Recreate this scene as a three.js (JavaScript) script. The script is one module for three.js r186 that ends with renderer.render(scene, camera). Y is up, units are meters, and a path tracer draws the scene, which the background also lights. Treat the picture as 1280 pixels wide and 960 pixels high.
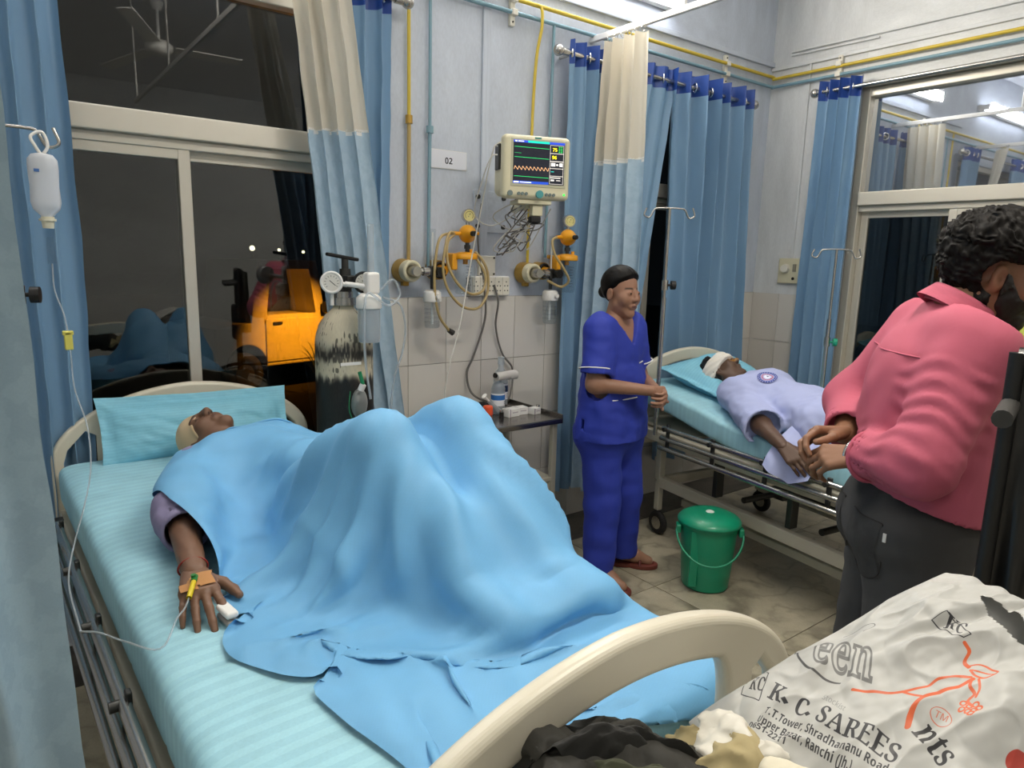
import * as THREE from 'three';
import { RoundedBoxGeometry } from 'three/addons/geometries/RoundedBoxGeometry.js';
import { mergeGeometries, toCreasedNormals } from 'three/addons/utils/BufferGeometryUtils.js';
import { ImprovedNoise } from 'three/addons/math/ImprovedNoise.js';
import { RectAreaLightUniformsLib } from 'three/addons/lights/RectAreaLightUniformsLib.js';

// ---------------------------------------------------------------- camera, sky, lights, exposure
const scene = new THREE.Scene();
const camera = new THREE.PerspectiveCamera(2 * Math.atan(480 / 860) * 180 / Math.PI, 1280 / 960, 0.02, 200);
camera.position.set(0, 1.5, 0);
camera.rotation.order = 'YXZ';
camera.rotation.set(-10.47 * Math.PI / 180, -37.05 * Math.PI / 180, 1.5 * Math.PI / 180);
scene.add(camera);
scene.background = new THREE.Color().setRGB(0.0022, 0.0026, 0.0034);   // night sky
const renderer = new THREE.WebGLRenderer({ antialias: true });
renderer.toneMapping = THREE.LinearToneMapping;
renderer.toneMappingExposure = 2.55;
renderer.shadowMap.enabled = true;
RectAreaLightUniformsLib.init();
// fluorescent tubes: [x, y, z, direction the tube faces, length axis, light intensity]
const TUBES = [
  { p: [2.66, 2.93, -2.82], n: [0, 0, 1], along: [1, 0, 0], L: 1.2, I: 52, where: 'on the back wall above the second bed' },
  { p: [0.42, 3.0, -2.82], n: [0, 0, 1], along: [1, 0, 0], L: 1.2, I: 36, where: 'on the back wall above the sliding window' },
  { p: [1.57, 3.27, -0.5], n: [0, -1, 0], along: [1, 0, 0], L: 1.2, I: 60, where: 'on the ceiling between the two beds' },
  { p: [3.4, 3.27, 1.6], n: [0, -1, 0], along: [1, 0, 0], L: 1.2, I: 36, where: 'added as unseen fill on the ceiling by the far end of the ward' },  // unseen fill tube, added to light the foreground from behind the viewer
  { p: [-1.6, 3.27, 0.8], n: [0, -1, 0], along: [0, 0, 1], L: 1.2, I: 32, where: 'added as unseen fill on the ceiling near the left wall' },  // extra unseen tube, added to brighten the front curtain and bed side
];
// ---------------------------------------------------------------- helpers
const V = (x, y, z) => new THREE.Vector3(x, y, z);
const lerp = (a, b, t) => a + (b - a) * t;
const clamp = (x, a, b) => x < a ? a : x > b ? b : x;
const sstep = (a, b, x) => { const t = clamp((x - a) / (b - a), 0, 1); return t * t * (3 - 2 * t); };
function rngf(s) { return () => { s |= 0; s = s + 0x6D2B79F5 | 0; let t = Math.imul(s ^ s >>> 15, 1 | s); t = t + Math.imul(t ^ t >>> 7, 61 | t) ^ t; return ((t ^ t >>> 14) >>> 0) / 4294967296; }; }
const NZ = new ImprovedNoise();
const noise = (x, y, z) => NZ.noise(x + 31.7, y + 17.3, z + 53.1);
const fbm = (x, y, z, o = 4) => { let s = 0, a = 0.5; for (let i = 0; i < o; i++) { s += a * noise(x, y, z); x = x * 2.03 + 7; y = y * 2.03 + 3; z = z * 2.03 + 11; a *= 0.5; } return s; };
const taken = {};
function numbered(n) { if (taken[n] === undefined) { taken[n] = 0; return n; } taken[n]++; return n + '_' + String(taken[n]).padStart(3, '0'); }
function thing(name, label, category, pos = [0, 0, 0], turn = 0, group) {
  const o = new THREE.Group(); o.name = numbered(name); o.position.set(...pos); o.rotation.y = turn;
  o.userData = { label, category }; if (group) o.userData.group = group; scene.add(o); return o;
}
function tag(o, label, category, group, kind) { o.userData.label = label; o.userData.category = category; if (group) o.userData.group = group; if (kind) o.userData.kind = kind; return o; }
function clean(g) { const c = g.index ? g.toNonIndexed() : g; for (const k of Object.keys(c.attributes)) if (!['position', 'normal', 'uv'].includes(k)) c.deleteAttribute(k); if (!c.attributes.uv) c.setAttribute('uv', new THREE.BufferAttribute(new Float32Array(c.attributes.position.count * 2), 2)); return c; }
function merge(gs) { return Array.isArray(gs) ? (gs.length === 1 ? gs[0] : mergeGeometries(gs.map(clean))) : gs; }
function obj(name, geos, m, parent = scene) {
  const o = new THREE.Mesh(merge(geos), m); o.name = parent === scene ? numbered(name) : name; o.castShadow = o.receiveShadow = true; parent.add(o); return o;
}
function struct(name, geos, m) { const o = obj(name, geos, m); o.userData.kind = 'structure'; return o; }
const label = (o, l) => { o.userData.label = l; return o; };
// geometry
const box = (w, h, d, x = 0, y = 0, z = 0) => new THREE.BoxGeometry(w, h, d).translate(x, y, z);
const rbox = (w, h, d, r = 0.005, x = 0, y = 0, z = 0, s = 2) => new RoundedBoxGeometry(w, h, d, s, Math.min(r, w / 2.01, h / 2.01, d / 2.01)).translate(x, y, z);
const cyl = (r1, r2, h, x = 0, y = 0, z = 0, n = 24) => new THREE.CylinderGeometry(r1, r2, h, n).translate(x, y, z);
function rod(a, b, r, n = 12, r2 = r) {
  const A = V(...a), B = V(...b), d = B.clone().sub(A), L = d.length();
  const g = new THREE.CylinderGeometry(r2, r, L, n); g.applyQuaternion(new THREE.Quaternion().setFromUnitVectors(V(0, 1, 0), d.normalize()));
  return g.translate((a[0] + b[0]) / 2, (a[1] + b[1]) / 2, (a[2] + b[2]) / 2);
}
const sph = (r, x = 0, y = 0, z = 0, n = 20) => new THREE.SphereGeometry(r, n, Math.round(n * 0.7)).translate(x, y, z);
function tube(pts, r, seg = 0, n = 8, closed = false) {
  const c = new THREE.CatmullRomCurve3(pts.map(p => V(...p)), closed, 'centripetal');
  return new THREE.TubeGeometry(c, seg || pts.length * 8, r, n, closed);
}
const lathe = (pts, n = 32) => new THREE.LatheGeometry(pts.map(p => new THREE.Vector2(p[0], p[1])), n);
const torus = (R, r, n = 20, m = 8) => new THREE.TorusGeometry(R, r, m, n);
function shapeOf(pts) { const s = new THREE.Shape(); pts.forEach((p, i) => i ? s.lineTo(p[0], p[1]) : s.moveTo(p[0], p[1])); s.closePath(); return s; }
function extr(shape, depth, bevel = 0, seg = 2, curveSegments = 16) { return new THREE.ExtrudeGeometry(shape, { depth, bevelEnabled: bevel > 0, bevelThickness: bevel, bevelSize: bevel, bevelSegments: seg, curveSegments }); }
const tf = (g, { p = [0, 0, 0], r = [0, 0, 0], s = 1 } = {}) => { const e = new THREE.Euler(...r); const m = new THREE.Matrix4().compose(V(...p), new THREE.Quaternion().setFromEuler(e), Array.isArray(s) ? V(...s) : V(s, s, s)); return g.clone().applyMatrix4(m); };
// surface from a function (u, v) -> [x, y, z]
function surf(f, nu, nv, closeU = false) {
  const pos = [], uv = [], idx = [];
  for (let j = 0; j <= nv; j++) for (let i = 0; i <= nu; i++) { const p = f(i / nu, j / nv); pos.push(p[0], p[1], p[2]); uv.push(i / nu, 1 - j / nv); }
  for (let j = 0; j < nv; j++) for (let i = 0; i < nu; i++) { const a = j * (nu + 1) + i, b = a + 1, c = a + nu + 1, d = c + 1; idx.push(a, c, b, b, c, d); }
  const g = new THREE.BufferGeometry(); g.setAttribute('position', new THREE.Float32BufferAttribute(pos, 3)); g.setAttribute('uv', new THREE.Float32BufferAttribute(uv, 2)); g.setIndex(idx); g.computeVertexNormals(); return g;
}
// signed distance field -> mesh (surface nets), evaluated in blocks near the surface only
function sdfMesh(f, mn, mx, cell, colorFn) {
  const B = 4, n = [0, 1, 2].map(k => Math.ceil((mx[k] - mn[k]) / cell / B) * B + 1), nx = n[0], ny = n[1], nz = n[2];
  const F = new Float32Array(nx * ny * nz).fill(1e3), id = (i, j, k) => (k * ny + j) * nx + i, lim = B * cell * 1.45;
  for (let k = 0; k < nz - 1; k += B) for (let j = 0; j < ny - 1; j += B) for (let i = 0; i < nx - 1; i += B) {
    const d = f(mn[0] + (i + B / 2) * cell, mn[1] + (j + B / 2) * cell, mn[2] + (k + B / 2) * cell);
    const far = Math.abs(d) > lim;
    for (let c = 0; c <= B; c++) for (let b = 0; b <= B; b++) for (let a = 0; a <= B; a++) {
      const q = id(i + a, j + b, k + c);
      if (far) { if (F[q] === 1e3 || Math.abs(F[q]) > 900) F[q] = d > 0 ? 999 : -999; }
      else if (Math.abs(F[q]) > 900) F[q] = f(mn[0] + (i + a) * cell, mn[1] + (j + b) * cell, mn[2] + (k + c) * cell);
    }
  }
  const vid = new Int32Array(nx * ny * nz).fill(-1), pos = [], idx = [];
  for (let k = 0; k < nz - 1; k++) for (let j = 0; j < ny - 1; j++) for (let i = 0; i < nx - 1; i++) {
    let neg = 0, sx = 0, sy = 0, sz = 0, c = 0; const q = id(i, j, k);
    const v = [F[q], F[q + 1], F[q + nx], F[q + nx + 1], F[q + nx * ny], F[q + nx * ny + 1], F[q + nx * ny + nx], F[q + nx * ny + nx + 1]];
    for (let m = 0; m < 8; m++) if (v[m] < 0) neg++;
    if (neg === 0 || neg === 8) continue;
    for (const [a, b] of EDGES) if ((v[a] < 0) !== (v[b] < 0)) {
      const t = clamp(v[a] / (v[a] - v[b]), 0.02, 0.98);
      sx += lerp(a & 1, b & 1, t); sy += lerp(a >> 1 & 1, b >> 1 & 1, t); sz += lerp(a >> 2 & 1, b >> 2 & 1, t); c++;
    }
    vid[q] = pos.length / 3; pos.push(mn[0] + (i + sx / c) * cell, mn[1] + (j + sy / c) * cell, mn[2] + (k + sz / c) * cell);
  }
  for (let k = 1; k < nz - 1; k++) for (let j = 1; j < ny - 1; j++) for (let i = 1; i < nx - 1; i++) {
    const q = id(i, j, k), a = F[q] < 0;
    const quad = (p0, p1, p2, p3, fl) => { if (p0 < 0 || p1 < 0 || p2 < 0 || p3 < 0) return; if (fl) idx.push(p0, p1, p2, p0, p2, p3); else idx.push(p0, p2, p1, p0, p3, p2); };
    if (a !== (F[q + 1] < 0)) quad(vid[q - nx - nx * ny], vid[q - nx * ny], vid[q], vid[q - nx], a);
    if (a !== (F[q + nx] < 0)) quad(vid[q - 1 - nx * ny], vid[q - 1], vid[q], vid[q - nx * ny], a);
    if (a !== (F[q + nx * ny] < 0)) quad(vid[q - 1 - nx], vid[q - nx], vid[q], vid[q - 1], a);
  }
  const g = new THREE.BufferGeometry(); g.setAttribute('position', new THREE.Float32BufferAttribute(pos, 3)); g.setIndex(idx); g.computeVertexNormals();
  if (colorFn) { const col = []; for (let i = 0; i < pos.length; i += 3) { const c = colorFn(pos[i], pos[i + 1], pos[i + 2]); col.push(c[0], c[1], c[2]); } g.setAttribute('color', new THREE.Float32BufferAttribute(col, 3)); }
  return g;
}
const EDGES = [[0, 1], [2, 3], [4, 5], [6, 7], [0, 2], [1, 3], [4, 6], [5, 7], [0, 4], [1, 5], [2, 6], [3, 7]];
const smin = (a, b, k) => { const h = Math.max(k - Math.abs(a - b), 0) / k; return Math.min(a, b) - h * h * k * 0.25; };
const smax = (a, b, k) => -smin(-a, -b, k);
// tapered capsule; optional flattening along unit vector n by factor s (< 1 = thinner)
function bone(a, b, ra, rb = ra, flat) {
  const bx = b[0] - a[0], by = b[1] - a[1], bz = b[2] - a[2], L2 = bx * bx + by * by + bz * bz + 1e-9;
  return (x, y, z) => {
    let px = x - a[0], py = y - a[1], pz = z - a[2]; const t = clamp((px * bx + py * by + pz * bz) / L2, 0, 1);
    px -= bx * t; py -= by * t; pz -= bz * t;
    if (flat) { const d = (px * flat[0] + py * flat[1] + pz * flat[2]) * (1 / flat[3] - 1); px += flat[0] * d; py += flat[1] * d; pz += flat[2] * d; return (Math.sqrt(px * px + py * py + pz * pz) - lerp(ra, rb, t)) * 0.8; }
    return Math.sqrt(px * px + py * py + pz * pz) - lerp(ra, rb, t);
  };
}
const union = (list, k) => (x, y, z) => { let d = list[0](x, y, z); for (let i = 1; i < list.length; i++) d = smin(d, list[i](x, y, z), k); return d; };
const ell = (c, r) => (x, y, z) => { const a = (x - c[0]) / r[0], b = (y - c[1]) / r[1], d = (z - c[2]) / r[2], k = Math.sqrt(a * a + b * b + d * d); return (k - 1) * Math.min(r[0], r[1], r[2]) * 0.9; };
const add3 = (a, b, s = 1) => [a[0] + b[0] * s, a[1] + b[1] * s, a[2] + b[2] * s];
const sub3 = (a, b) => [a[0] - b[0], a[1] - b[1], a[2] - b[2]];
const mix3 = (a, b, t) => [lerp(a[0], b[0], t), lerp(a[1], b[1], t), lerp(a[2], b[2], t)];
const nrm3 = a => { const l = Math.hypot(...a) || 1; return [a[0] / l, a[1] / l, a[2] / l]; };
const crs3 = (a, b) => [a[1] * b[2] - a[2] * b[1], a[2] * b[0] - a[0] * b[2], a[0] * b[1] - a[1] * b[0]];
const dot3 = (a, b) => a[0] * b[0] + a[1] * b[1] + a[2] * b[2];
// textures
function canvasTex(w, h, draw, opt = {}) {
  const c = document.createElement('canvas'); c.width = w; c.height = h; const g = c.getContext('2d'); draw(g, w, h);
  const t = new THREE.CanvasTexture(c); if (!opt.linear) t.colorSpace = THREE.SRGBColorSpace; t.wrapS = t.wrapT = opt.clamp ? THREE.ClampToEdgeWrapping : THREE.RepeatWrapping; t.magFilter = THREE.LinearFilter; if (opt.repeat) t.repeat.set(...opt.repeat); return t;
}
function pixTex(w, h, fn, opt = {}) {
  const d = new Uint8Array(w * h * 4);
  for (let j = 0; j < h; j++) for (let i = 0; i < w; i++) { const c = fn(i / w, j / h, i, j), o = (j * w + i) * 4; d[o] = clamp(c[0], 0, 255); d[o + 1] = clamp(c[1], 0, 255); d[o + 2] = clamp(c[2], 0, 255); d[o + 3] = c[3] === undefined ? 255 : c[3]; }
  const t = new THREE.DataTexture(d, w, h); if (!opt.linear) t.colorSpace = THREE.SRGBColorSpace; t.wrapS = t.wrapT = opt.clamp ? THREE.ClampToEdgeWrapping : THREE.RepeatWrapping; t.magFilter = THREE.LinearFilter; t.minFilter = THREE.LinearMipmapLinearFilter; t.generateMipmaps = true; if (opt.repeat) t.repeat.set(...opt.repeat); t.needsUpdate = true; return t;
}
const std = (color, roughness = 0.6, o = {}) => new THREE.MeshStandardMaterial({ color, roughness, side: THREE.DoubleSide, ...o });
const phy = (color, roughness = 0.6, o = {}) => new THREE.MeshPhysicalMaterial({ color, roughness, side: THREE.DoubleSide, ...o });
// tileable value noise for textures
function tnoise(u, v, n, seed) {
  const h = (i, j) => { let a = Math.imul(((i % n) + n) % n + 1, 374761393) ^ Math.imul(((j % n) + n) % n + 1, 668265263) ^ Math.imul(seed + 1, 1274126177); a = Math.imul(a ^ a >>> 13, 1274126177); return ((a ^ a >>> 16) >>> 0) / 4294967296; };
  const x = u * n, y = v * n, i = Math.floor(x), j = Math.floor(y), fx = x - i, fy = y - j, a = fx * fx * (3 - 2 * fx), b = fy * fy * (3 - 2 * fy);
  return lerp(lerp(h(i, j), h(i + 1, j), a), lerp(h(i, j + 1), h(i + 1, j + 1), a), b);
}
const tf4 = (u, v, n, s) => (tnoise(u, v, n, s) * 8 + tnoise(u, v, n * 2, s + 1) * 4 + tnoise(u, v, n * 4, s + 2) * 2 + tnoise(u, v, n * 8, s + 3)) / 15;
// ---------------------------------------------------------------- materials
const weave = pixTex(64, 64, (u, v, i, j) => { const a = ((i >> 1) + (j >> 1)) % 2 ? 150 : 105, n = tnoise(u, v, 64, 3) * 40; return [a + n, a + n, a + n]; }, { linear: true, repeat: [60, 60] });
const blotch = pixTex(256, 256, (u, v) => { const n = tf4(u, v, 6, 11); const k = 228 + 27 * n + 10 * (tnoise(u, v, 128, 5) - 0.5); return [k, k, k]; }, { repeat: [2, 2] });
const M = {};
M.wall = std(0xced6e2, 0.55, { map: blotch });
M.wallR = std(0xe2e4e4, 0.55, { map: blotch });
M.ceil = std(0xdfe1e6, 0.8);
M.tile = [0xd9d4cc, 0xd5d0c8, 0xdcd8d0].map(c => phy(c, 0.22, { clearcoat: 0.3, clearcoatRoughness: 0.15 }));
M.grout = std(0x9a948a, 0.9);
M.pvc = std(0xe4e0d2, 0.45);
M.trim = std(0xe4e4e0, 0.5);
M.alu = std(0xcfcabd, 0.38, { metalness: 0.35 });
M.steel = std(0xb9b7b2, 0.26, { metalness: 0.95 });
M.chrome = std(0xdedede, 0.12, { metalness: 1 });
M.darkSteel = std(0x4a4a48, 0.45, { metalness: 0.8 });
M.yellowPipe = std(0xd2b73e, 0.45); M.ochrePipe = std(0xb39a5e, 0.5);
M.bluePipe = std(0x7da0ae, 0.45); M.blueDark = std(0x5788a0, 0.45);
M.ivory = phy(0xd9d3c0, 0.38, { clearcoat: 0.25, clearcoatRoughness: 0.3 });
M.cream = std(0xd6d0b2, 0.5);
M.paint = std(0xb7b2a2, 0.5);
M.black = std(0x111112, 0.5); M.rubber = std(0x1b1a1a, 0.75);
M.white = std(0xe9e8e4, 0.4);
M.yellow = phy(0xe8a013, 0.35, { clearcoat: 0.3 });
M.brass = std(0xb79343, 0.4, { metalness: 0.5 });
M.glassJar = phy(0xeef2f4, 0.06, { transmission: 1, thickness: 0, ior: 1.45 });
M.clear = phy(0xf6f9fa, 0.1, { transmission: 1, thickness: 0, ior: 1.35 });
M.soft = phy(0xe8eef2, 0.35, { transmission: 0.75, thickness: 0, ior: 1.4 });
M.hose = phy(0xc9b27c, 0.3, { transmission: 0.3, thickness: 0 });
M.pane = phy(0xb9bdba, 0.015, { transmission: 1, thickness: 0, ior: 1.75 });
M.paneMirror = phy(0xc3c7cd, 0.02, { metalness: 0.9, transmission: 0.0 });
M.wire = std(0xcac8c0, 0.5); M.wireDark = std(0x6d6a66, 0.55);
// ---------------------------------------------------------------- room shell
const ZB = -2.9, XR = 4.3, CEIL = 3.35, XL = -2.6, ZF = 3.4, TH = 0.2;
function wallBoxesZ(z0, z1, x0, x1, y0, y1, holes) {   // wall in the xy plane with rectangular openings
  const out = [], xs = [x0, x1, ...holes.flatMap(h => [h[0], h[1]])].sort((a, b) => a - b);
  for (let i = 0; i < xs.length - 1; i++) {
    const a = xs[i], b = xs[i + 1]; if (b - a < 1e-6) continue; let y = y0; const m = (a + b) / 2;
    for (const h of holes.filter(h => m > h[0] && m < h[1]).sort((p, q) => p[2] - q[2])) { if (h[2] > y) out.push(box(b - a, h[2] - y, z1 - z0, m, (y + h[2]) / 2, (z0 + z1) / 2)); y = h[3]; }
    if (y1 > y) out.push(box(b - a, y1 - y, z1 - z0, m, (y + y1) / 2, (z0 + z1) / 2));
  }
  return out;
}
const W1 = [-0.75, 1.3, 0.5, 2.5], W2 = [2.75, 3.78, 0.75, 2.6], W3 = [-2.26, -0.2, 0.55, 2.545];
const wallBack = struct('wall_back', wallBoxesZ(ZB - TH, ZB, XL, XR + TH, 0, CEIL, [W1, W2]), M.wall);
const wallRight = struct('wall_right', wallBoxesZ(XR, XR + TH, -ZF - 0.2, -ZB, 0, CEIL, [[-W3[1], -W3[0], W3[2], W3[3]]]).map(g => g.rotateY(Math.PI / 2).translate(0, 0, 0)).map(g => { // rotate the built wall into the yz plane
  g.computeBoundingBox(); return g; }), M.wallR);
struct('wall_left', [box(TH, CEIL, ZF - ZB, XL - TH / 2, CEIL / 2, (ZF + ZB) / 2)], M.wallR);
struct('wall_front', [box(XR - XL + 2 * TH, CEIL, TH, (XR + XL) / 2, CEIL / 2, ZF + TH / 2)], M.wallR);
struct('ceiling', [box(XR - XL + 2 * TH, 0.15, ZF - ZB + 2 * TH, (XR + XL) / 2, CEIL + 0.075, (ZF + ZB) / 2)], M.ceil);
// floor: marble slabs, each a piece of its own, dark border slabs along the back wall
const marble = (seed, base, vein) => pixTex(384, 384, (u, v) => {
  const w = tf4(u, v, 4, seed) * 1.1, n = tf4(u, v, 8, seed + 9), a = Math.abs(Math.sin((v * 3 + u * 0.6 + w * 2.2) * Math.PI)), vv = Math.pow(1 - a, 2.5), s = sstep(0.55, 0.75, tf4(u, v, 5, seed + 20)), f = tnoise(u, v, 160, seed + 4);
  const k = 0.88 + 0.18 * n + 0.06 * (f - 0.5) - 0.2 * s; return [0, 1, 2].map(c => lerp(base[c] * k, vein[c], clamp(vv * 0.28 * (0.4 + n), 0, 1)));
});
M.slab = [1, 2, 3].map(s => phy(0xffffff, 0.3, { map: marble(s * 40, [176, 168, 146], [66, 62, 48]) }));
M.slabDark = [5, 6].map(s => phy(0xffffff, 0.35, { map: marble(s * 40, [84, 78, 70], [44, 40, 36]) }));
const floor = struct('floor', [box(XR - XL, 0.12, ZF - ZB, (XR + XL) / 2, -0.065, (ZF + ZB) / 2)], std(0x5a5548, 0.9));
{
  const r = rngf(5), S = 0.62, gm = new THREE.BoxGeometry(S - 0.004, 0.008, S - 0.004);
  for (let x = XL + S / 2, i = 0; x < XR - 0.1; x += S, i++) {
    const b = obj('floor_slab', new THREE.BoxGeometry(S - 0.004, 0.008, 0.3), M.slabDark[i % 2], floor); b.position.set(x, -0.003, ZB + 0.152);
    for (let z = ZB + 0.305 + S / 2; z < ZF; z += S) { const o = obj('floor_slab', gm, M.slab[Math.floor(r() * 3)], floor); o.position.set(x, -0.003, z); o.rotation.y = Math.floor(r() * 2) * Math.PI; }
  }
}
// wall tiles (each a piece)
{
  const tw = 0.21, th = 0.325, g = new THREE.BoxGeometry(tw - 0.003, th - 0.003, 0.008), r = rngf(9);
  const put = (parent, x, y, z, ry, w = 1, h = 1) => { const o = obj('tile', g, M.tile[Math.floor(r() * 3)], parent); o.position.set(x, y, z); o.rotation.y = ry; o.scale.set(w, h, 1); };
  struct('trim_1', wallBoxesZ(ZB, ZB + 0.004, 1.3, XR, 0, 1.3, [[W2[0], W2[1], W2[2], 1.4]]), M.grout);
  for (let i = -2; i < 14; i++) for (let j = 0; j < 4; j++) {
    const x0 = 1.557 + i * tw, x1 = Math.min(x0 + tw, XR), xa = Math.max(x0, 1.3); if (x1 - xa < 0.02) continue;
    let y0 = j * th, y1 = y0 + th; const xm = (xa + x1) / 2; if (xm > W2[0] && xm < W2[1]) { if (y0 >= W2[2] - 0.02) continue; y1 = Math.min(y1, W2[2]); }
    put(wallBack, xm, (y0 + y1) / 2, ZB + 0.006, 0, (x1 - xa) / tw, (y1 - y0) / th);
  }
  for (let i = 0; i < 12; i++) for (let j = 0; j < 4; j++) { const z = ZB + 0.105 + i * tw; let y0 = j * th, y1 = y0 + th; if (z > W3[0] - 0.02) { if (y0 >= W3[2]) continue; y1 = Math.min(y1, W3[2]); } put(wallRight, XR - 0.006, (y0 + y1) / 2, z, Math.PI / 2, 1, (y1 - y0) / th); }
}
// windows
function windowFrame(name, x0, x1, y0, y1, tr0, tr1, mull, { glassTop, glassLow, depth = 0.09, split = true } = {}) {
  const w = new THREE.Group(); w.name = name; w.userData.kind = 'structure'; scene.add(w); const f = 0.05, cx = (x0 + x1) / 2, W = x1 - x0;
  obj('window_frame', [rbox(f, y1 - y0, depth, 0.006, x0 + f / 2, (y0 + y1) / 2, 0), rbox(f, y1 - y0, depth, 0.006, x1 - f / 2, (y0 + y1) / 2, 0), rbox(W - 0.004, f, depth - 0.006, 0.006, cx, y1 - f / 2 - 0.002, 0), rbox(W - 0.004, f, depth - 0.006, 0.006, cx, y0 + f / 2 + 0.002, 0)], M.alu, w);
  obj('transom', [rbox(W - 2 * f, tr1 - tr0, depth + 0.03, 0.006, cx, (tr0 + tr1) / 2, 0.01), rbox(W - 2 * f, 0.035, depth * 0.8, 0.004, cx, tr0 - 0.0175, 0.004)], M.alu, w);
  const sash = (a, b, z) => { const s = obj('sash', [rbox(0.044, tr0 - y0 - 0.04, 0.03, 0.004, a + 0.022, (tr0 + y0) / 2 + 0.005, z), rbox(0.044, tr0 - y0 - 0.04, 0.03, 0.004, b - 0.022, (tr0 + y0) / 2 + 0.005, z), rbox(b - a - 0.006, 0.042, 0.026, 0.004, (a + b) / 2, tr0 - 0.05, z), rbox(b - a - 0.006, 0.05, 0.026, 0.004, (a + b) / 2, y0 + 0.07, z)], M.alu, w);
    obj('pane', box(b - a - 0.08, tr0 - y0 - 0.12, 0.004, (a + b) / 2, (tr0 + y0) / 2 - 0.01, z), glassLow, s); };
  const xs = [x0 + f, ...mull, x1 - f];
  for (let i = 0; i < xs.length - 1; i++) sash(xs[i] - (i ? 0.022 : 0), xs[i + 1] + (i < xs.length - 2 ? 0.022 : 0), i % 2 ? 0.02 : -0.018);
  obj('pane', box(W - 2 * f, y1 - f - tr1, 0.005, cx, (y1 - f + tr1) / 2, -0.01), glassTop, w);
  return w;
}
const win1 = windowFrame('window_1', W1[0], W1[1], W1[2], W1[3], 1.90, 1.985, [-0.03, 0.625], { glassTop: M.pane, glassLow: M.pane });
win1.position.z = ZB - 0.06;
const win2 = windowFrame('window_2', W2[0], W2[1], W2[2], W2[3], 1.88, 1.96, [3.26], { glassTop: M.pane, glassLow: M.pane });
win2.position.z = ZB - 0.1;
const win3 = windowFrame('window_3', W3[0], W3[1], W3[2], W3[3], 1.86, 1.94, [-1.68, -0.9], { glassTop: M.paneMirror, glassLow: M.pane });
win3.rotation.y = -Math.PI / 2; win3.position.set(XR + 0.03, 0, 0);
struct('trim_2', [box(W3[1] - W3[0] + 0.04, 0.02, 0.05, -(W3[0] + W3[1]) / 2, W3[3] + 0.01, 0.0)].map(g => g.rotateY(Math.PI / 2)).map(g => g.translate(XR - 0.02, 0, 0)), M.alu);
// surface casing (plastic conduit) lines near the ceiling
struct('trim_3', [rbox(XR - 1.35, 0.03, 0.018, 0.004, (XR + 1.35) / 2, 2.795, ZB + 0.009), rbox(0.045, 2.79 - 1.3, 0.014, 0.004, 1.98, 2.045, ZB + 0.007)], M.wall);
struct('trim_4', [rbox(0.016, 0.022, ZF - ZB, 0.004, XR - 0.008, 2.765, (ZF + ZB) / 2), rbox(0.014, 1.22, 0.014, 0.004, XR - 0.007, 2.15, -2.62)], M.wallR);
struct('trim_5', [rod([XR - 0.01, 2.85, -2.76], [XR - 0.01, 2.83, -0.6], 0.006), rod([XR - 0.01, 2.83, -2.76], [XR - 0.01, 2.82, -2.2], 0.005)], M.wallR);
// ---------------------------------------------------------------- tube lights
for (const t of TUBES) {
  const g = thing('tube_light', 'white fluorescent tube batten ' + t.where, 'tube light', t.p); const A = V(...t.along), N = V(...t.n), B = A.clone().cross(N);
  g.quaternion.setFromRotationMatrix(new THREE.Matrix4().makeBasis(A, B.multiplyScalar(-1).cross(A).lengthSq() ? N.clone().cross(A) : B, N));
  obj('batten', [rbox(t.L + 0.06, 0.05, 0.045, 0.006, 0, 0, -0.055)], M.white, g);
  for (const s of [-1, 1]) obj('lamp_holder', [rbox(0.025, 0.045, 0.06, 0.006, s * (t.L / 2 + 0.012), 0, -0.01)], M.white, g);
  obj('tube', [rod([-t.L / 2, 0, 0], [t.L / 2, 0, 0], 0.014, 16)], new THREE.MeshStandardMaterial({ color: 0xffffff, emissive: 0xf6f8ff, emissiveIntensity: 9 }), g);
  const l = new THREE.RectAreaLight(0xfff6e6, t.I, t.L, 0.07); l.position.copy(g.position).addScaledVector(N, 0.03); l.lookAt(l.position.clone().add(N)); l.castShadow = true; scene.add(l);
}
// ---------------------------------------------------------------- beds
const bedShape = () => {
  const hw = 0.445, s = new THREE.Shape();
  s.moveTo(-hw + 0.02, 0.46); s.lineTo(-hw, 0.50); s.lineTo(-hw, 0.76); s.bezierCurveTo(-hw, 0.87, -0.24, 0.985, 0, 0.99); s.bezierCurveTo(0.24, 0.985, hw, 0.87, hw, 0.76); s.lineTo(hw, 0.50); s.lineTo(hw - 0.02, 0.46); s.closePath();
  const c = new THREE.Path(); c.moveTo(-0.235, 0.71); c.quadraticCurveTo(0, 0.835, 0.235, 0.71); c.quadraticCurveTo(0.277, 0.705, 0.272, 0.79); c.quadraticCurveTo(0.27, 0.87, 0.235, 0.90); c.quadraticCurveTo(0, 0.98, -0.235, 0.90); c.quadraticCurveTo(-0.27, 0.87, -0.272, 0.79); c.quadraticCurveTo(-0.277, 0.705, -0.235, 0.71); s.holes.push(c);
  for (const q of [-1, 1]) { const h = new THREE.Path(), pts = [[0.318, 0.64], [0.418, 0.62], [0.422, 0.755], [0.408, 0.80], [0.35, 0.862], [0.314, 0.84]].map(p => [q * p[0], p[1]]); h.moveTo(...pts[0]); h.quadraticCurveTo(q * 0.375, 0.60, ...pts[1]); h.lineTo(...pts[2]); h.lineTo(...pts[3]); h.lineTo(...pts[4]); h.lineTo(...pts[5]); h.closePath(); s.holes.push(h); }
  return s;
};
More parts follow.
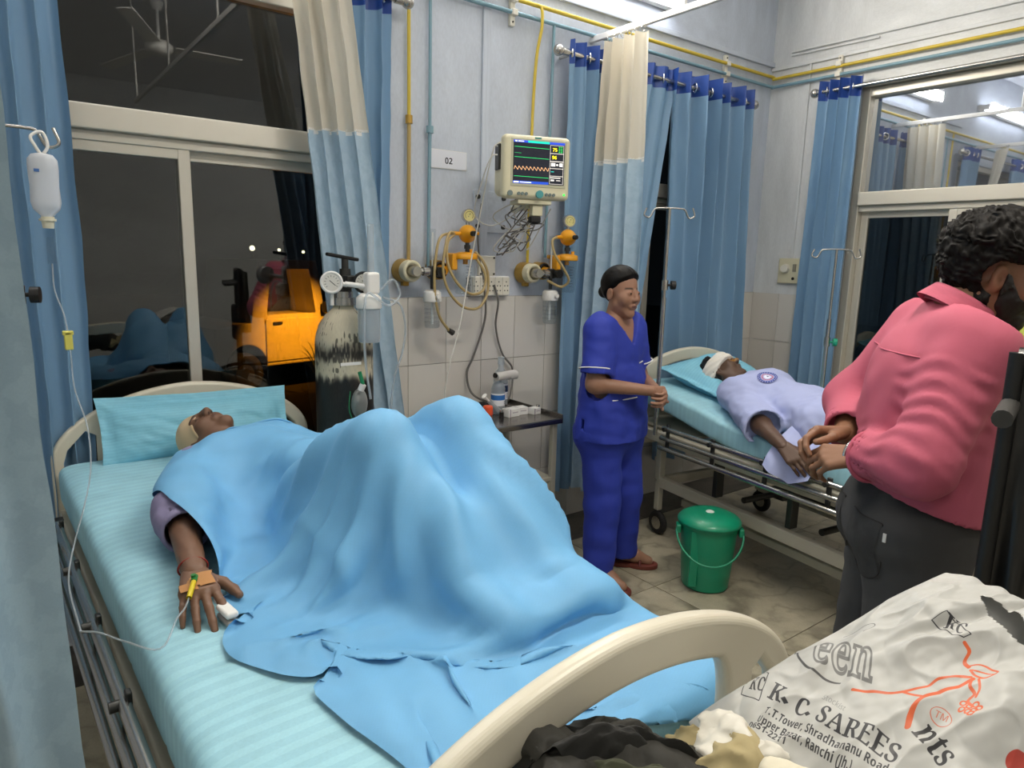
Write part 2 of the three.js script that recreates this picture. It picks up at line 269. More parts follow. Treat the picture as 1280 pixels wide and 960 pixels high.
function makeBed(lab, pos, turn, L, railDrop = 0) {
  const b = thing('hospital_bed', lab, 'bed', pos, turn, null); delete b.userData.group;
  const board = extr(bedShape(), 0.008, 0.013, 5, 28).translate(0, 0, -0.01);
  obj('headboard', [board.clone()], M.ivory, b).position.z = 0.02;
  obj('footboard', [board.clone()], M.ivory, b).position.z = L;
  const hb = 0.43, y = 0.56;
  obj('bed_frame', [rbox(0.04, 0.06, L - 0.02, 0.006, -hb, y, L / 2), rbox(0.04, 0.06, L - 0.02, 0.006, hb, y, L / 2), rbox(2 * hb, 0.06, 0.04, 0.006, 0, y, 0.05), rbox(2 * hb, 0.06, 0.04, 0.006, 0, y, L - 0.05), rbox(2 * hb, 0.03, 0.05, 0.006, 0, y - 0.02, L * 0.36), rbox(2 * hb, 0.03, 0.05, 0.006, 0, y - 0.02, L * 0.62)], M.paint, b);
  for (let i = 0; i < 4; i++) obj('deck_panel', [rbox(2 * hb - 0.06, 0.016, L / 4 - 0.06, 0.005, 0, y + 0.04, L * (i + 0.5) / 4)], M.paint, b);
  for (const s of [-1, 1]) {
    const g = obj('side_rail', [0, 1, 2].map(k => rod([s * (hb + 0.05 + k * 0.012), 0.63 - k * 0.05 - railDrop, 0.35], [s * (hb + 0.05 + k * 0.012), 0.63 - k * 0.05 - railDrop, L - 0.42], 0.0125, 12)), M.steel, b);
    for (let k = 0; k < 5; k++) { const z = 0.38 + k * (L - 0.83) / 4; obj('rail_post', [rbox(0.012, 0.15, 0.022, 0.004, s * (hb + 0.042), 0.58 - railDrop, z), tf(cyl(0.011, 0.011, 0.03), { r: [0, 0, Math.PI / 2], p: [s * (hb + 0.06), 0.63 - railDrop, z] })], M.darkSteel, g); }
    obj('stand_socket', [rbox(0.04, 0.05, 0.05, 0.006, s * (hb + 0.03), 0.565, 0.12)], M.darkSteel, b);
  }
  // lower chassis
  obj('chassis', [-1, 1].flatMap(s => [rbox(0.035, 0.06, L - 0.5, 0.005, s * 0.40, 0.30, L / 2), rbox(0.03, 0.04, L - 0.7, 0.005, s * 0.30, 0.19, L / 2)]).concat([rbox(0.8, 0.05, 0.035, 0.005, 0, 0.30, 0.26), rbox(0.8, 0.05, 0.035, 0.005, 0, 0.30, L - 0.26)]), M.paint, b);
  for (const s of [-1, 1]) for (const z of [0.26, L - 0.26]) {
    const leg = obj('leg', [rbox(0.04, 0.24, 0.04, 0.005, s * 0.40, 0.43, z), rbox(0.035, 0.16, 0.035, 0.005, s * 0.40, 0.215, z)], M.paint, b);
    obj('caster', [tf(torus(0.05, 0.017, 24, 10), { r: [0, Math.PI / 2, 0], p: [s * 0.41, 0.067, z + 0.02] }), rod([s * 0.40, 0.10, z], [s * 0.40, 0.15, z], 0.012)], M.rubber, leg);
    obj('wheel_hub', [tf(cyl(0.036, 0.036, 0.03), { r: [0, 0, Math.PI / 2], p: [s * 0.41, 0.067, z + 0.02] })], M.steel, leg);
  }
  for (const z of [0.75, 1.2]) obj('crank_linkage', [rod([-0.28, 0.33, z], [0.28, 0.33, z], 0.016), rod([0, 0.33, z], [0, 0.52, z + 0.22], 0.014), rbox(0.05, 0.2, 0.03, 0.004, -0.36, 0.43, z - 0.1), rod([0.02, 0.33, z], [0.02, 0.36, L - 0.1], 0.012), rbox(0.09, 0.06, 0.09, 0.01, 0, 0.33, z)], M.darkSteel, b);
  return b;
}
const B1 = { p: [0.565, 0, -2.8], t: Math.atan2(0.07, 2.24), L: 2.22 }, B2 = { p: [3.3, 0, -2.62], t: -8 * Math.PI / 180, L: 2.12 };
const bed1 = makeBed('ivory hospital bed with arched boards holding the patient under the blue sheet', B1.p, B1.t, B1.L, -0.02);
const bed2 = makeBed('ivory hospital bed with folded steel side rails holding the patient in a pale gown', B2.p, B2.t, B2.L);
const loc = (B, p) => { const c = Math.cos(B.t), s = Math.sin(B.t); return [B.p[0] + p[0] * c + p[2] * s, p[1], B.p[2] - p[0] * s + p[2] * c]; };
// mattresses: rounded boxes with creased, striped covers
const stripes = (a, b, n, sd) => pixTex(256, 256, (u, v) => { const k = Math.sin(v * n * 2 * Math.PI) > 0.1 ? 1 : 0, s = 0.96 + 0.06 * tf4(u, v, 8, sd) + 0.03 * (tnoise(u, v, 128, sd + 6) - 0.5); return [0, 1, 2].map(c => (k ? a[c] : b[c]) * s); });
M.mattress = phy(0xffffff, 0.62, { map: stripes([164, 214, 228], [156, 206, 222], 10, 4), sheen: 0.3, sheenRoughness: 0.4, bumpMap: weave, bumpScale: 0.0002 });
M.mattress2 = phy(0xffffff, 0.62, { map: stripes([164, 214, 228], [160, 210, 225], 10, 7), sheen: 0.3, sheenRoughness: 0.4 });
function mattressGeo(w, h, l, topFn, seed) {   // closed rounded loaf: rings across, swept along z, y of the base shifted by topFn(z)
  const prof = [], n = 40, r = 0.035;
  for (let i = 0; i <= n; i++) { const a = i / n * 2 * Math.PI, c = Math.cos(a), s = Math.sin(a), e = 0.16; const px = Math.sign(c) * Math.pow(Math.abs(c), e) * w / 2, py = Math.sign(s) * Math.pow(Math.abs(s), e + 0.2) * h / 2; prof.push([px, py]); }
  return surf((u, v) => {
    const q = prof[Math.round(u * n)], z = v * l, e = Math.min(v, 1 - v) * l, k = e < r ? Math.sqrt(clamp(1 - Math.pow(1 - e / r, 2), 0, 1)) : 1;
    const kk = v <= 0 || v >= 1 ? 0 : 1; let y = topFn(z) + (q[1] > 0 ? q[1] * (0.5 + 0.5 * k) : q[1]) * (kk ? 1 : 0.01), x = q[0] * (kk ? lerp(0.975, 1, k) : 0.01);
    const edge = sstep(0.3, 0.48, Math.abs(x / w)), wr = noise(x * 7, z * 11, seed) * 0.006 * edge + noise(x * 3, z * 4, seed + 5) * 0.003 + Math.max(0, noise(x * 2.5 + z * 6, z * 2, seed + 9)) * 0.006;
    for (const c of [0.62, 1.22, 1.53]) { const d = (z - c + noise(x * 4, 0, c) * 0.02) / 0.014; y -= q[1] > 0 ? 0.007 * Math.exp(-d * d) : 0; x *= 1 - 0.006 * Math.exp(-d * d); }
    return [x, y + (q[1] > 0 ? wr : 0), z];
  }, n, 150);
}
const setUV = (g, f) => { const p = g.attributes.position, u = g.attributes.uv; for (let i = 0; i < p.count; i++) { const t = f(p.getX(i), p.getY(i), p.getZ(i)); u.setXY(i, t[0], t[1]); } return g; };
const MT = 0.765;
{
  const m = obj('mattress', [setUV(mattressGeo(0.89, 0.155, 2.1, z => MT - 0.0775, 3), (x, y, z) => [x * 3, z * 3])], M.mattress);
  m.position.set(...loc(B1, [0, 0, 0.055])); m.rotation.y = B1.t; tag(m, 'sky blue striped mattress under the patient covered by the blue sheet', 'mattress');
  const m2 = obj('mattress', [setUV(mattressGeo(0.87, 0.13, 1.98, z => 0.60 + 0.065 + 0.11 * (1 - sstep(0.0, 0.85, z)), 8), (x, y, z) => [x * 3, z * 3])], M.mattress2);
  m2.position.set(...loc(B2, [0, 0, 0.06])); m2.rotation.y = B2.t; tag(m2, 'light blue mattress raised at the head under the gowned patient', 'mattress');
}
// pillows
function pillowGeo(w, h, d, seed, flange = 0.035) {
  const side = s => surf((u, v) => { const x = (u - 0.5) * 2, y = (v - 0.5) * 2, ax = Math.abs(x), ay = Math.abs(y), fx = 1 - flange / w * 2, fy = 1 - flange / h * 2; const e = Math.max(0, 1 - Math.pow(ax / fx, 3.2)) * Math.max(0, 1 - Math.pow(ay / fy, 2.8)); const t = d / 2 * Math.pow(e, 0.55); const pinch = 1 - 0.035 * (1 - Math.pow(Math.abs(ax > ay ? y : x), 2)); const wr = e > 0 ? (noise(x * 3, y * 3, seed) * 0.012 + noise(x * 8 + y * 3, y * 5, seed + 2) * 0.006) * Math.sqrt(e) : noise(x * 9, y * 9, seed) * 0.004; return [x * w / 2 * (ax > ay ? pinch : 1), y * h / 2 * (ay >= ax ? pinch : 1), s * (t + 0.002) + wr + (e <= 0 ? noise(x * 2, y * 2, seed + 7) * 0.01 : 0)]; }, 48, 34);
  const b = side(-1); b.index.array.reverse(); b.computeVertexNormals(); return merge([side(1), b]);
}
M.pillow = phy(0xffffff, 0.6, { map: stripes([136, 203, 226], [130, 197, 221], 26, 14), sheen: 0.3, sheenRoughness: 0.4 });
{
  const p = obj('pillow', [pillowGeo(0.67, 0.28, 0.10, 21)], M.pillow); p.position.set(...loc(B1, [0.01, MT + 0.078, 0.115])); p.rotation.set(-0.42, B1.t, -0.012); tag(p, 'blue pillow standing against the headboard behind the bandaged patient', 'pillow');
  const p2 = obj('pillow', [pillowGeo(0.62, 0.42, 0.17, 33)], M.pillow); p2.position.set(...loc(B2, [-0.03, 0.875, 0.27])); p2.rotation.set(-Math.PI / 2 + 0.30, 0, 0.14, 'XYZ'); tag(p2, 'light blue pillow lying under the head of the gowned patient', 'pillow');
}
// ---------------------------------------------------------------- medical gas pipes, clamps
{
  const zp = ZB + 0.03;
  tag(obj('gas_pipe', [rod([-0.8, 2.713, zp], [4.27, 2.713, zp], 0.010), tube([[2.235, 2.713, zp], [2.275, 2.71, zp + 0.01], [2.28, 2.63, zp + 0.02], [2.262, 2.5, zp + 0.01], [2.255, 2.3, zp], [2.25, 2.07, zp], [2.245, 1.42, zp]], 0.008, 60), rod([XR - 0.03, 2.70, zp], [XR - 0.03, 2.69, 2.5], 0.010), sph(0.013, XR - 0.03, 2.71, zp)], M.yellowPipe), 'yellow gas pipe running round the walls below the casing', 'pipe');
  tag(obj('gas_pipe', [rod([-0.8, 2.652, zp], [4.27, 2.652, zp], 0.010), rod([2.373, 2.652, zp], [2.363, 1.5, zp], 0.008), rod([XR - 0.03, 2.65, zp], [XR - 0.03, 2.635, 2.5], 0.010), sph(0.013, XR - 0.03, 2.651, zp)], M.bluePipe), 'pale blue gas pipe under the yellow one, branching down behind the monitor', 'pipe');
  const v = thing('gas_pipe', 'yellow vertical pipe on the wall beside the number sign, ochre in its lower half', 'pipe', [1.553, 0, zp]);
  obj('pipe_run', [rod([0, 2.71, 0], [0, 2.09, 0], 0.008)], M.yellowPipe, v); obj('pipe_run', [rod([0, 2.09, 0], [-0.004, 1.45, 0], 0.009)], M.ochrePipe, v); obj('coupling', [cyl(0.016, 0.016, 0.035, 0, 2.09, 0)], M.brass, v);
  const w = thing('gas_pipe', 'thin blue vertical pipe on the wall just left of the number sign', 'pipe', [1.66, 0, zp]);
  obj('pipe_run', [rod([0, 2.65, 0], [0, 2.06, 0], 0.0075), rod([0, 2.06, 0], [-0.006, 1.44, 0], 0.0085)], M.bluePipe, w); obj('coupling', [cyl(0.017, 0.017, 0.03, 0, 2.06, 0)], M.bluePipe, w);
  const clamp_ = (x, z, ry, l) => { const c = thing('pipe_clamp', l, 'clamp', [x, 2.68, z], ry, 'cream pipe clamps'); obj('strip', [rbox(0.028, 0.17, 0.02, 0.003, 0, 0, 0.012)], M.pvc, c); for (const s of [-0.068, -0.03, 0.03, 0.068]) obj('screw', [tf(cyl(0.004, 0.004, 0.006, 0, 0, 0, 8), { r: [Math.PI / 2, 0, 0], p: [0, s, 0.024] })], M.darkSteel, c); for (const s of [0.033, -0.028]) obj('saddle', [rbox(0.034, 0.03, 0.03, 0.005, 0, s, 0.03)], M.pvc, c); };
  clamp_(2.12, ZB, 0, 'cream clamp holding both pipes above the vital signs monitor'); clamp_(3.78, ZB, 0, 'cream clamp holding both pipes above the window curtain near the corner'); clamp_(XR, -2.42, -Math.PI / 2, 'cream clamp holding both pipes on the side wall above the curtain');
  // wall number sign
  const s = thing('wall_sign', 'white paper sign reading 02 on the wall beside the thin blue pipe', 'sign', [1.775, 1.942, ZB + 0.003]);
  obj('paper', [box(0.205, 0.085, 0.002)], M.white, s);
  obj('lettering', [new THREE.PlaneGeometry(0.2, 0.08).translate(0, 0, 0.0018)], std(0xffffff, 0.7, { map: canvasTex(400, 160, (g, w2, h2) => { g.fillStyle = '#dfe2ea'; g.fillRect(0, 0, w2, h2); g.fillStyle = '#22242c'; g.font = 'bold 78px sans-serif'; g.textAlign = 'center'; g.fillText('02', 205, 118); }, { clamp: true }) }), s);
}
// ---------------------------------------------------------------- gas outlets with flow meter and humidifier bottle
function gasOutlet(x, y, lab) {
  const g = thing('oxygen_outlet', lab, 'gas outlet', [x, y, ZB]); const zc = t => ({ r: [Math.PI / 2, 0, 0], p: [0, 0, t] });
  obj('wall_cup', [tf(cyl(0.052, 0.055, 0.06), zc(0.035)), rbox(0.03, 0.03, 0.03, 0.004, 0, -0.055, 0.03)], M.brass, g);
  obj('socket_ring', [tf(cyl(0.046, 0.05, 0.03), zc(0.08)), tf(torus(0.04, 0.009, 28), { p: [0, 0, 0.1] })], M.cream, g);
  obj('probe', [tf(cyl(0.022, 0.028, 0.06), zc(0.12)), rod([0, 0, 0.135], [0.085, 0, 0.135], 0.014), tf(cyl(0.02, 0.02, 0.03), { r: [0, 0, Math.PI / 2], p: [0.05, 0, 0.135] })], M.steel, g);
  obj('flow_meter_tube', [cyl(0.015, 0.015, 0.17, 0.085, 0.105, 0.135)], M.clear, g); obj('float_rod', [cyl(0.004, 0.004, 0.15, 0.085, 0.1, 0.135, 8)], M.white, g);
  obj('valve_block', [rbox(0.035, 0.05, 0.035, 0.006, 0.085, 0, 0.135), rod([0.085, -0.02, 0.135], [0.085, -0.08, 0.135], 0.009)], M.darkSteel, g);
  obj('valve_knob', [tf(cyl(0.022, 0.022, 0.03), { r: [Math.PI / 2, 0, 0], p: [0.105, 0.0, 0.17] })], M.black, g);
  const lid = obj('bottle_lid', [lathe([[0, -0.085], [0.03, -0.085], [0.04, -0.095], [0.042, -0.135], [0.034, -0.14], [0, -0.14]]).translate(0.085, 0, 0.135), tf(cyl(0.011, 0.011, 0.02), { r: [Math.PI / 2, 0, 0], p: [0.09, -0.112, 0.18] })], M.white, g);
  obj('humidifier_bottle', [lathe([[0.036, -0.14], [0.037, -0.15], [0.035, -0.25], [0.03, -0.258], [0, -0.26]]).translate(0.085, 0, 0.135), ...[0, 1, 2, 3].map(k => tf(torus(0.0365, 0.0009, 24, 4), { r: [Math.PI / 2, 0, 0], p: [0.085, -0.17 - k * 0.02, 0.135] }))], M.glassJar, g);
  obj('dip_tube', [cyl(0.006, 0.006, 0.1, 0.085, -0.19, 0.135)], M.white, g);
  return g;
}
gasOutlet(1.53, 1.425, 'brass oxygen outlet with humidifier bottle below the yellow vertical pipe');
gasOutlet(2.235, 1.42, 'brass oxygen outlet with humidifier bottle under the hanging monitor cables');
function suction(x, y, z, lab, hose, dx) {
  const g = thing('suction_unit', lab, 'suction unit', [x, y, z]);
  obj('regulator', [sph(0.042, 0, 0, 0, 28), lathe([[0, 0.075], [0.016, 0.074], [0.02, 0.05], [0.036, 0.025]], 24).rotateX(Math.PI / 2).rotateY(-0.25), rod([-0.04, 0, 0], [-0.075, 0, 0], 0.009), rod([0.04, 0.004, 0], [0.062, 0.004, 0], 0.008)], M.yellow, g);
  obj('control_knob', [tf(cyl(0.011, 0.013, 0.02), { r: [Math.PI / 2, 0, 0.0], p: [-0.018, 0, 0.079] })], M.black, g);
  const ga = obj('gauge', [tf(cyl(0.031, 0.031, 0.028, 0, 0, 0, 28), { r: [Math.PI / 2, 0, 0] }).rotateY(-0.35).translate(0.004, 0.083, 0.0), rod([0, 0.035, 0], [0, 0.06, 0], 0.009)], M.steel, g);
  obj('dial', [new THREE.CircleGeometry(0.026, 24)], std(0xffffff, 0.5, { map: canvasTex(96, 96, (c) => { c.fillStyle = '#d9cf8a'; c.fillRect(0, 0, 96, 96); c.strokeStyle = '#40402c'; c.lineWidth = 3; c.beginPath(); c.arc(48, 48, 34, 2.4, 7); c.stroke(); c.lineWidth = 5; c.beginPath(); c.moveTo(40, 60); c.lineTo(58, 30); c.stroke(); c.fillRect(40, 42, 16, 10); }, { clamp: true }) }), ga).position.set(-0.0015, 0.083, 0.0155); ga.children[0].rotation.y = -0.35;
  obj('stem', [rod([0, -0.04, 0], [0, -0.085, 0], 0.010), cyl(0.015, 0.015, 0.018, 0, -0.06, 0)], M.darkSteel, g);
  obj('jar_lid', [lathe([[0, -0.082], [0.03, -0.084], [0.056, -0.092], [0.058, -0.115], [0.05, -0.118], [0, -0.118]]).translate(dx, 0, 0), rod([dx + 0.02, -0.09, 0.02], [dx + 0.02, -0.07, 0.02], 0.009), rod([dx, -0.118, 0], [dx, -0.14, 0], 0.012)], M.yellow, g);
  obj('jar_bracket', [rbox(0.03, 0.075, 0.06, 0.006, dx - 0.062, -0.13, -0.02), rbox(0.1, 0.02, 0.03, 0.005, dx - 0.03, -0.1, -0.055)], M.yellow, g);
  const jar = obj('collection_jar', [lathe([[0.05, -0.118], [0.051, -0.13], [0.047, -0.27], [0.04, -0.28], [0, -0.282]]).translate(dx, 0, 0)], M.glassJar, g);
  obj('graduation', [...Array(8)].map((_, k) => rbox(k % 2 ? 0.02 : 0.03, 0.0018, 0.002, 0.0005, dx - 0.012, -0.15 - k * 0.014, 0.0505 - k * 0.0004)), M.black, jar);
  obj('hose', hose.map(h => tube(h, 0.0065, h.length * 10, 10)), M.hose, g);
  return g;
}
suction(1.80, 1.60, -2.76, 'yellow suction regulator with a long coiled hose and graduated jar above the socket board', [
  [[-0.07, 0, 0], [-0.11, 0.0, 0.02], [-0.145, -0.07, 0.04], [-0.16, -0.18, 0.05], [-0.13, -0.27, 0.06], [-0.06, -0.335, 0.07], [0.02, -0.34, 0.07], [0.075, -0.28, 0.06], [0.085, -0.18, 0.05], [0.06, -0.12, 0.04], [0.03, -0.08, 0.02]],
  [[-0.07, -0.006, 0], [-0.125, -0.04, 0.03], [-0.135, -0.14, 0.05], [-0.095, -0.23, 0.075], [-0.02, -0.275, 0.075], [0.04, -0.26, 0.075], [0.065, -0.19, 0.06], [0.02, -0.09, 0.02]],
  [[-0.075, 0.002, 0.0], [-0.15, -0.02, 0.01], [-0.185, -0.14, 0.02], [-0.19, -0.28, 0.03], [-0.165, -0.38, 0.03], [-0.115, -0.445, 0.03]]], -0.01);
tag(obj('hose_connector', [rod([1.683, 1.157, -2.73], [1.708, 1.142, -2.73], 0.011, 10, 0.014)], M.darkSteel), 'dark connector at the loose end of the coiled suction hose', 'connector');
suction(2.405, 1.605, -2.74, 'yellow suction regulator with a short hose in front of the blue window curtain', [
  [[-0.07, 0, 0], [-0.12, -0.02, 0.02], [-0.115, -0.09, 0.04], [-0.07, -0.16, 0.06], [-0.035, -0.22, 0.06], [-0.055, -0.25, 0.03], [-0.12, -0.22, -0.01]]], -0.0);
for (const [x, l] of [[1.70, 'round brass vacuum outlet between the humidifier bottle and the coiled hose'], [2.335, 'round brass vacuum outlet left of the short suction hose']]) {
  const g = thing('vacuum_outlet', l, 'gas outlet', [x, 1.43, ZB]);
  obj('wall_cup', [tf(cyl(0.045, 0.048, 0.06), { r: [Math.PI / 2, 0, 0], p: [0, 0, 0.03] })], M.brass, g); obj('socket_ring', [tf(torus(0.033, 0.008, 24), { p: [0, 0, 0.062] })], M.black, g); obj('probe', [tf(cyl(0.02, 0.024, 0.05), { r: [Math.PI / 2, 0, 0], p: [0, 0, 0.08] })], M.yellow, g);
}
// socket board and blank plate
{
  const g = thing('socket_board', 'white electrical board with a row of sockets at the top of the tiles', 'socket board', [2.005, 1.352, ZB]);
  obj('back_box', [rbox(0.235, 0.1, 0.045, 0.006, 0, 0, 0.0235)], M.white, g);
  for (let i = 0; i < 5; i++) { const s = obj('socket', [rbox(0.042, 0.088, 0.006, 0.002, -0.092 + i * 0.046, 0, 0.048)], M.pvc, g); obj('pin_hole', [[0, 0.022], [-0.009, 0.002], [0.009, 0.002], [-0.009, -0.022], [0.009, -0.022]].map(p => tf(cyl(0.0032, 0.0032, 0.003, 0, 0, 0, 8), { r: [Math.PI / 2, 0, 0], p: [-0.092 + i * 0.046 + p[0], p[1], 0.0512] })), M.black, s); }
  const p = thing('switch_plate', 'white blank cover plate with four screws above the socket board', 'switch plate', [2.0, 1.452, ZB]);
  obj('plate', [rbox(0.1, 0.1, 0.02, 0.004, 0, 0, 0.01)], M.pvc, p); for (const a of [-1, 1]) for (const b of [-1, 1]) obj('screw', [tf(cyl(0.005, 0.005, 0.004, 0, 0, 0, 8), { r: [Math.PI / 2, 0, 0], p: [a * 0.04, b * 0.04, 0.021] })], M.darkSteel, p);
  const q = thing('switch_plate', 'cream switch plate with round fan regulator on the side wall', 'switch plate', [XR, 1.455, -2.63], -Math.PI / 2);
  obj('plate', [rbox(0.15, 0.165, 0.025, 0.005, 0, 0, 0.0125)], M.cream, q); obj('regulator_knob', [tf(cyl(0.026, 0.032, 0.025), { r: [Math.PI / 2, 0, 0], p: [-0.02, 0.015, 0.035] })], M.pvc, q); obj('switch', [rbox(0.022, 0.05, 0.012, 0.003, 0.045, 0.02, 0.028)], std(0x8c8878, 0.5), q); obj('socket_hole', [tf(cyl(0.01, 0.01, 0.004), { r: [Math.PI / 2, 0, 0], p: [0.04, -0.05, 0.026] })], M.black, q);
}
// ---------------------------------------------------------------- vital signs monitor
{
  const g = thing('vital_signs_monitor', 'cream vital signs monitor with glowing waveform screen on a wall arm', 'monitor', [1.985, 1.89, -2.5], -0.33); const inn = new THREE.Group();
  const W = 0.315, H = 0.272;
  obj('housing', [rbox(W, H, 0.06, 0.022, 0, 0, 0, 4), rbox(W - 0.03, H - 0.03, 0.13, 0.03, -0.012, 0, -0.07, 4)], M.cream, g);
  obj('bezel', [rbox(W - 0.055, H - 0.068, 0.006, 0.006, 0.006, 0.018, 0.0295)], std(0xb9b79c, 0.5), g);
  const scr = canvasTex(720, 560, (c, w, h) => {
    c.fillStyle = '#14161e'; c.fillRect(0, 0, w, h); c.fillStyle = '#2740b0'; c.fillRect(0, 0, w, 30); c.fillStyle = '#12b89a'; c.fillRect(200, 0, 300, 28); c.fillStyle = '#dfe6ff'; c.font = 'bold 20px sans-serif'; c.fillRect(20, 7, 30, 16); c.fillRect(62, 9, 80, 12);
    c.fillStyle = '#1c3f9f'; c.fillRect(0, h - 34, 500, 34); c.fillStyle = '#e8ecff'; c.fillRect(12, h - 26, 70, 18); c.fillRect(98, h - 22, 160, 10);
    c.strokeStyle = '#27d06a'; c.lineWidth = 5; for (const y of [86, 218, 466]) { c.beginPath(); c.moveTo(14, y); c.lineTo(500, y + 6); c.stroke(); } c.lineWidth = 3; c.beginPath(); c.moveTo(14, 165); c.lineTo(110, 168); c.stroke();
    c.strokeStyle = '#e9b07a'; c.lineWidth = 6; c.beginPath(); for (let i = 0; i <= 120; i++) { const x = 14 + i * 4.05, p = (i % 13) / 13, y = 366 - 46 * (p < 0.25 ? p * 4 : Math.max(0, 1 - (p - 0.25) * 1.5)) + 14; i ? c.lineTo(x, y) : c.moveTo(x, y); } c.stroke();
    c.strokeStyle = '#d8d0c4'; c.lineWidth = 4; for (const [y, hh] of [[40, 104], [146, 100], [250, 90], [342, 98], [442, 104]]) c.strokeRect(514, y, 190, hh);
    c.fillStyle = '#f6e21a'; c.font = 'bold 62px sans-serif'; c.fillText('75', 545, 118); c.fillText('96', 540, 218); c.fillStyle = '#1fb04a'; for (let k = 0; k < 4; k++) { c.fillRect(632, 52 + k * 22, 22, 13); c.fillRect(664, 52 + k * 22, 22, 13); }
    c.fillStyle = '#f4efe2'; c.fillRect(530, 268, 60, 44); c.fillRect(650, 268, 44, 44); c.fillRect(604, 282, 28, 20); c.fillStyle = '#c9c4bb'; c.fillRect(520, 458, 150, 12); c.fillRect(530, 486, 50, 22); c.fillRect(610, 492, 60, 10); c.fillStyle = '#25b8a8'; c.fillRect(530, 380, 44, 8);
  }, { clamp: true });
  obj('screen', [new THREE.PlaneGeometry(W - 0.075, H - 0.09).translate(0.006, 0.02, 0.0335)], new THREE.MeshStandardMaterial({ color: 0x050505, roughness: 0.2, emissive: 0xffffff, emissiveMap: scr, emissiveIntensity: 0.85 }), g);
  for (const [x, r] of [[-0.125, 0.012], [-0.085, 0.007], [-0.068, 0.007], [-0.05, 0.007], [0.012, 0.017], [0.045, 0.007], [0.062, 0.007], [0.08, 0.007]]) obj(r > 0.015 ? 'control_knob' : 'button', [tf(cyl(r, r, r > 0.015 ? 0.016 : 0.006), { r: [Math.PI / 2, 0, 0], p: [x, -H / 2 + 0.022, 0.033] })], r > 0.015 ? std(0x4d9a9c, 0.4) : std(0x6d7d7a, 0.5), g);
  obj('power_lamp', [tf(cyl(0.004, 0.004, 0.004), { r: [Math.PI / 2, 0, 0], p: [0.13, -H / 2 + 0.025, 0.032] })], new THREE.MeshStandardMaterial({ color: 0x20d040, emissive: 0x20e040, emissiveIntensity: 1 }), g);
  obj('logo_plate', [rbox(0.03, 0.008, 0.002, 0.001, 0.0, H / 2 - 0.012, 0.0305)], std(0x4f8f86, 0.5), g);
  obj('connector_panel', [rbox(0.012, 0.11, 0.06, 0.004, -W / 2 - 0.0, 0.045, -0.055)], M.darkSteel, g);
  obj('wall_arm', [rod([0, -H / 2 - 0.02, -0.06], [0.02, -H / 2 - 0.02, -0.36], 0.018), rbox(0.16, 0.02, 0.12, 0.004, 0, -H / 2 - 0.01, -0.05), rbox(0.05, 0.05, 0.05, 0.006, 0.02, -H / 2 - 0.045, -0.03)], M.cream, g);
  obj('arm_clamp', [rbox(0.05, 0.03, 0.04, 0.006, 0.015, -H / 2 - 0.085, -0.03), rbox(0.03, 0.05, 0.03, 0.005, 0.015, -H / 2 - 0.08, -0.03)], M.black, g);
  const pl = thing('wall_plate', 'white bracket plate with dark bolts on the wall beneath the monitor', 'bracket', [2.02, 1.715, ZB]); obj('plate', [rbox(0.2, 0.2, 0.012, 0.004, 0, 0, 0.006)], M.wall, pl); for (const [a, b] of [[-0.08, 0.07], [-0.08, -0.07], [0.075, -0.07], [0.075, 0.07]]) obj('bolt', [tf(cyl(0.011, 0.011, 0.01), { r: [Math.PI / 2, 0, 0], p: [a, b, 0.016] })], M.darkSteel, pl);
  const cab = (pts, r, m, l) => tag(obj('cable', [tube(pts, r, pts.length * 10, 6)], m), l, 'cable');
  cab([[1.79, 1.965, -2.52], [1.765, 1.965, -2.5], [1.755, 1.9, -2.52], [1.765, 1.7, -2.6], [1.735, 1.5, -2.62], [1.63, 1.2, -2.55], [1.545, 1.02, -2.5], [1.525, 0.9, -2.5], [1.52, 0.78, -2.45]], 0.003, M.wire, 'white sensor lead falling from the monitor towards the covered knees');
  cab([[1.79, 1.93, -2.52], [1.75, 1.92, -2.5], [1.745, 1.83, -2.56], [1.775, 1.68, -2.66], [1.88, 1.64, -2.68], [2.0, 1.72, -2.6], [2.02, 1.76, -2.52]], 0.003, M.wire, 'grey lead looping under the left side of the monitor');
  cab([[1.93, 1.75, -2.84], [1.925, 1.6, -2.86], [1.94, 1.45, -2.85], [1.96, 1.37, -2.84]], 0.0045, M.wireDark, 'dark power cord dropping from the bracket plate to the sockets');
  cab([[1.96, 1.36, -2.845], [1.965, 1.2, -2.84], [1.91, 1.0, -2.86], [1.88, 0.92, -2.87], [1.89, 0.82, -2.84], [1.93, 0.785, -2.76], [1.98, 0.778, -2.66]], 0.0055, M.wireDark, 'dark power cord curling from the sockets onto the trolley');
  cab([[2.02, 1.36, -2.845], [2.035, 1.28, -2.83], [2.045, 1.15, -2.86], [2.1, 1.0, -2.87], [2.155, 0.93, -2.86], [2.155, 0.87, -2.85], [2.12, 0.80, -2.82], [2.06, 0.776, -2.76]], 0.0055, M.wireDark, 'dark power cord slanting down the tiles behind the clear bottle');
  const r = rngf(77);
  for (let k = 0; k < 7; k++) { const a = 1.93 + r() * 0.13, y = 1.73 + r() * 0.03, pts = [[a, y, -2.56 - r() * 0.05]]; for (let i = 1; i < 7; i++) pts.push([a + (r() - 0.5) * 0.16 + 0.03, y - 0.035 * i - r() * 0.05 * (k > 3 ? 1.4 : 0.5), -2.6 - r() * 0.16]); pts.push([a + 0.05 + r() * 0.05, y - 0.02, -2.55]); cab(pts, 0.003, k % 2 ? M.wire : M.wireDark, 'tangled grey monitor lead hanging in loops below the monitor').userData.group = 'tangled leads under the monitor'; }
}
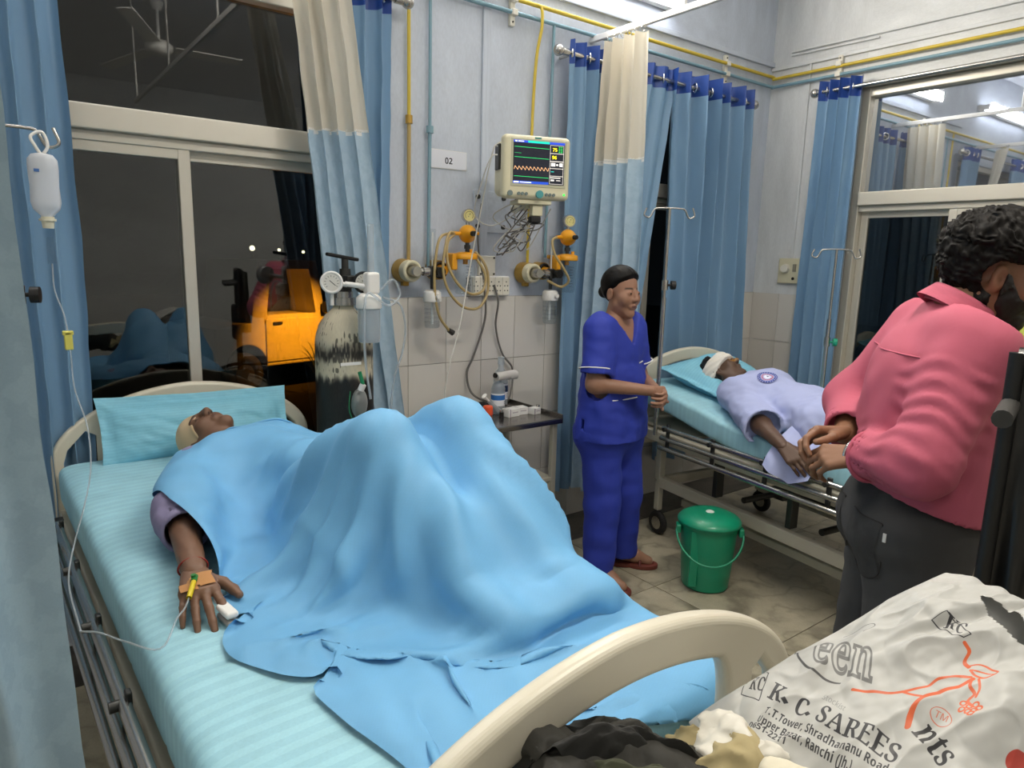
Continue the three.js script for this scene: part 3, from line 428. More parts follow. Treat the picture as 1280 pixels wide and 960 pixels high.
// ---------------------------------------------------------------- oxygen cylinder
{
  const g = thing('oxygen_cylinder', 'tall black gas cylinder with chipped white shoulder and pressure gauges', 'gas cylinder', [1.14, 0, -2.665]);
  const R = 0.117, pts = [[0, 0.005], [R - 0.01, 0.005], [R, 0.02], [R, 1.0], [R, 1.13], [R - 0.005, 1.17], [R - 0.02, 1.215], [R - 0.045, 1.25], [0.05, 1.27], [0.042, 1.28], [0.04, 1.3], [0, 1.3]];
  const paint = pixTex(512, 1024, (u, v) => { const y = v * 1.3, n = tf4(u, v * 2, 10, 60), f = tnoise(u, v, 128, 8), e = tnoise(u, v, 64, 12); let t = sstep(-0.02, 0.02, y - (1.0 + (tnoise(u, 0.5, 24, 4) - 0.5) * 0.03)); const chip = sstep(0.52, 0.6, n * 0.6 + e * 0.4 - Math.abs(y - 1.1) * 1.1 + 0.03) , ring = Math.exp(-Math.pow((y - 1.105 - (n - 0.5) * 0.05) / 0.028, 2)); t *= 1 - 0.8 * chip * 0.7; t *= 1 - 0.85 * clamp(ring * (0.5 + e), 0, 1); const grime = f * 12; return [lerp(24, 196, t) + grime, lerp(22, 188, t) + grime, lerp(21, 164, t) + grime * 0.8]; });
  const bg = lathe(pts, 48); setUV(bg, () => [0, 0]); { const p = bg.attributes.position, u = bg.attributes.uv, n = pts.length; for (let i = 0; i < p.count; i++) u.setXY(i, Math.floor(i / n) / 48 * 2, p.getY(i) / 1.3); }
  obj('cylinder_body', [bg], std(0xffffff, 0.5, { map: paint }), g);
  obj('neck_ring', [cyl(0.048, 0.05, 0.03, 0, 1.305, 0), cyl(0.04, 0.04, 0.03, 0, 1.33, 0)], M.steel, g);
  obj('valve', [cyl(0.022, 0.026, 0.1, 0.01, 1.385, 0), cyl(0.014, 0.014, 0.05, 0.01, 1.45, 0), rbox(0.04, 0.05, 0.07, 0.006, 0.01, 1.385, 0.03)], M.darkSteel, g);
  obj('valve_handle', [tf(rbox(0.15, 0.014, 0.022, 0.005), { r: [0, 0.2, -0.14], p: [0.0, 1.482, 0] })], M.black, g);
  for (const [x, rim, nm] of [[-0.085, M.white, 'white'], [0.05, M.black, 'black']]) {
    const a = obj('pressure_gauge', [tf(cyl(0.04, 0.04, 0.03, 0, 0, 0, 32), { r: [Math.PI / 2, 0, 0] }), tf(torus(0.038, 0.006, 32), { p: [0, 0, 0.014] }), rod([0, -0.03, -0.01], [0, -0.09, -0.01], 0.008), rod([0, 0, -0.015], [-x * 0.7, -0.01, -0.02], 0.009)], rim, g); a.position.set(x, 1.385, 0.09); a.rotation.y = -0.4;
    obj('dial', [new THREE.CircleGeometry(0.034, 32).translate(0, 0, 0.0165)], std(0xffffff, 0.5, { map: canvasTex(128, 128, (c) => { c.fillStyle = '#dedcd4'; c.fillRect(0, 0, 128, 128); c.strokeStyle = '#333'; c.lineWidth = 3; for (let k = 0; k < 11; k++) { const t = 2.4 + k * 0.45; c.beginPath(); c.moveTo(64 + 40 * Math.cos(t), 64 + 40 * Math.sin(t)); c.lineTo(64 + 52 * Math.cos(t), 64 + 52 * Math.sin(t)); c.stroke(); } c.lineWidth = 5; c.beginPath(); c.moveTo(50, 50); c.lineTo(92, 86); c.stroke(); }, { clamp: true }) }), a);
  }
  const h = thing('humidifier', 'white flow meter and clear humidifier bottle attached to the gas cylinder', 'humidifier', [1.175, 1.2, -2.5]);
  obj('flow_tube', [cyl(0.013, 0.013, 0.2, 0.01, 0.31, 0)], M.soft, h); obj('flow_block', [rbox(0.055, 0.085, 0.05, 0.012, 0.012, 0.185, 0), rod([0, 0.17, 0], [-0.075, 0.18, -0.05], 0.01)], M.white, h);
  obj('bottle_lid', [lathe([[0, 0.145], [0.03, 0.145], [0.048, 0.13], [0.05, 0.09], [0.043, 0.085], [0, 0.085]])], M.white, h);
  obj('bottle', [lathe([[0.043, 0.085], [0.044, 0.06], [0.043, -0.03], [0.036, -0.045], [0, -0.046]]), cyl(0.042, 0.04, 0.03, 0, -0.03, 0)], M.soft, h); obj('bottle_label', [cyl(0.03, 0.03, 0.1, 0, 0.02, 0)], M.soft, h);
  obj('outlet_hose', [tube([[0.04, 0.16, 0.02], [0.09, 0.2, 0.03], [0.12, 0.14, 0.03], [0.06, 0.1, 0.05], [-0.03, 0.15, 0.06], [-0.05, 0.1, 0.07], [-0.05, -0.1, 0.07], [-0.03, -0.26, 0.07]], 0.005, 80)], M.soft, h);
  obj('spare_hose', [tube([[0.05, 0.13, 0.02], [0.13, 0.1, 0.01], [0.16, 0.0, 0.0], [0.15, -0.1, -0.01], [0.12, -0.2, -0.02], [0.1, -0.38, -0.02], [0.1, -0.6, -0.02]], 0.0045, 60)], M.soft, h);
  const m = thing('oxygen_mask', 'clear oxygen mask with green straps hanging on the black cylinder', 'oxygen mask', [1.15, 0.93, -2.52]);
  obj('mask_shell', [surf((u, v) => { const a = u * Math.PI * 2, t = v, r = 0.045 * Math.sin(Math.pow(t, 0.7) * Math.PI * 0.55); return [r * Math.cos(a) * 0.8 + t * 0.03 - 0.03, -0.01 + r * Math.sin(a) * 1.35 - t * 0.02, 0.035 - t * 0.06]; }, 24, 12)], phy(0xdfe6e4, 0.3, { transmission: 0.7, thickness: 0 }), m);
  obj('mask_port', [rod([-0.02, 0.035, 0.03], [-0.01, 0.06, 0.035], 0.013)], M.white, m); obj('mask_valve', [rod([-0.012, 0.06, 0.035], [-0.025, 0.11, 0.035], 0.008)], std(0x1f8a5a, 0.5), m);
  obj('strap', [tube([[-0.05, 0.03, 0], [-0.06, -0.04, 0.01], [-0.05, -0.1, 0.02], [-0.07, -0.14, 0.02], [-0.04, -0.13, 0.02], [-0.02, -0.08, 0.01], [0.0, -0.05, 0]], 0.0022, 60, 5)], std(0x1e7a4c, 0.6), m);
  obj('name_strip', [rbox(0.085, 0.012, 0.002, 0.0008, -0.06, 0.145, 0.035)], M.white, m);
}
// ---------------------------------------------------------------- curtains, rods, tracks
M.curtain = phy(0x7fa2c0, 0.5, { sheen: 0.5, sheenRoughness: 0.35, sheenColor: new THREE.Color(0x9cc4e4), bumpMap: weave, bumpScale: 0.0002, transmission: 0 });
M.band = phy(0x274a96, 0.42, { sheen: 0.4, sheenRoughness: 0.3, sheenColor: new THREE.Color(0x6f8fd8) });
const clothPat = (a, b, sd) => pixTex(256, 256, (u, v) => { const n = sstep(0.45, 0.6, tf4(u, v, 10, sd)) * 0.5 + tnoise(u, v, 128, sd + 2) * 0.3; return [0, 1, 2].map(c => lerp(a[c], b[c], n)); }, { repeat: [3, 7] });
M.privacy = phy(0xffffff, 0.7, { map: clothPat([176, 199, 216], [160, 186, 205], 3) });
M.privacyFront = phy(0xffffff, 0.75, { map: clothPat([152, 174, 186], [138, 160, 174], 9) });
const meshA = pixTex(64, 64, (u, v, i, j) => { const k = (i % 4 < 2) !== (j % 4 < 2) ? 255 : 120; return [k, k, k]; }, { linear: true, repeat: [60, 60] });
M.mesh = phy(0xe2dccd, 0.8, { transmission: 0.28, thickness: 0 });
// top: [[x,z],[x,z]] line, bot likewise, y0 > y1; folds, amp(v)
function drape(o) {
  const { top, bot, y0, y1, folds, amp = [0.03, 0.04], seed = 1, v0 = 0, v1 = 1, nu = folds * 16, nv = 40, yv = null } = o;
  const d = [top[1][0] - top[0][0], top[1][1] - top[0][1]], l = Math.hypot(...d), n = [-d[1] / l, d[0] / l];
  return surf((u, t) => {
    const v = lerp(v0, v1 instanceof Function ? v1(u) : v1, t); const uu = u + 0.035 * noise(u * 5, v * 1.5, seed) * Math.min(1, v * 3); let x = lerp(lerp(top[0][0], top[1][0], uu), lerp(bot[0][0], bot[1][0], uu), v), z = lerp(lerp(top[0][1], top[1][1], uu), lerp(bot[0][1], bot[1][1], uu), v);
    const a = lerp(amp[0], amp[1], v) * (0.75 + 0.5 * noise(u * folds * 0.7, v * 1.2, seed + 3)), ph = uu * folds * Math.PI * 2 + (o.phase || 0) + noise(u * 3, v * 2.2, seed + 8) * 1.5 * v; const s = Math.sin(ph) + 0.25 * Math.sin(2 * ph + 1 + seed);
    x += n[0] * a * s + d[0] / l * 0.3 * a * Math.cos(ph) ; z += n[1] * a * s + d[1] / l * 0.3 * a * Math.cos(ph);
    const sag = (o.sag || 0) * v * (1 - v); x += n[0] * sag; z += n[1] * sag;
    return [x + 0.006 * noise(u * 9, v * 14, seed + 20), lerp(y0, y1, v) + (o.hem || 0) * noise(u * folds, 0, seed) * v, z];
  }, nu, nv);
}
function windowCurtain(lab, o, rings) {
  const c = thing('window_curtain', lab, 'curtain'); const h = 0.115 / (o.y0 - o.y1);
  obj('curtain_panel', [drape({ ...o, v0: h, nv: 50 })], M.curtain, c); obj('heading_band', [drape({ ...o, v1: h, nv: 6 })], M.band, c);
  for (const r of rings) obj('eyelet', [tf(torus(0.024, 0.006, 20, 8), { r: [0, r[3] || 0.9, 0], p: r })], M.chrome, c); return c;
}
function curtainRod(lab, a, b, ends) {
  const g = thing('curtain_rod', lab, 'curtain rod'); obj('rod', [rod(a, b, 0.0125, 16)], M.steel, g);
  for (const e of ends) { const p = e ? b : a, q = e ? a : b, d = nrm3(sub3(p, q)); obj('finial', [sph(0.028, ...add3(p, d, 0.03)), rod(add3(p, d, -0.03), add3(p, d, 0.01), 0.018)], M.steel, g); }
  for (const t of [0.04, 0.96]) { const p = mix3(a, b, t), wall = Math.abs(a[2] - b[2]) > Math.abs(a[0] - b[0]) ? [XR, p[1], p[2]] : [p[0], p[1], ZB]; obj('bracket', [rod(p, wall, 0.008)], M.steel, g); } return g;
}
curtainRod('steel curtain rod with round finial over the sliding window', [-0.95, 2.545, -2.8], [1.48, 2.545, -2.8], [1]);
curtainRod('steel curtain rod with round finial right of the monitor', [2.38, 2.512, -2.8], [3.96, 2.49, -2.8], [0, 1]);
curtainRod('steel curtain rod along the side wall window', [4.22, 2.55, -2.5], [4.22, 2.55, -0.05], [0]);
windowCurtain('long blue curtain gathered behind the drip bottle at the sliding window', { top: [[-0.42, -2.8], [0.24, -2.8]], bot: [[-0.42, -2.79], [0.25, -2.78]], y0: 2.61, y1: 0.2, folds: 9, amp: [0.03, 0.036], seed: 5 }, [[-0.2, 2.55, -2.8], [0.05, 2.55, -2.8]]);
windowCurtain('blue curtain with royal blue heading between sliding window and yellow pipe', { top: [[1.14, -2.8], [1.43, -2.8]], bot: [[1.2, -2.865], [1.42, -2.865]], y0: 2.6, y1: 0.25, folds: 4, amp: [0.035, 0.012], seed: 9 }, [[1.2, 2.545, -2.8], [1.3, 2.545, -2.8], [1.4, 2.545, -2.8]]);
windowCurtain('narrow blue curtain hanging right beside the monitor and suction jar', { top: [[2.41, -2.8], [2.66, -2.8]], bot: [[2.44, -2.82], [2.66, -2.82]], y0: 2.575, y1: 0.2, folds: 3, amp: [0.035, 0.025], seed: 14 }, [[2.44, 2.51, -2.8], [2.56, 2.51, -2.8]]);
windowCurtain('blue curtain panel pulled aside behind the nurse', { top: [[2.78, -2.8], [3.22, -2.8]], bot: [[2.62, -2.84], [2.94, -2.84]], y0: 2.57, y1: 0.25, folds: 4, amp: [0.03, 0.02], seed: 19 }, [[2.95, 2.505, -2.8], [3.12, 2.505, -2.8]]);
windowCurtain('wide blue eyelet curtain behind the headboard near the corner', { top: [[3.2, -2.8], [3.95, -2.8]], bot: [[3.28, -2.83], [4.03, -2.8]], y0: 2.57, y1: 0.25, folds: 6, amp: [0.055, 0.055], seed: 23, phase: 2 }, [[3.22, 2.502, -2.8, 1.1], [3.4, 2.5, -2.8, 1.1], [3.55, 2.497, -2.8, 1.1], [3.72, 2.495, -2.8, 1.1], [3.88, 2.493, -2.8, 1.1]]);
windowCurtain('blue satin curtain bunched at the edge of the side wall window', { top: [[4.21, -2.5], [4.21, -2.24]], bot: [[4.2, -2.52], [4.2, -2.22]], y0: 2.61, y1: 0.3, folds: 4, amp: [0.035, 0.04], seed: 31 }, [[4.22, 2.55, -2.46, 0], [4.22, 2.55, -2.3, 0]]);
// privacy curtains: mesh upper part, cloth below, on ceiling tracks
function privacyCurtain(lab, o, vm, cloth) {
  const c = thing('privacy_curtain', lab, 'curtain'); obj('mesh_panel', [drape({ ...o, v1: vm, nv: 24 })], M.mesh, c); obj('cloth_panel', [drape({ ...o, v0: vm, nv: 40 })], cloth, c);
  obj('seam', [drape({ ...o, v0: vm - 0.004, v1: vm + 0.006, nv: 2 })].map(g => { const p = g.attributes.position; return g.scale(1, 1, 1); }), M.white, c);
  const d = sub3([o.top[1][0], 0, o.top[1][1]], [o.top[0][0], 0, o.top[0][1]]); for (let k = 0; k < 6; k++) { const p = add3([o.top[0][0], o.y0 + 0.012, o.top[0][1]], d, (k + 0.5) / 6); obj('curtain_hook', [torus(0.013, 0.0025, 14, 6).translate(...p)], M.chrome, c); }
  return c;
}
privacyCurtain('pale blue privacy curtain with ivory mesh top beside the gas cylinder', { top: [[0.965, -2.72], [1.12, -2.56]], bot: [[1.22, -2.835], [1.55, -2.81]], y0: 2.6, y1: 0.3, folds: 4, amp: [0.026, 0.014], seed: 41 }, 0.275, M.privacy);
privacyCurtain('pale blue privacy curtain with ivory mesh top behind the nurse', { top: [[2.65, -2.78], [2.65, -2.5]], bot: [[2.5, -2.76], [2.62, -2.42]], y0: 2.6, y1: 0.24, folds: 4, amp: [0.035, 0.045], seed: 47 }, 0.255, M.privacy);
privacyCurtain('grey blue privacy curtain hanging left of the bed beside the viewer', { top: [[-0.42, -1.0], [-0.005, -1.1]], bot: [[-0.42, -1.0], [0.064, -1.1]], y0: 2.6, y1: 0.22, folds: 4, amp: [0.03, 0.035], seed: 53 }, 0.24, M.privacyFront);
for (const [x, l] of [[1.04, 'white ceiling rail carrying the curtain beside the gas cylinder'], [2.65, 'white ceiling rail carrying the curtain behind the nurse'], [-0.2, 'white ceiling rail left of the first bed']]) {
  const g = thing('curtain_track', l, 'curtain rail'); obj('rail', [rbox(0.022, 0.03, 3.4, 0.004, x, 2.635, ZB + 1.7)], M.white, g); for (const z of [-2.0, -0.8, 0.4]) obj('hanger', [rod([x, 2.65, z], [x, CEIL, z], 0.006)], M.white, g);
}
// ---------------------------------------------------------------- people: library
function frame(up, front) { const U = nrm3(up), F0 = nrm3(front), L = nrm3(crs3(U, F0)), F = crs3(L, U); return { U, F, L }; }   // L = person's left
const toW = (fr, o, p) => [o[0] + fr.L[0] * p[0] + fr.U[0] * p[1] + fr.F[0] * p[2], o[1] + fr.L[1] * p[0] + fr.U[1] * p[1] + fr.F[1] * p[2], o[2] + fr.L[2] * p[0] + fr.U[2] * p[1] + fr.F[2] * p[2]];
const inLocal = (f, fr, o, s) => (x, y, z) => { const d = [x - o[0], y - o[1], z - o[2]]; return f(dot3(d, fr.L) / s, dot3(d, fr.U) / s, dot3(d, fr.F) / s) * s; };
const headBase = union([ell([0, 0.045, -0.015], [0.074, 0.086, 0.094]), ell([0, -0.025, 0.026], [0.06, 0.084, 0.064]), bone([-0.043, -0.055, 0.01], [0, -0.098, 0.06], 0.022, 0.021), bone([0.043, -0.055, 0.01], [0, -0.098, 0.06], 0.022, 0.021), ell([0.038, -0.022, 0.056], [0.028, 0.03, 0.028]), ell([-0.038, -0.022, 0.056], [0.028, 0.03, 0.028])], 0.022);
const faceParts = [bone([0, 0.02, 0.088], [0, -0.022, 0.11], 0.009, 0.013), bone([-0.011, -0.026, 0.099], [0.011, -0.026, 0.099], 0.0105), bone([-0.019, -0.058, 0.081], [0, -0.053, 0.0905], 0.005, 0.0068), bone([0.019, -0.058, 0.081], [0, -0.053, 0.0905], 0.005, 0.0068), bone([-0.015, -0.064, 0.081], [0.015, -0.064, 0.081], 0.0085, 0.0085), ell([0, -0.1, 0.066], [0.022, 0.017, 0.016])];
const browF = union([bone([-0.04, 0.026, 0.07], [-0.01, 0.03, 0.083], 0.011), bone([0.04, 0.026, 0.07], [0.01, 0.03, 0.083], 0.011)], 0.01);
const earF = s => { const e = ell([s * 0.079, -0.004, -0.012], [0.009, 0.032, 0.019]), c = ell([s * 0.088, -0.003, -0.006], [0.007, 0.02, 0.011]); return (x, y, z) => smax(e(x, y, z), -c(x, y, z), 0.004); };
const earL = earF(1), earR = earF(-1);
const faceSoft = [bone([0, 0.018, 0.087], [0, -0.022, 0.105], 0.0075, 0.0112), bone([-0.0095, -0.026, 0.096], [0.0095, -0.026, 0.096], 0.0095), ...faceParts.slice(2, 5), ell([0, -0.098, 0.062], [0.019, 0.016, 0.015]), ell([0.037, -0.024, 0.055], [0.027, 0.029, 0.022]), ell([-0.037, -0.024, 0.055], [0.027, 0.029, 0.022])];
function headSoft(x, y, z) {
  const ax = Math.abs(x); let d = headBase(x, y, z);
  d = smax(d, -(Math.hypot(ax - 0.033, y - 0.008, z - 0.102) - 0.016), 0.016);
  d = smin(d, Math.hypot((ax - 0.032) * 0.8, y - 0.006, z - 0.0765) - 0.0125, 0.005);
  for (const f of faceSoft) d = smin(d, f(x, y, z), 0.011);
  return smin(d, Math.min(earL(x, y, z), earR(x, y, z)), 0.006);
}
function headF(x, y, z) {
  let d = smin(headBase(x, y, z), browF(x, y, z), 0.014); const ax = Math.abs(x);
  d = smax(d, -(Math.hypot(ax - 0.033, y - 0.008, z - 0.101) - 0.018), 0.014);
  d = smin(d, Math.hypot((ax - 0.032) * 0.8, y - 0.006, z - 0.0755) - 0.0125, 0.004);
  for (const f of faceParts) d = smin(d, f(x, y, z), 0.009);
  d = smin(d, Math.min(earL(x, y, z), earR(x, y, z)), 0.006);
  return d;
}
function faceColor(skin, o = {}) {   // colours of skin, lips, brows, lashes, painted mouth and nostril shade at head-local points
  const lip = o.lip || [skin[0] * 0.72, skin[1] * 0.55, skin[2] * 0.55], hair = o.hair || [0.012, 0.009, 0.008];
  return (x, y, z) => {
    const ax = Math.abs(x); let c = skin, t;
    t = (1 - sstep(0.004, 0.008, Math.abs(y + 0.0595))) * (1 - sstep(0.017, 0.022, ax)) * sstep(0.07, 0.08, z); c = mix3(c, lip, t * 0.9);
    t = (1 - sstep(0.0008, 0.0022, Math.abs(y + 0.0595))) * (1 - sstep(0.016, 0.021, ax)) * sstep(0.07, 0.08, z); c = mix3(c, [lip[0] * 0.3, lip[1] * 0.3, lip[2] * 0.3], t);  // parting of the lips: crease shade put into the colour, not modelled
    const by = 0.0305 + 0.006 * (1 - Math.pow((ax - 0.03) / 0.022, 2)) - 0.004; t = (1 - sstep(0.003, 0.0055, Math.abs(y - by))) * sstep(0.009, 0.014, ax) * (1 - sstep(0.046, 0.053, ax)) * sstep(0.05, 0.06, z); c = mix3(c, hair, t * 0.85);
    if (o.closed) { t = (1 - sstep(0.0012, 0.003, Math.abs(y - 0.001 + Math.pow((ax - 0.032) / 0.02, 2) * -0.003))) * sstep(0.016, 0.02, ax) * (1 - sstep(0.044, 0.048, ax)) * sstep(0.06, 0.07, z); c = mix3(c, hair, t * 0.9); }
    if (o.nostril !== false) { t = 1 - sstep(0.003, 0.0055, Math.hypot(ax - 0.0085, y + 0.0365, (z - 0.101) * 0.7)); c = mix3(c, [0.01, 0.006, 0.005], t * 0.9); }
    if (o.extra) c = o.extra(x, y, z, c);
    return c;
  };
}
// hand: wrist, finger direction d, back-of-hand normal n, thumb side sign, curls per finger, scale
function handF(w, d, n, side, curls, s = 1, spread = 0.06, thumb = {}) {
  const Y = nrm3(d), X0 = nrm3(crs3(Y, nrm3(n))), Z = crs3(X0, Y), X = X0.map(v => v * side), P = p => [0, 1, 2].map(k => w[k] + (X[k] * p[0] + Y[k] * p[1] + Z[k] * p[2]) * s);
  const palm = [], fingers = [], tips = [], bx = [0.03, 0.0105, -0.009, -0.027], ly = [0.088, 0.092, 0.087, 0.078], seg = [[0.043, 0.026, 0.021], [0.047, 0.03, 0.022], [0.043, 0.027, 0.021], [0.034, 0.021, 0.019]], rad = [0.0095, 0.0098, 0.0093, 0.0082];
  for (let i = 0; i < 4; i++) {
    palm.push(bone(P([bx[i] * 0.55, 0.004, 0]), P([bx[i], ly[i], 0.002]), 0.0145 * s, 0.0115 * s));
    let p = [bx[i], ly[i], 0], a = curls[i][0], sp = spread * (1.5 - i) ; const parts = [], rr = rad[i];
    for (let k = 0; k < 3; k++) { const dir = [Math.sin(sp) * Math.cos(a), Math.cos(sp) * Math.cos(a), -Math.sin(a)], q = [p[0] + dir[0] * seg[i][k], p[1] + dir[1] * seg[i][k], p[2] + dir[2] * seg[i][k]]; parts.push(bone(P(p), P(q), (rr - k * 0.0007) * s, (rr - (k + 1) * 0.0009) * s)); p = q; a += curls[i][k + 1] || 0; tips[i] = { p: P(q), dir: [0, 1, 2].map(m => X[m] * dir[0] + Y[m] * dir[1] + Z[m] * dir[2]), n: Z }; }
    fingers.push(union(parts, 0.003 * s));
  }
  const tb = [0.016, 0.018, -0.006], t1 = add3(tb, nrm3(thumb.d1 || [0.75, 0.7, -0.3]), 0.045), t2 = add3(t1, nrm3(thumb.d2 || [0.45, 0.9, -0.25]), 0.034), t3 = add3(t2, nrm3(thumb.d3 || [0.25, 0.95, -0.2]), 0.026);
  fingers.push(union([bone(P(tb), P(t1), 0.0165 * s, 0.0125 * s), bone(P(t1), P(t2), 0.0118 * s, 0.0105 * s), bone(P(t2), P(t3), 0.0105 * s, 0.0085 * s)], 0.006 * s)); tips[4] = { p: P(t3) };
  const pf = union(palm, 0.014 * s), lo = [1e9, 1e9, 1e9], hi = [-1e9, -1e9, -1e9];
  for (const q of [w, P([0.04, 0.05, 0]), P([-0.04, 0.05, 0]), ...tips.map(t => t.p), P([0.03, 0.1, -0.02]), P([0, 0.14, 0]), P(t1), P(t2)]) for (let k = 0; k < 3; k++) { lo[k] = Math.min(lo[k], q[k] - 0.045 * s); hi[k] = Math.max(hi[k], q[k] + 0.045 * s); }
  const f = (x, y, z) => { let m = pf(x, y, z), e = 1e9; for (const g of fingers) { const q = g(x, y, z); m = m; e = Math.min(e, q); } return smin(m, e, 0.008 * s); };
  return { f, lo, hi, P, tips };
}
function bonesOf(J) {
  const { fr, w = 1, d = 1 } = J, Ff = s => [...fr.F, s * d];
  const mid = (a, b, t) => mix3(a, b, t), wc = mix3(J.pel, J.chest, 0.5);
  const torso = [bone(mid(J.chest, J.shL, 0.45), mid(J.chest, J.shR, 0.45), 0.112 * w, 0.112 * w, Ff(0.82)), bone(mid(J.neck, J.shL, 0.75), mid(J.neck, J.shR, 0.75), 0.06 * w, 0.06 * w, Ff(0.9)), bone(add3(wc, fr.L, 0.045 * w), add3(wc, fr.L, -0.045 * w), 0.103 * w * (J.belly || 1), 0.103 * w * (J.belly || 1), Ff(0.85)), bone(add3(J.pel, fr.L, 0.07 * w), add3(J.pel, fr.L, -0.07 * w), 0.105 * w, 0.105 * w, Ff(0.88)), bone(J.chest, J.pel, 0.1 * w, 0.1 * w, Ff(0.85))];
  const neck = [bone(add3(J.neck, fr.U, -0.02), mid(J.neck, J.head, 0.62), 0.056 * (J.nk || 1), 0.05 * (J.nk || 1))];
  const arm = s => [bone(J['sh' + s], J['el' + s], 0.052 * (J.aw || 1), 0.04 * (J.aw || 1)), bone(J['el' + s], J['wr' + s], 0.04 * (J.aw || 1), 0.026 * (J.aw || 1))];
  const leg = s => J['hip' + s] ? [bone(J['hip' + s], J['kn' + s], 0.088 * (J.lw || 1), 0.056 * (J.lw || 1)), bone(J['kn' + s], J['an' + s], 0.055 * (J.lw || 1), 0.036)] : [];
  const foot = s => J['toe' + s] ? [bone(J['an' + s], J['toe' + s], 0.034, 0.024), bone(add3(J['an' + s], sub3(J['toe' + s], J['an' + s]), -0.25), mid(J['an' + s], J['toe' + s], 0.5), 0.03, 0.03)] : [];
  return { torso, neck, armL: arm('L'), armR: arm('R'), legL: leg('L'), legR: leg('R'), footL: foot('L'), footR: foot('R') };
}
function bbox(pts, m) { const lo = [1e9, 1e9, 1e9], hi = [-1e9, -1e9, -1e9]; for (const p of pts) for (let k = 0; k < 3; k++) { lo[k] = Math.min(lo[k], p[k] - m); hi[k] = Math.max(hi[k], p[k] + m); } return [lo, hi]; }
function mergeC(gs) { const out = gs.map(g => { const c = g.toNonIndexed(); if (!c.attributes.uv) c.setAttribute('uv', new THREE.BufferAttribute(new Float32Array(c.attributes.position.count * 2), 2)); return c; }); return mergeGeometries(out); }
const skinMat = r => new THREE.MeshPhysicalMaterial({ vertexColors: true, roughness: r || 0.5, side: THREE.DoubleSide, sheen: 0.1 });
// skin body: one continuous figure (head, hands at fine cells)
function bodyMesh(parent, J, o) {
  const B = bonesOf(J), skin = o.skin, fine = o.cell || 0.011, gs = [], limb = [];
  const all = union([...B.torso, ...B.neck, ...B.armL, ...B.armR, ...B.legL, ...B.legR, ...B.footL, ...B.footR], 0.03);
  const pts = Object.entries(J).filter(([k, v]) => Array.isArray(v) && v.length === 3 && k !== 'head').map(e => e[1]);
  const sk = () => skin;
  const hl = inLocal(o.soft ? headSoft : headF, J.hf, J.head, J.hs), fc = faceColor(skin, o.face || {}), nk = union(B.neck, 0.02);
  const toL = (x, y, z) => { const d = [x - J.head[0], y - J.head[1], z - J.head[2]]; return [dot3(d, J.hf.L) / J.hs, dot3(d, J.hf.U) / J.hs, dot3(d, J.hf.F) / J.hs]; };
  const [lo, hi] = bbox(pts, 0.17); gs.push(sdfMesh((x, y, z) => all(x, y, z), lo, hi, fine, sk));
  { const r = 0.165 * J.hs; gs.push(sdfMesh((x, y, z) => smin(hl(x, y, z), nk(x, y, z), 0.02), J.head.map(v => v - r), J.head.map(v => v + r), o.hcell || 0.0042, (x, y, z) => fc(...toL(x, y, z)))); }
  for (const h of o.hands || []) gs.push(sdfMesh(h.f, h.lo, h.hi, 0.0034, sk));
  return obj('body', [mergeC(gs)], skinMat(o.rough), parent);
}
function shell(f, th) { return (x, y, z) => { const d = f(x, y, z); return Math.max(d, -(d + th)); }; }
const plane = (p, n) => { const q = nrm3(n), c = dot3(p, q); return (x, y, z) => x * q[0] + y * q[1] + z * q[2] - c; };
const inflate = (fs, r, k = 0.04) => { const u = union(fs, k); return (x, y, z) => u(x, y, z) - r; };
function garment(parent, name, m, full, cuts, lo, hi, cell, th, wr) {
  const f = wr ? (x, y, z) => full(x, y, z) + wr(x, y, z) : full;
  return obj(name, [sdfMesh((x, y, z) => { const d = f(x, y, z); let m = -1; for (const c of cuts) m = Math.max(m, c(x, y, z)); return Math.max(d, m > -0.05 ? -(d + th) : -1, m); }, lo, hi, cell)], m, parent);
}
// ---------------------------------------------------------------- patient under the sheet (supine, knees raised)
const skinP1 = [0.19, 0.098, 0.058];
const P1 = {}; {
  const ax = nrm3([-0.25, 0, -0.97]);            // towards the crown
  P1.fr = frame(ax, [0, 1, 0]); P1.w = 0.84;
  Object.assign(P1, { pel: [0.735, 0.85, -1.73], chest: [0.625, 0.848, -2.13], neck: [0.58, 0.855, -2.325], head: [0.55, 0.868, -2.45], shL: [0.755, 0.845, -2.27], shR: [0.44, 0.84, -2.13], elR: [0.335, 0.835, -1.83], wrR: [0.293, 0.812, -1.50], elL: [0.91, 0.83, -2.02], wrL: [0.93, 0.83, -1.78], hipL: [0.81, 0.862, -1.72], hipR: [0.655, 0.862, -1.69], knL: [0.905, 1.08, -1.405], knR: [0.695, 1.07, -1.40], anL: [0.945, 0.815, -1.09], anR: [0.735, 0.815, -1.09], toeL: [0.965, 0.795, -0.96], toeR: [0.745, 0.795, -0.96], hs: 0.86, lw: 0.95 });
  const hf = frame([-0.62, -0.1, -0.78], [-0.12, 1, 0.12]); P1.hf = hf;
}
const hand1 = handF(P1.wrR, [-0.13, -0.035, 1], [-0.08, 1, 0.05], -1, [[0.25, 0.25, 0.2], [0.28, 0.25, 0.2], [0.3, 0.28, 0.2], [0.32, 0.3, 0.25]], 0.98, 0.13, { d1: [0.8, 0.6, -0.15], d2: [0.5, 0.85, -0.2], d3: [0.3, 0.95, -0.1] });
const person1 = thing('person', 'patient with bandaged head lying under the blue sheet, knees drawn up', 'person');
bodyMesh(person1, P1, { skin: skinP1, hands: [hand1], face: { closed: true }, hcell: 0.0036 });
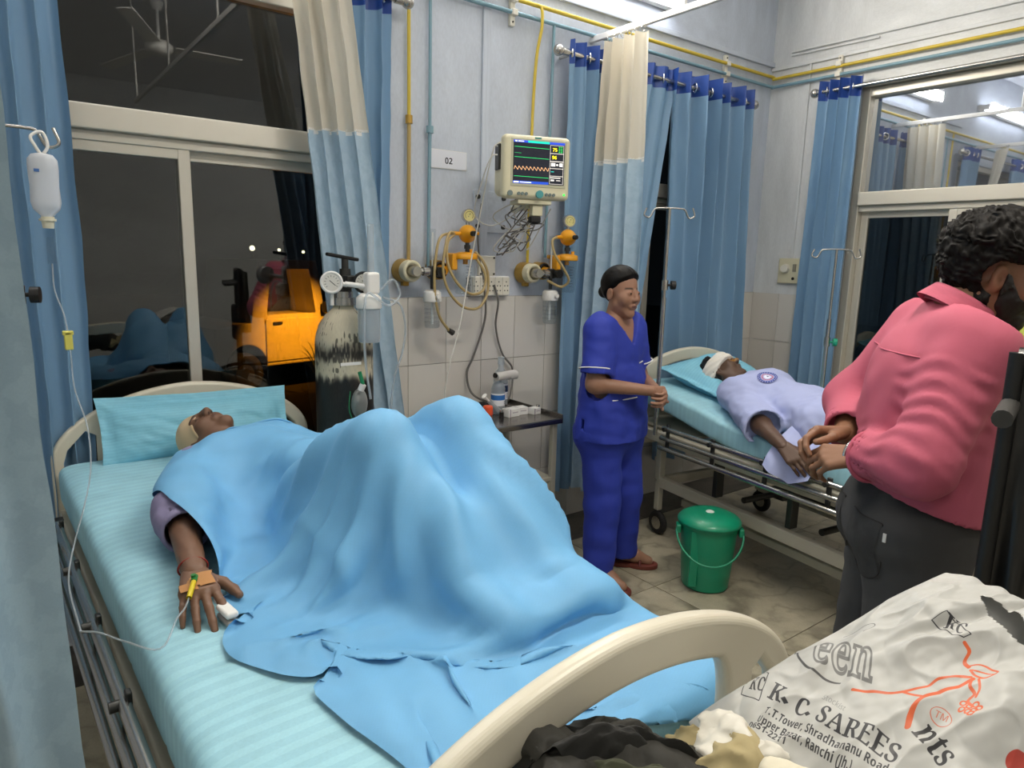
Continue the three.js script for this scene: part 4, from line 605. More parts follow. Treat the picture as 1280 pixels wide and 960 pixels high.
{
  const W = inLocal((x, y, z) => { const d = headBase(x, y, z) - 0.005; return Math.max(d, -(y + 0.05 + z * -0.2), 0.020 - (y + Math.max(0, (0.075 - z)) * 0.75)); }, P1.hf, P1.head, P1.hs), r = 0.15;
  obj('head_bandage', [sdfMesh(W, P1.head.map(v => v - r), P1.head.map(v => v + r), 0.004)], std(0xcdb592, 0.85, { bumpMap: weave, bumpScale: 0.0006 }), person1).userData.label = 'beige bandage wrapped round the head';
  const B = bonesOf({ ...P1, shR: P1.shR }); const arm = union([bone(P1.shR, P1.elR, 0.066, 0.059), bone(P1.elR, mix3(P1.elR, P1.wrR, 0.5), 0.059, 0.058), bone(P1.chest, P1.shR, 0.085, 0.07)], 0.05), d = sub3(P1.wrR, P1.elR);
  garment(person1, 'shirt_sleeve', phy(0xffffff, 0.8, { map: pixTex(64, 64, (u, v, i, j) => { const k = ((i >> 2) + (j >> 2)) % 2 ? 1 : 0.9; return [146 * k, 139 * k, 176 * k]; }, { repeat: [1, 1] }), color: 0xffffff }), arm, [plane(add3(P1.elR, d, 0.36), d), plane([0, 0.775, 0], [0, -1, 0])], [0.17, 0.76, -2.4], [0.72, 1.02, -1.62], 0.007, 0.011, (x, y, z) => 0.009 * noise(x * 12, y * 14, z * 18) + 0.006 * noise(x * 30, y * 20, z * 30));
}
{
  const B = bonesOf(P1); garment(person1, 'trousers', std(0x6f7f9a, 0.85), inflate([...B.torso.slice(3), ...B.legL, ...B.legR], 0.002), [], [0.45, 0.76, -1.95], [1.1, 1.2, -1.0], 0.012, 0.02); garment(person1, 'shirt', std(0x9a93ba, 0.85), inflate([...B.torso, ...B.armL], -0.006), [plane(add3(P1.neck, P1.fr.U, -0.005), P1.fr.U)], [0.4, 0.76, -2.42], [1.1, 1.1, -1.55], 0.012, 0.02);
}
// things on the hand
{
  const t2 = hand1.tips;
  const ox = thing('pulse_oximeter', 'white finger clip sensor on the covered patient hand', 'finger sensor', t2[0].p.map((v, k) => v - t2[0].dir[k] * 0.012 + (k === 1 ? 0.003 : 0)), Math.atan2(t2[0].dir[0], t2[0].dir[2]));
  obj('upper_shell', [rbox(0.025, 0.014, 0.058, 0.006, 0, 0.0085, 0, 3)], M.white, ox); obj('lower_shell', [rbox(0.024, 0.012, 0.06, 0.005, 0, -0.0085, 0.003, 3)], std(0x9d9d9b, 0.5), ox); obj('lead', [tube([[0, 0.012, -0.03], [0, 0.02, -0.06], [0.01, 0.03, -0.1]], 0.004, 24), rbox(0.014, 0.01, 0.03, 0.004, 0, 0.012, -0.04)], M.white, ox);
  const c = thing('cannula', 'yellow and green cannula taped to the back of the hand', 'cannula'); const P = hand1.P;
  const tape = (a, b, w, m) => { const g = surf((u, v) => { const p = mix3(a, b, v), x = (u - 0.5) * w; return P([p[0] + x, p[1], p[2] + 0.0005 * Math.sin(v * 30) - x * x * 3]); }, 10, 10); return g; };
  const tm = std(0xc08a55, 0.7, { bumpMap: weave, bumpScale: 0.0005 });
  obj('tape', [tape([0.012, 0.028, 0.0172], [-0.002, 0.082, 0.0170], 0.045, tm)], tm, c); obj('tape', [tape([0.016, 0.05, 0.0176], [0.02, 0.088, 0.0172], 0.03, tm)], tm, c); obj('tape', [tape([-0.018, 0.066, 0.0168], [-0.016, 0.094, 0.0150], 0.034, tm)], tm, c);
  obj('hub', [rod(P([-0.001, 0.05, 0.021]), P([-0.006, 0.072, 0.021]), 0.0062), rod(P([-0.004, 0.062, 0.02]), P([-0.004, 0.062, 0.032]), 0.005)], std(0x1d7d35, 0.45), c);
  obj('connector', [tube([P([-0.006, 0.075, 0.022]), P([-0.012, 0.1, 0.021]), P([-0.02, 0.125, 0.015])], 0.0055, 16)], std(0xd8c012, 0.45), c);
  obj('line', [tube([P([-0.02, 0.125, 0.015]), P([-0.03, 0.145, 0.006]), P([-0.045, 0.165, 0.002]), [0.19, 0.776, -1.30], [0.14, 0.777, -1.36], [0.11, 0.76, -1.45], [0.085, 0.7, -1.6]], 0.0018, 50, 6)], M.soft, c);
  const br = obj('thread_bracelet', [tf(torus(0.030, 0.0022, 28, 6), { r: [0.12, -0.1, 0], p: mix3(P1.elR, P1.wrR, 0.9), s: [1, 0.82, 1] })], std(0x8f2a22, 0.8)); tag(br, 'red thread tied round the wrist of the covered patient', 'bracelet');
}
// ---------------------------------------------------------------- blue sheet: cloth settled over the patient and the mattress
{
  const NX = 116, NZ = 132, Wd = 1.48, Ln = 1.96, n = NX * NZ, p = new Float32Array(n * 3), q = new Float32Array(n * 3), r = rngf(4);
  const x0 = 0.272, x1 = 1.24, z0 = -2.17, z1 = -0.68, dx = Wd / (NX - 1), dz = Ln / (NZ - 1);
  const B = bonesOf(P1), cap = [];
  const C = (a, b, ra, rb = ra) => cap.push([a[0], a[1], a[2], b[0] - a[0], b[1] - a[1], b[2] - a[2], ra, rb, 1 / ((b[0] - a[0]) ** 2 + (b[1] - a[1]) ** 2 + (b[2] - a[2]) ** 2 + 1e-9)]);
  C(P1.chest, P1.pel, 0.098, 0.1); C(mix3(P1.chest, P1.shL, 0.6), mix3(P1.chest, P1.shR, 0.6), 0.092); C(P1.shL, P1.elL, 0.055, 0.05); C(P1.elL, P1.wrL, 0.05, 0.045); C(P1.shR, P1.elR, 0.07, 0.068); C(P1.elR, P1.wrR, 0.062, 0.035);  C(P1.hipL, P1.knL, 0.095, 0.07); C(P1.hipR, P1.knR, 0.095, 0.07); C(P1.knL, P1.anL, 0.06, 0.045); C(P1.knR, P1.anR, 0.06, 0.045); C(P1.anL, P1.toeL, 0.045, 0.035); C(P1.anR, P1.toeR, 0.045, 0.035); C([P1.neck[0], 0.835, P1.neck[2]], P1.chest, 0.06, 0.09); C(P1.hipL, P1.hipR, 0.1); C(P1.wrR, [0.275, 0.79, -1.32], 0.03);
  for (let j = 0; j < NZ; j++) for (let i = 0; i < NX; i++) { const k = (j * NX + i) * 3, u = i / (NX - 1), v = j / (NZ - 1), skew = 0.17 * sstep(0.45, 0.85, v); p[k] = lerp(x0, x1, u) + (skew + 0.13 * sstep(0.16, 0, v)) * (1 - u); p[k + 1] = 1.21 + 0.012 * noise(u * 7, v * 9, 2) + (lerp(0.02, 0.05, v) + 0.012 * noise(u * 3, v * 4, 9)) * Math.sin(u * 41 + v * 4 + 2.5 * noise(u * 3, v * 3, 5)) + 0.012 * Math.sin(v * 34 + u * 6) - (v < 0.2 ? (0.2 - v) * 0.8 : 0); p[k + 2] = lerp(z0, z1, v) - (u < 0.35 ? 0.0 : 0) + 0.03 * (1 - u); q[k] = p[k]; q[k + 1] = p[k + 1]; q[k + 2] = p[k + 2]; }
  const cons = []; const L = (a, b, w) => { const ia = a % NX, ja = (a - ia) / NX, ib = b % NX, jb = (b - ib) / NX; cons.push(a * 3, b * 3, Math.hypot((ia - ib) * dx, (ja - jb) * dz), w); };
  for (let j = 0; j < NZ; j++) for (let i = 0; i < NX; i++) { const a = j * NX + i; if (i < NX - 1) L(a, a + 1, 1); if (j < NZ - 1) L(a, a + NX, 1); if (i < NX - 1 && j < NZ - 1) { L(a, a + NX + 1, 0.25); L(a + 1, a + NX, 0.25); } if (i < NX - 3) L(a, a + 3, 0.03); if (j < NZ - 3) L(a, a + 3 * NX, 0.03); }
  const CN = new Float32Array(cons), m = CN.length / 4, TH = 0.014, bt = B1.t, cb = Math.cos(bt), sb = Math.sin(bt);
  const collide = (mu) => {
    for (let k = 0; k < n * 3; k += 3) {
      let hit = false;
      for (let c = 0; c < cap.length; c++) {
        const K = cap[c]; let ax = p[k] - K[0], ay = p[k + 1] - K[1], az = p[k + 2] - K[2]; let t = (ax * K[3] + ay * K[4] + az * K[5]) * K[8]; t = t < 0 ? 0 : t > 1 ? 1 : t; ax -= K[3] * t; ay -= K[4] * t; az -= K[5] * t; const R = K[6] + (K[7] - K[6]) * t + TH, d2 = ax * ax + ay * ay + az * az;
        if (d2 < R * R) { const d = Math.sqrt(d2) + 1e-6, s = R / d - 1; p[k] += ax * s; p[k + 1] += ay * s; p[k + 2] += az * s; hit = true; }
      }
      // mattress (rounded box in bed coordinates) and footboard
      const rx = p[k] - B1.p[0], rz = p[k + 2] - B1.p[2], lx = rx * cb - rz * sb, lz = rx * sb + rz * cb;
      const qx = Math.abs(lx) - 0.425, qz = Math.abs(lz - 1.105) - 1.03, qy = Math.abs(p[k + 1] - (MT - 0.09)) - 0.07, R2 = 0.022 + TH * 0.6;
      if (qx < R2 && qz < R2 && qy < R2) {
        const mx = Math.max(qx, 0), my = Math.max(qy, 0), mz = Math.max(qz, 0), ln = Math.hypot(mx, my, mz), d = ln + Math.min(Math.max(qx, qy, qz), 0);
        if (d < R2) { let gx, gy, gz; if (ln > 1e-6) { gx = mx / ln * Math.sign(lx); gy = my / ln * Math.sign(p[k + 1] - (MT - 0.09)); gz = mz / ln * Math.sign(lz - 1.105); } else { gx = 0; gy = 1; gz = 0; if (qx > qy) { gx = Math.sign(lx); gy = 0; } } const s = R2 - d; p[k] += (gx * cb + gz * sb) * s; p[k + 1] += gy * s; p[k + 2] += (-gx * sb + gz * cb) * s; hit = true; }
      }
      if (lz > 2.155 && p[k + 1] < 1.0) { const s = 2.155 - lz; p[k] += sb * s; p[k + 2] += cb * s; hit = true; }
      if (p[k + 1] < 0.03) { p[k + 1] = 0.03; hit = true; }
      if (hit && mu > 0) { p[k] += (q[k] - p[k]) * mu; p[k + 2] += (q[k + 2] - p[k + 2]) * mu; q[k] = p[k]; q[k + 1] += (p[k + 1] - q[k + 1]) * 0.8; q[k + 2] = p[k + 2]; }
    }
  };
  const STEPS = 230, IT = 9, g = 9.8 * (1 / 90) * (1 / 90);
  for (let s = 0; s < STEPS; s++) {
    const damp = s < 40 ? 0.985 : 0.975;
    for (let k = 0; k < n * 3; k++) { const v = (p[k] - q[k]) * damp; q[k] = p[k]; p[k] += v - (k % 3 === 1 ? g : 0); }
    for (let k = 0; k < n * 3; k += 3) if (p[k + 2] > -1.62 && p[k + 2] < -1.2) { const e = (p[k] - 0.80) / 0.035; p[k + 1] -= g * 3.5 * Math.exp(-e * e); }
    for (let it = 0; it < IT; it++) {
      for (let c = 0; c < m; c++) { const o = c * 4, a = CN[o], b = CN[o + 1], ex = p[b] - p[a], ey = p[b + 1] - p[a + 1], ez = p[b + 2] - p[a + 2], d = Math.sqrt(ex * ex + ey * ey + ez * ez) + 1e-9; let f = (d - CN[o + 2]) / d * 0.5 * CN[o + 3]; if (CN[o + 3] < 0.2 && f > 0) f *= 0.5; p[a] += ex * f; p[a + 1] += ey * f; p[a + 2] += ez * f; p[b] -= ex * f; p[b + 1] -= ey * f; p[b + 2] -= ez * f; }
      if (it === 4) collide(0);
    }
    collide(s < 130 ? 0.14 : 0.6);
  }
  {   // small creases, along the surface normal
    const o = p.slice(); for (let j = 1; j < NZ - 1; j++) for (let i = 1; i < NX - 1; i++) { const k = (j * NX + i) * 3, a = [o[k + 3] - o[k - 3], o[k + 4] - o[k - 2], o[k + 5] - o[k - 1]], b = [o[k + 3 * NX] - o[k - 3 * NX], o[k + 1 + 3 * NX] - o[k + 1 - 3 * NX], o[k + 2 + 3 * NX] - o[k + 2 - 3 * NX]]; let m2 = nrm3(crs3(b, a)); if (m2[1] < 0 && Math.abs(m2[1]) > 0.2) m2 = m2.map(v => -v); const x = i * dx, z = j * dz, w = 1 - Math.abs(noise(x * 5 + z * 3.2 + noise(x * 3, z * 3, 1) * 1.5, z * 2.2 - x * 1.5, 7)) * 2.2, w2 = 1 - Math.abs(noise(x * 11 - z * 6, z * 5 + x * 3, 3)) * 2; let h = 0.010 * Math.max(0, w) ** 3 + 0.005 * Math.max(0, w2) ** 3 * sstep(0.3, -0.1, noise(x * 2, z * 2, 12)) + 0.0025 * noise(x * 9, z * 9, 4); { const ex = (o[k] - 0.8) * 0.8, ez = o[k + 2] + 1.40, rr = Math.hypot(ex, ez), th = Math.atan2(ez, ex), s1 = 0.5 + 0.5 * Math.sin(th * 15 + 2.6 * noise(th * 1.5, rr * 3, 6)), A = sstep(0.07, 0.22, rr) * (1 - sstep(0.48, 0.7, rr)) * sstep(0.785, 0.87, o[k + 1]) * sstep(-1.75, -1.5, o[k + 2]); h += 0.052 * A * Math.pow(s1, 2.4) * (0.75 + 0.5 * noise(th * 3, 0, 9)); const va = Math.exp(-Math.pow((o[k] - 0.80) / 0.038, 2)) * sstep(-1.62, -1.45, o[k + 2]) * (1 - sstep(-1.3, -1.12, o[k + 2])) * sstep(0.95, 1.05, o[k + 1]); p[k + 1] -= 0.085 * va; } p[k] += m2[0] * h; p[k + 1] += m2[1] * h; p[k + 2] += m2[2] * h; }
  }
  const idx = [], uv = []; for (let j = 0; j < NZ; j++) for (let i = 0; i < NX; i++) { uv.push(i / NX * Wd, j / NZ * Ln); if (i < NX - 1 && j < NZ - 1) { const a = j * NX + i; idx.push(a, a + NX, a + 1, a + 1, a + NX, a + NX + 1); } }
  // smooth lightly, then subdivide by averaging for a soft surface
  for (let t = 0; t < 3; t++) { const o = p.slice(); for (let j = 1; j < NZ - 1; j++) for (let i = 1; i < NX - 1; i++) for (let c = 0; c < 3; c++) { const k = (j * NX + i) * 3 + c; p[k] = o[k] * 0.5 + (o[k - 3] + o[k + 3] + o[k - NX * 3] + o[k + NX * 3]) * 0.125; } }
  const gm = new THREE.BufferGeometry(); gm.setAttribute('position', new THREE.BufferAttribute(p, 3)); gm.setAttribute('uv', new THREE.Float32BufferAttribute(uv, 2)); gm.setIndex(idx); gm.computeVertexNormals();
  M.sheet = phy(0xffffff, 0.6, { map: pixTex(128, 128, (u, v, i, j) => { const k = 0.97 + 0.05 * tf4(u, v, 8, 31) + 0.02 * ((i + j) % 2); return [110 * k, 174 * k, 219 * k]; }, { repeat: [2, 2] }), sheen: 0.35, sheenRoughness: 0.4, sheenColor: new THREE.Color(0xbfe2f6), bumpMap: weave, bumpScale: 0.0002 });
  const sh = thing('bed_sheet', 'sky blue sheet draped in folds over the patient with raised knees', 'sheet');
  obj('sheet_cloth', [gm], M.sheet, sh);
  const hem = [], at = (i, j) => { const k = (j * NX + i) * 3; return [p[k], p[k + 1] + 0.003, p[k + 2]]; }; for (let i = 0; i < NX; i += 2) hem.push(at(i, 0));
  obj('hem', [tube(hem, 0.004, hem.length * 3, 6)], M.sheet, sh);
}
// ---------------------------------------------------------------- nurse
const skinN = [0.30, 0.155, 0.098];
{
  const f = nrm3([0.18, 0, 0.98]), fr = frame([0, 1, 0], f), c = [2.232, 0, -2.19], at = (l, y, ff) => toW(fr, c, [l, y, ff]);
  const J = { fr, w: 0.9, aw: 0.9, lw: 0.95, hs: 0.86, nk: 0.9, pel: at(0, 0.76, 0), chest: at(0, 1.06, 0.005), neck: at(0, 1.235, -0.01), head: at(0.0, 1.352, 0.02), shL: at(0.14, 1.185, 0), shR: at(-0.14, 1.185, 0), elL: at(0.18, 0.965, 0.02), elR: at(-0.185, 0.965, 0.03), wrL: at(0.05, 0.935, 0.195), wrR: at(-0.025, 0.945, 0.215), hipL: at(0.085, 0.73, 0), hipR: at(-0.08, 0.73, 0), knL: at(0.12, 0.40, 0.02), knR: at(-0.075, 0.40, 0.03), anL: at(0.17, 0.075, -0.01), anR: at(-0.09, 0.075, 0.03), toeL: at(0.24, 0.035, 0.10), toeR: at(-0.085, 0.035, 0.165) };
  J.hf = frame([0.02, 1, 0.03], nrm3([0.06, -0.07, 0.99]));
  const n = thing('person', 'nurse in royal blue scrubs standing with hands clasped beside the bed', 'person');
  const cl = [[0.9, 0.7, 0.5], [0.95, 0.7, 0.5], [1, 0.75, 0.5], [1.05, 0.8, 0.5]], hR = handF(J.wrR, add3(add3(fr.L, fr.F, 0.45), fr.U, -0.25), add3(fr.F, fr.U, 0.35), 1, cl, 0.84, 0.02, { d1: [0.35, 0.9, 0.1], d2: [0.1, 1, -0.2], d3: [0, 1, -0.3] }), hL = handF(J.wrL, add3(add3(fr.F, fr.L, -0.5), fr.U, -0.35), add3(fr.L, fr.F, 0.6), -1, cl, 0.84, 0.02, { d1: [0.35, 0.9, 0.1] });
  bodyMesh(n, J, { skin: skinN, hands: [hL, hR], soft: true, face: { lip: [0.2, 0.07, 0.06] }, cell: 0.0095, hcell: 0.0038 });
  for (const s of [-1, 1]) { const e = toW(J.hf, J.head, [s * 0.0315 * J.hs, 0.0065 * J.hs, 0.0778 * J.hs]), g = obj('eye', [sph(0.0092, 0, 0, 0, 16)], std(0x8d857c, 0.5), n); g.position.set(...e); const ir = obj('iris', [sph(0.0058, 0, 0, 0, 12)], std(0x140d0a, 0.15), g); ir.position.set(...J.hf.F.map((v, k) => v * 0.0053 + J.hf.L[k] * 0.0006)); }
  const hairF = inLocal((x, y, z) => { const cut = Math.max((z - lerp(-0.032, 0.03, sstep(-0.005, 0.05, y))) - Math.max(0, (y - 0.05)) * 1.35 + 0.004 * noise(x * 50, y * 50, z * 20), -(y + 0.03 + sstep(0.01, -0.05, z) * 0.05)); const d = headBase(x, y, z) - 0.001 - 0.012 * sstep(0.0, 0.03, -cut) - 0.0012 * noise(x * 120, y * 20, z * 40) + 0.003 * Math.exp(-Math.pow(x / 0.004, 2)) * sstep(0.03, 0.06, y); const bun = Math.hypot(x * 0.9, y + 0.0, z + 0.116) - 0.034; return smin(Math.max(d, cut), bun, 0.015); }, J.hf, J.head, J.hs);
  obj('hair', [sdfMesh(hairF, J.head.map(v => v - 0.16), J.head.map(v => v + 0.16), 0.0045)], phy(0x0a0807, 0.5, { specularIntensity: 0.35 }), n);
  const B = bonesOf(J), scrub = phy(0x2336a0, 0.72, { sheen: 0.25, sheenRoughness: 0.5, sheenColor: new THREE.Color(0x4a5fd0), bumpMap: weave, bumpScale: 0.0002 });
  const wr = (x, y, z) => 0.009 * noise(x * 7 + 2, y * 5, z * 7) + 0.006 * noise(x * 20, y * 6, z * 20) + 0.004 * noise(x * 12, y * 26, z * 12);
  const skirt = bone(at(0.04, 0.95, 0.005), at(0.045, 0.5, 0.0), 0.115, 0.165, [...fr.F, 0.86]), skirt2 = bone(at(-0.04, 0.95, 0.005), at(-0.045, 0.5, 0.0), 0.115, 0.165, [...fr.F, 0.86]);
  const body = inflate([...B.torso, skirt, skirt2], 0.012, 0.05), bl = bone(mix3(J.shL, J.neck, 0.12), J.elL, 0.066, 0.073), bR = bone(mix3(J.shR, J.neck, 0.12), J.elR, 0.066, 0.073);
  const dl = sub3(J.elL, J.shL), dr = sub3(J.elR, J.shR), pL = plane(add3(J.shL, dl, 0.8), dl), pR = plane(add3(J.shR, dr, 0.8), dr);
  const full = (x, y, z) => smin(Math.max(body(x, y, z), -1), smin(Math.max(bl(x, y, z), pL(x, y, z) - 0.0), Math.max(bR(x, y, z), pR(x, y, z)), 0.02), 0.035);
  // shell with open hem, sleeves and V neck
  const inner = (x, y, z) => smin(body(x, y, z), smin(bl(x, y, z), bR(x, y, z), 0.02), 0.035) + 0.0135;
  const vneck = (x, y, z) => { const d = [x - c[0], y, z - c[2]], l = dot3(d, fr.L), ff = dot3(d, fr.F); const depth = ff > 0.02 ? 1.125 + Math.abs(l) * 1.25 : 1.255 - Math.max(0, 0.09 - Math.abs(l)) * 0.15; return Math.max((y - depth) * 0.6, Math.abs(l) - 0.085 > 0 ? -(Math.abs(l) - 0.085) * 1 : -1) ; };
  const hem = plane([0, 0.70, 0], [0, -1, 0]);
  obj('tunic', [sdfMesh((x, y, z) => { const w = wr(x, y, z); const hv = hem(x, y, z), nearCut = Math.max(hv, bl(x, y, z) < 0.02 ? pL(x, y, z) : -1, bR(x, y, z) < 0.02 ? pR(x, y, z) : -1) > -0.05; let d = full(x, y, z) + w; if (nearCut) d = Math.max(d, -(inner(x, y, z) + w)); d = Math.max(d, hv); const dd = [x - c[0], y, z - c[2]], l = Math.abs(dot3(dd, fr.L)), ff = dot3(dd, fr.F); const cut = ff > -0.01 ? (1.13 + l * 1.3) : (1.24 + l * 0.2); if (l < 0.1) d = Math.max(d, (y - cut) * 0.62); const slit = Math.max(Math.abs(dot3(dd, fr.F) + 0.02) - 0.007, y - 0.80, dot3(dd, fr.L) > 0 ? 1 : -1); return Math.max(d, -slit); }, at(0, 0, 0).map((v, k) => k === 1 ? 0.58 : v - 0.36), at(0, 0, 0).map((v, k) => k === 1 ? 1.32 : v + 0.36), 0.0068)], scrub, n);
  const tr = s => [bone(J['hip' + s], J['kn' + s], 0.098, 0.08), bone(J['kn' + s], add3(J['an' + s], [0, 1, 0], -0.03), 0.08, 0.073)];
  garment(n, 'trousers', scrub, union([...tr('L'), ...tr('R'), bone(J.hipL, J.hipR, 0.12)], 0.03), [plane([0, 0.062, 0], [0, -1, 0]), plane([0, 0.76, 0], [0, 1, 0])], at(0, 0, 0).map((v, k) => k === 1 ? 0.02 : v - 0.36), at(0, 0, 0).map((v, k) => k === 1 ? 0.82 : v + 0.4), 0.0085, 0.014, (x, y, z) => 0.008 * noise(x * 6, y * 3, z * 6) + 0.007 * noise(x * 10, y * 16, z * 10));
  // white piping: sleeve cuff, pockets
  const cuff = (sh, d, t) => { const p = add3(sh, d, t), q = new THREE.Quaternion().setFromUnitVectors(V(0, 0, 1), V(...d).normalize()); return torus(0.0725, 0.0032, 36, 6).applyQuaternion(q).translate(...p); };
  obj('sleeve_piping', [cuff(J.shR, dr, 0.70)], M.white, n); obj('sleeve_piping', [cuff(J.shL, dl, 0.70)], M.white, n);
  const pk = (l0, l1, y0, y1) => tube([0, 0.5, 1].map(t => { let p = at(lerp(l0, l1, t), lerp(y0, y1, t), 0.25); for (let i = 0; i < 40; i++) { const d = full(...p) + wr(...p); if (d < 0.001) break; p = add3(p, fr.F, -Math.max(0.002, d * 0.7)); } return p; }), 0.0032, 20, 6);
  obj('pocket_piping', [pk(0.045, 0.115, 1.045, 1.045)], M.white, n); obj('pocket_piping', [pk(-0.135, 0.0, 0.895, 0.90)], M.white, n);
  for (const s of ['L', 'R']) { const a = J['an' + s], t = J['toe' + s], d = nrm3([t[0] - a[0], 0, t[2] - a[2]]), m = mix3(a, t, 0.42), sd = obj('sandal', [tf(extr((() => { const sh = new THREE.Shape(); sh.absellipse(0, 0.045, 0.043, 0.075, 0, Math.PI * 2); return sh; })(), 0.014, 0.004).rotateX(-Math.PI / 2), { r: [0, Math.atan2(d[0], d[2]) + Math.PI, 0], p: [m[0], 0.006, m[2]] }), tf(extr((() => { const sh = new THREE.Shape(); sh.absellipse(0, -0.055, 0.036, 0.07, 0, Math.PI * 2); return sh; })(), 0.014, 0.004).rotateX(-Math.PI / 2), { r: [0, Math.atan2(d[0], d[2]) + Math.PI, 0], p: [m[0], 0.006, m[2]] })], std(0x6d3228, 0.6), n); const q = add3(m, d, 0.035); obj('strap', [tube([add3(add3(q, [d[2], 0, -d[0]], 0.043), [0, 1, 0], -q[1] + 0.02), add3(q, [0, 1, 0], -q[1] + 0.066), add3(add3(q, [d[2], 0, -d[0]], -0.043), [0, 1, 0], -q[1] + 0.02)], 0.008, 24, 8), tube([add3(q, [0, 1, 0], -q[1] + 0.066), add3(add3(q, d, 0.07), [0, 1, 0], -q[1] + 0.02)], 0.005, 12, 6)], std(0x5d2620, 0.6), sd); }
}
// ---------------------------------------------------------------- patient in the pale gown on the second bed
{
  const ax = nrm3([0.16, 0.13, -0.97]), fr = frame(ax, [0, 1, 0.1]);
  const J = { fr, w: 1.02, hs: 0.88, pel: [2.955, 0.80, -1.52], chest: [3.045, 0.85, -1.9], neck: [3.08, 0.875, -2.1], head: [3.11, 0.915, -2.235], shL: [3.24, 0.86, -2.03], shR: [2.90, 0.835, -2.0], elL: [3.31, 0.77, -1.72], wrL: [3.27, 0.775, -1.47], elR: [2.745, 0.775, -1.745], wrR: [2.622, 0.74, -1.555], hipL: [3.04, 0.78, -1.5], hipR: [2.87, 0.78, -1.5], knL: [3.0, 0.80, -1.07], knR: [2.83, 0.80, -1.07], anL: [2.97, 0.77, -0.68], anR: [2.8, 0.77, -0.68], toeL: [2.98, 0.9, -0.62], toeR: [2.78, 0.9, -0.62] };
  J.hf = frame(nrm3([-0.05, 0.38, -0.92]), nrm3([0.42, 0.85, 0.32]));
  const p = thing('person', 'patient in pale lavender gown lying with a white head bandage', 'person');
  const hR = handF(J.wrR, [-0.28, -0.42, 0.86], [-0.75, 0.62, 0.1], -1, [[0.35, 0.35, 0.3], [0.4, 0.4, 0.3], [0.45, 0.45, 0.3], [0.5, 0.5, 0.3]], 0.98, 0.03, { d1: [0.6, 0.8, -0.2] });
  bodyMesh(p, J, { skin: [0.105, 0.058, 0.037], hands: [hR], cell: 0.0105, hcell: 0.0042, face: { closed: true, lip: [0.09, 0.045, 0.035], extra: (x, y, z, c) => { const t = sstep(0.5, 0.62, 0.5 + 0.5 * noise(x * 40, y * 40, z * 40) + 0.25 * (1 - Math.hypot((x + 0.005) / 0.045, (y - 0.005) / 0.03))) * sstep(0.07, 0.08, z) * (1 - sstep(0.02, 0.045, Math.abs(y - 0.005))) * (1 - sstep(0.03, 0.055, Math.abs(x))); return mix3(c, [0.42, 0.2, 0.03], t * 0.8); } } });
  const r = 0.16, lo = J.head.map(v => v - r), hi = J.head.map(v => v + r);
  obj('hair', [sdfMesh(inLocal((x, y, z) => Math.max(headBase(x, y, z) - 0.016 - 0.006 * noise(x * 60, y * 60, z * 60), z - lerp(-0.03, 0.035, sstep(0.0, 0.05, y)), -(y + 0.055)), J.hf, J.head, J.hs), lo, hi, 0.0048)], std(0x0c0a09, 0.5), p);
  label(obj('head_bandage', [sdfMesh(inLocal((x, y, z) => Math.max(headBase(x, y, z) - 0.021 - 0.0025 * Math.sin(y * 190 + z * 60 + x * 20), (y - 0.085) + z * -0.05, 0.012 - y - Math.max(0, 0.03 - z) * 0.25 - (z < 0.03 ? 0 : 0)), J.hf, J.head, J.hs), lo, hi, 0.0045)], std(0xe6e2d8, 0.9, { bumpMap: weave, bumpScale: 0.0006 }), p), 'white bandage wound round the forehead');
  const B = bonesOf(J), gm = phy(0xaab3dc, 0.8, { bumpMap: weave, bumpScale: 0.0002 }), dR = sub3(J.wrR, J.elR), dL = sub3(J.wrL, J.elL);
  const sl = [bone(mix3(J.shR, J.neck, 0.15), J.elR, 0.078, 0.085), bone(J.elR, add3(J.elR, dR, 0.6), 0.083, 0.088)], slL = [bone(mix3(J.shL, J.neck, 0.15), J.elL, 0.078, 0.085), bone(J.elL, add3(J.elL, dL, 0.6), 0.083, 0.085)];
  const cutR = plane(add3(J.elR, dR, 0.1), dR), cutL = plane(add3(J.elL, dL, 0.1), dL), uR = union(sl, 0.03), uL = union(slL, 0.03), tor = inflate([...B.torso, bone([2.93, 0.80, -1.45], [2.86, 0.77, -0.95], 0.16, 0.18, [0, 1, 0, 0.72]), bone([3.0, 0.80, -1.45], [3.0, 0.77, -0.95], 0.15, 0.17, [0, 1, 0, 0.72])], 0.02, 0.06);
  const wr = (x, y, z) => 0.010 * noise(x * 6 + z * 5, y * 6, z * 5 - x * 4) + 0.007 * noise(x * 16 + z * 10, y * 12, z * 7) + 0.004 * noise(x * 30, y * 30, z * 22);
  const shape = (x, y, z) => smin(tor(x, y, z), smin(Math.max(uR(x, y, z), cutR(x, y, z)), Math.max(uL(x, y, z), cutL(x, y, z)), 0.02), 0.03) + wr(x, y, z), inn = (x, y, z) => smin(tor(x, y, z), smin(uR(x, y, z), uL(x, y, z), 0.02), 0.03) + 0.012 + wr(x, y, z), nk = plane(add3(J.neck, fr.U, 0.015), fr.U), nkc = add3(J.neck, fr.U, 0.03);
  obj('gown', [sdfMesh((x, y, z) => Math.max(shape(x, y, z), Math.max(uR(x, y, z) < 0.02 ? cutR(x, y, z) : -1, uL(x, y, z) < 0.02 ? cutL(x, y, z) : -1) > -0.05 ? -inn(x, y, z) : -1, nk(x, y, z), -(Math.hypot(x - nkc[0], y - nkc[1] - 0.015, z - nkc[2]) - 0.078), (0.70 - y) * 0.8), [2.52, 0.62, -2.2], [3.5, 1.1, -0.75], 0.0075)], gm, p);
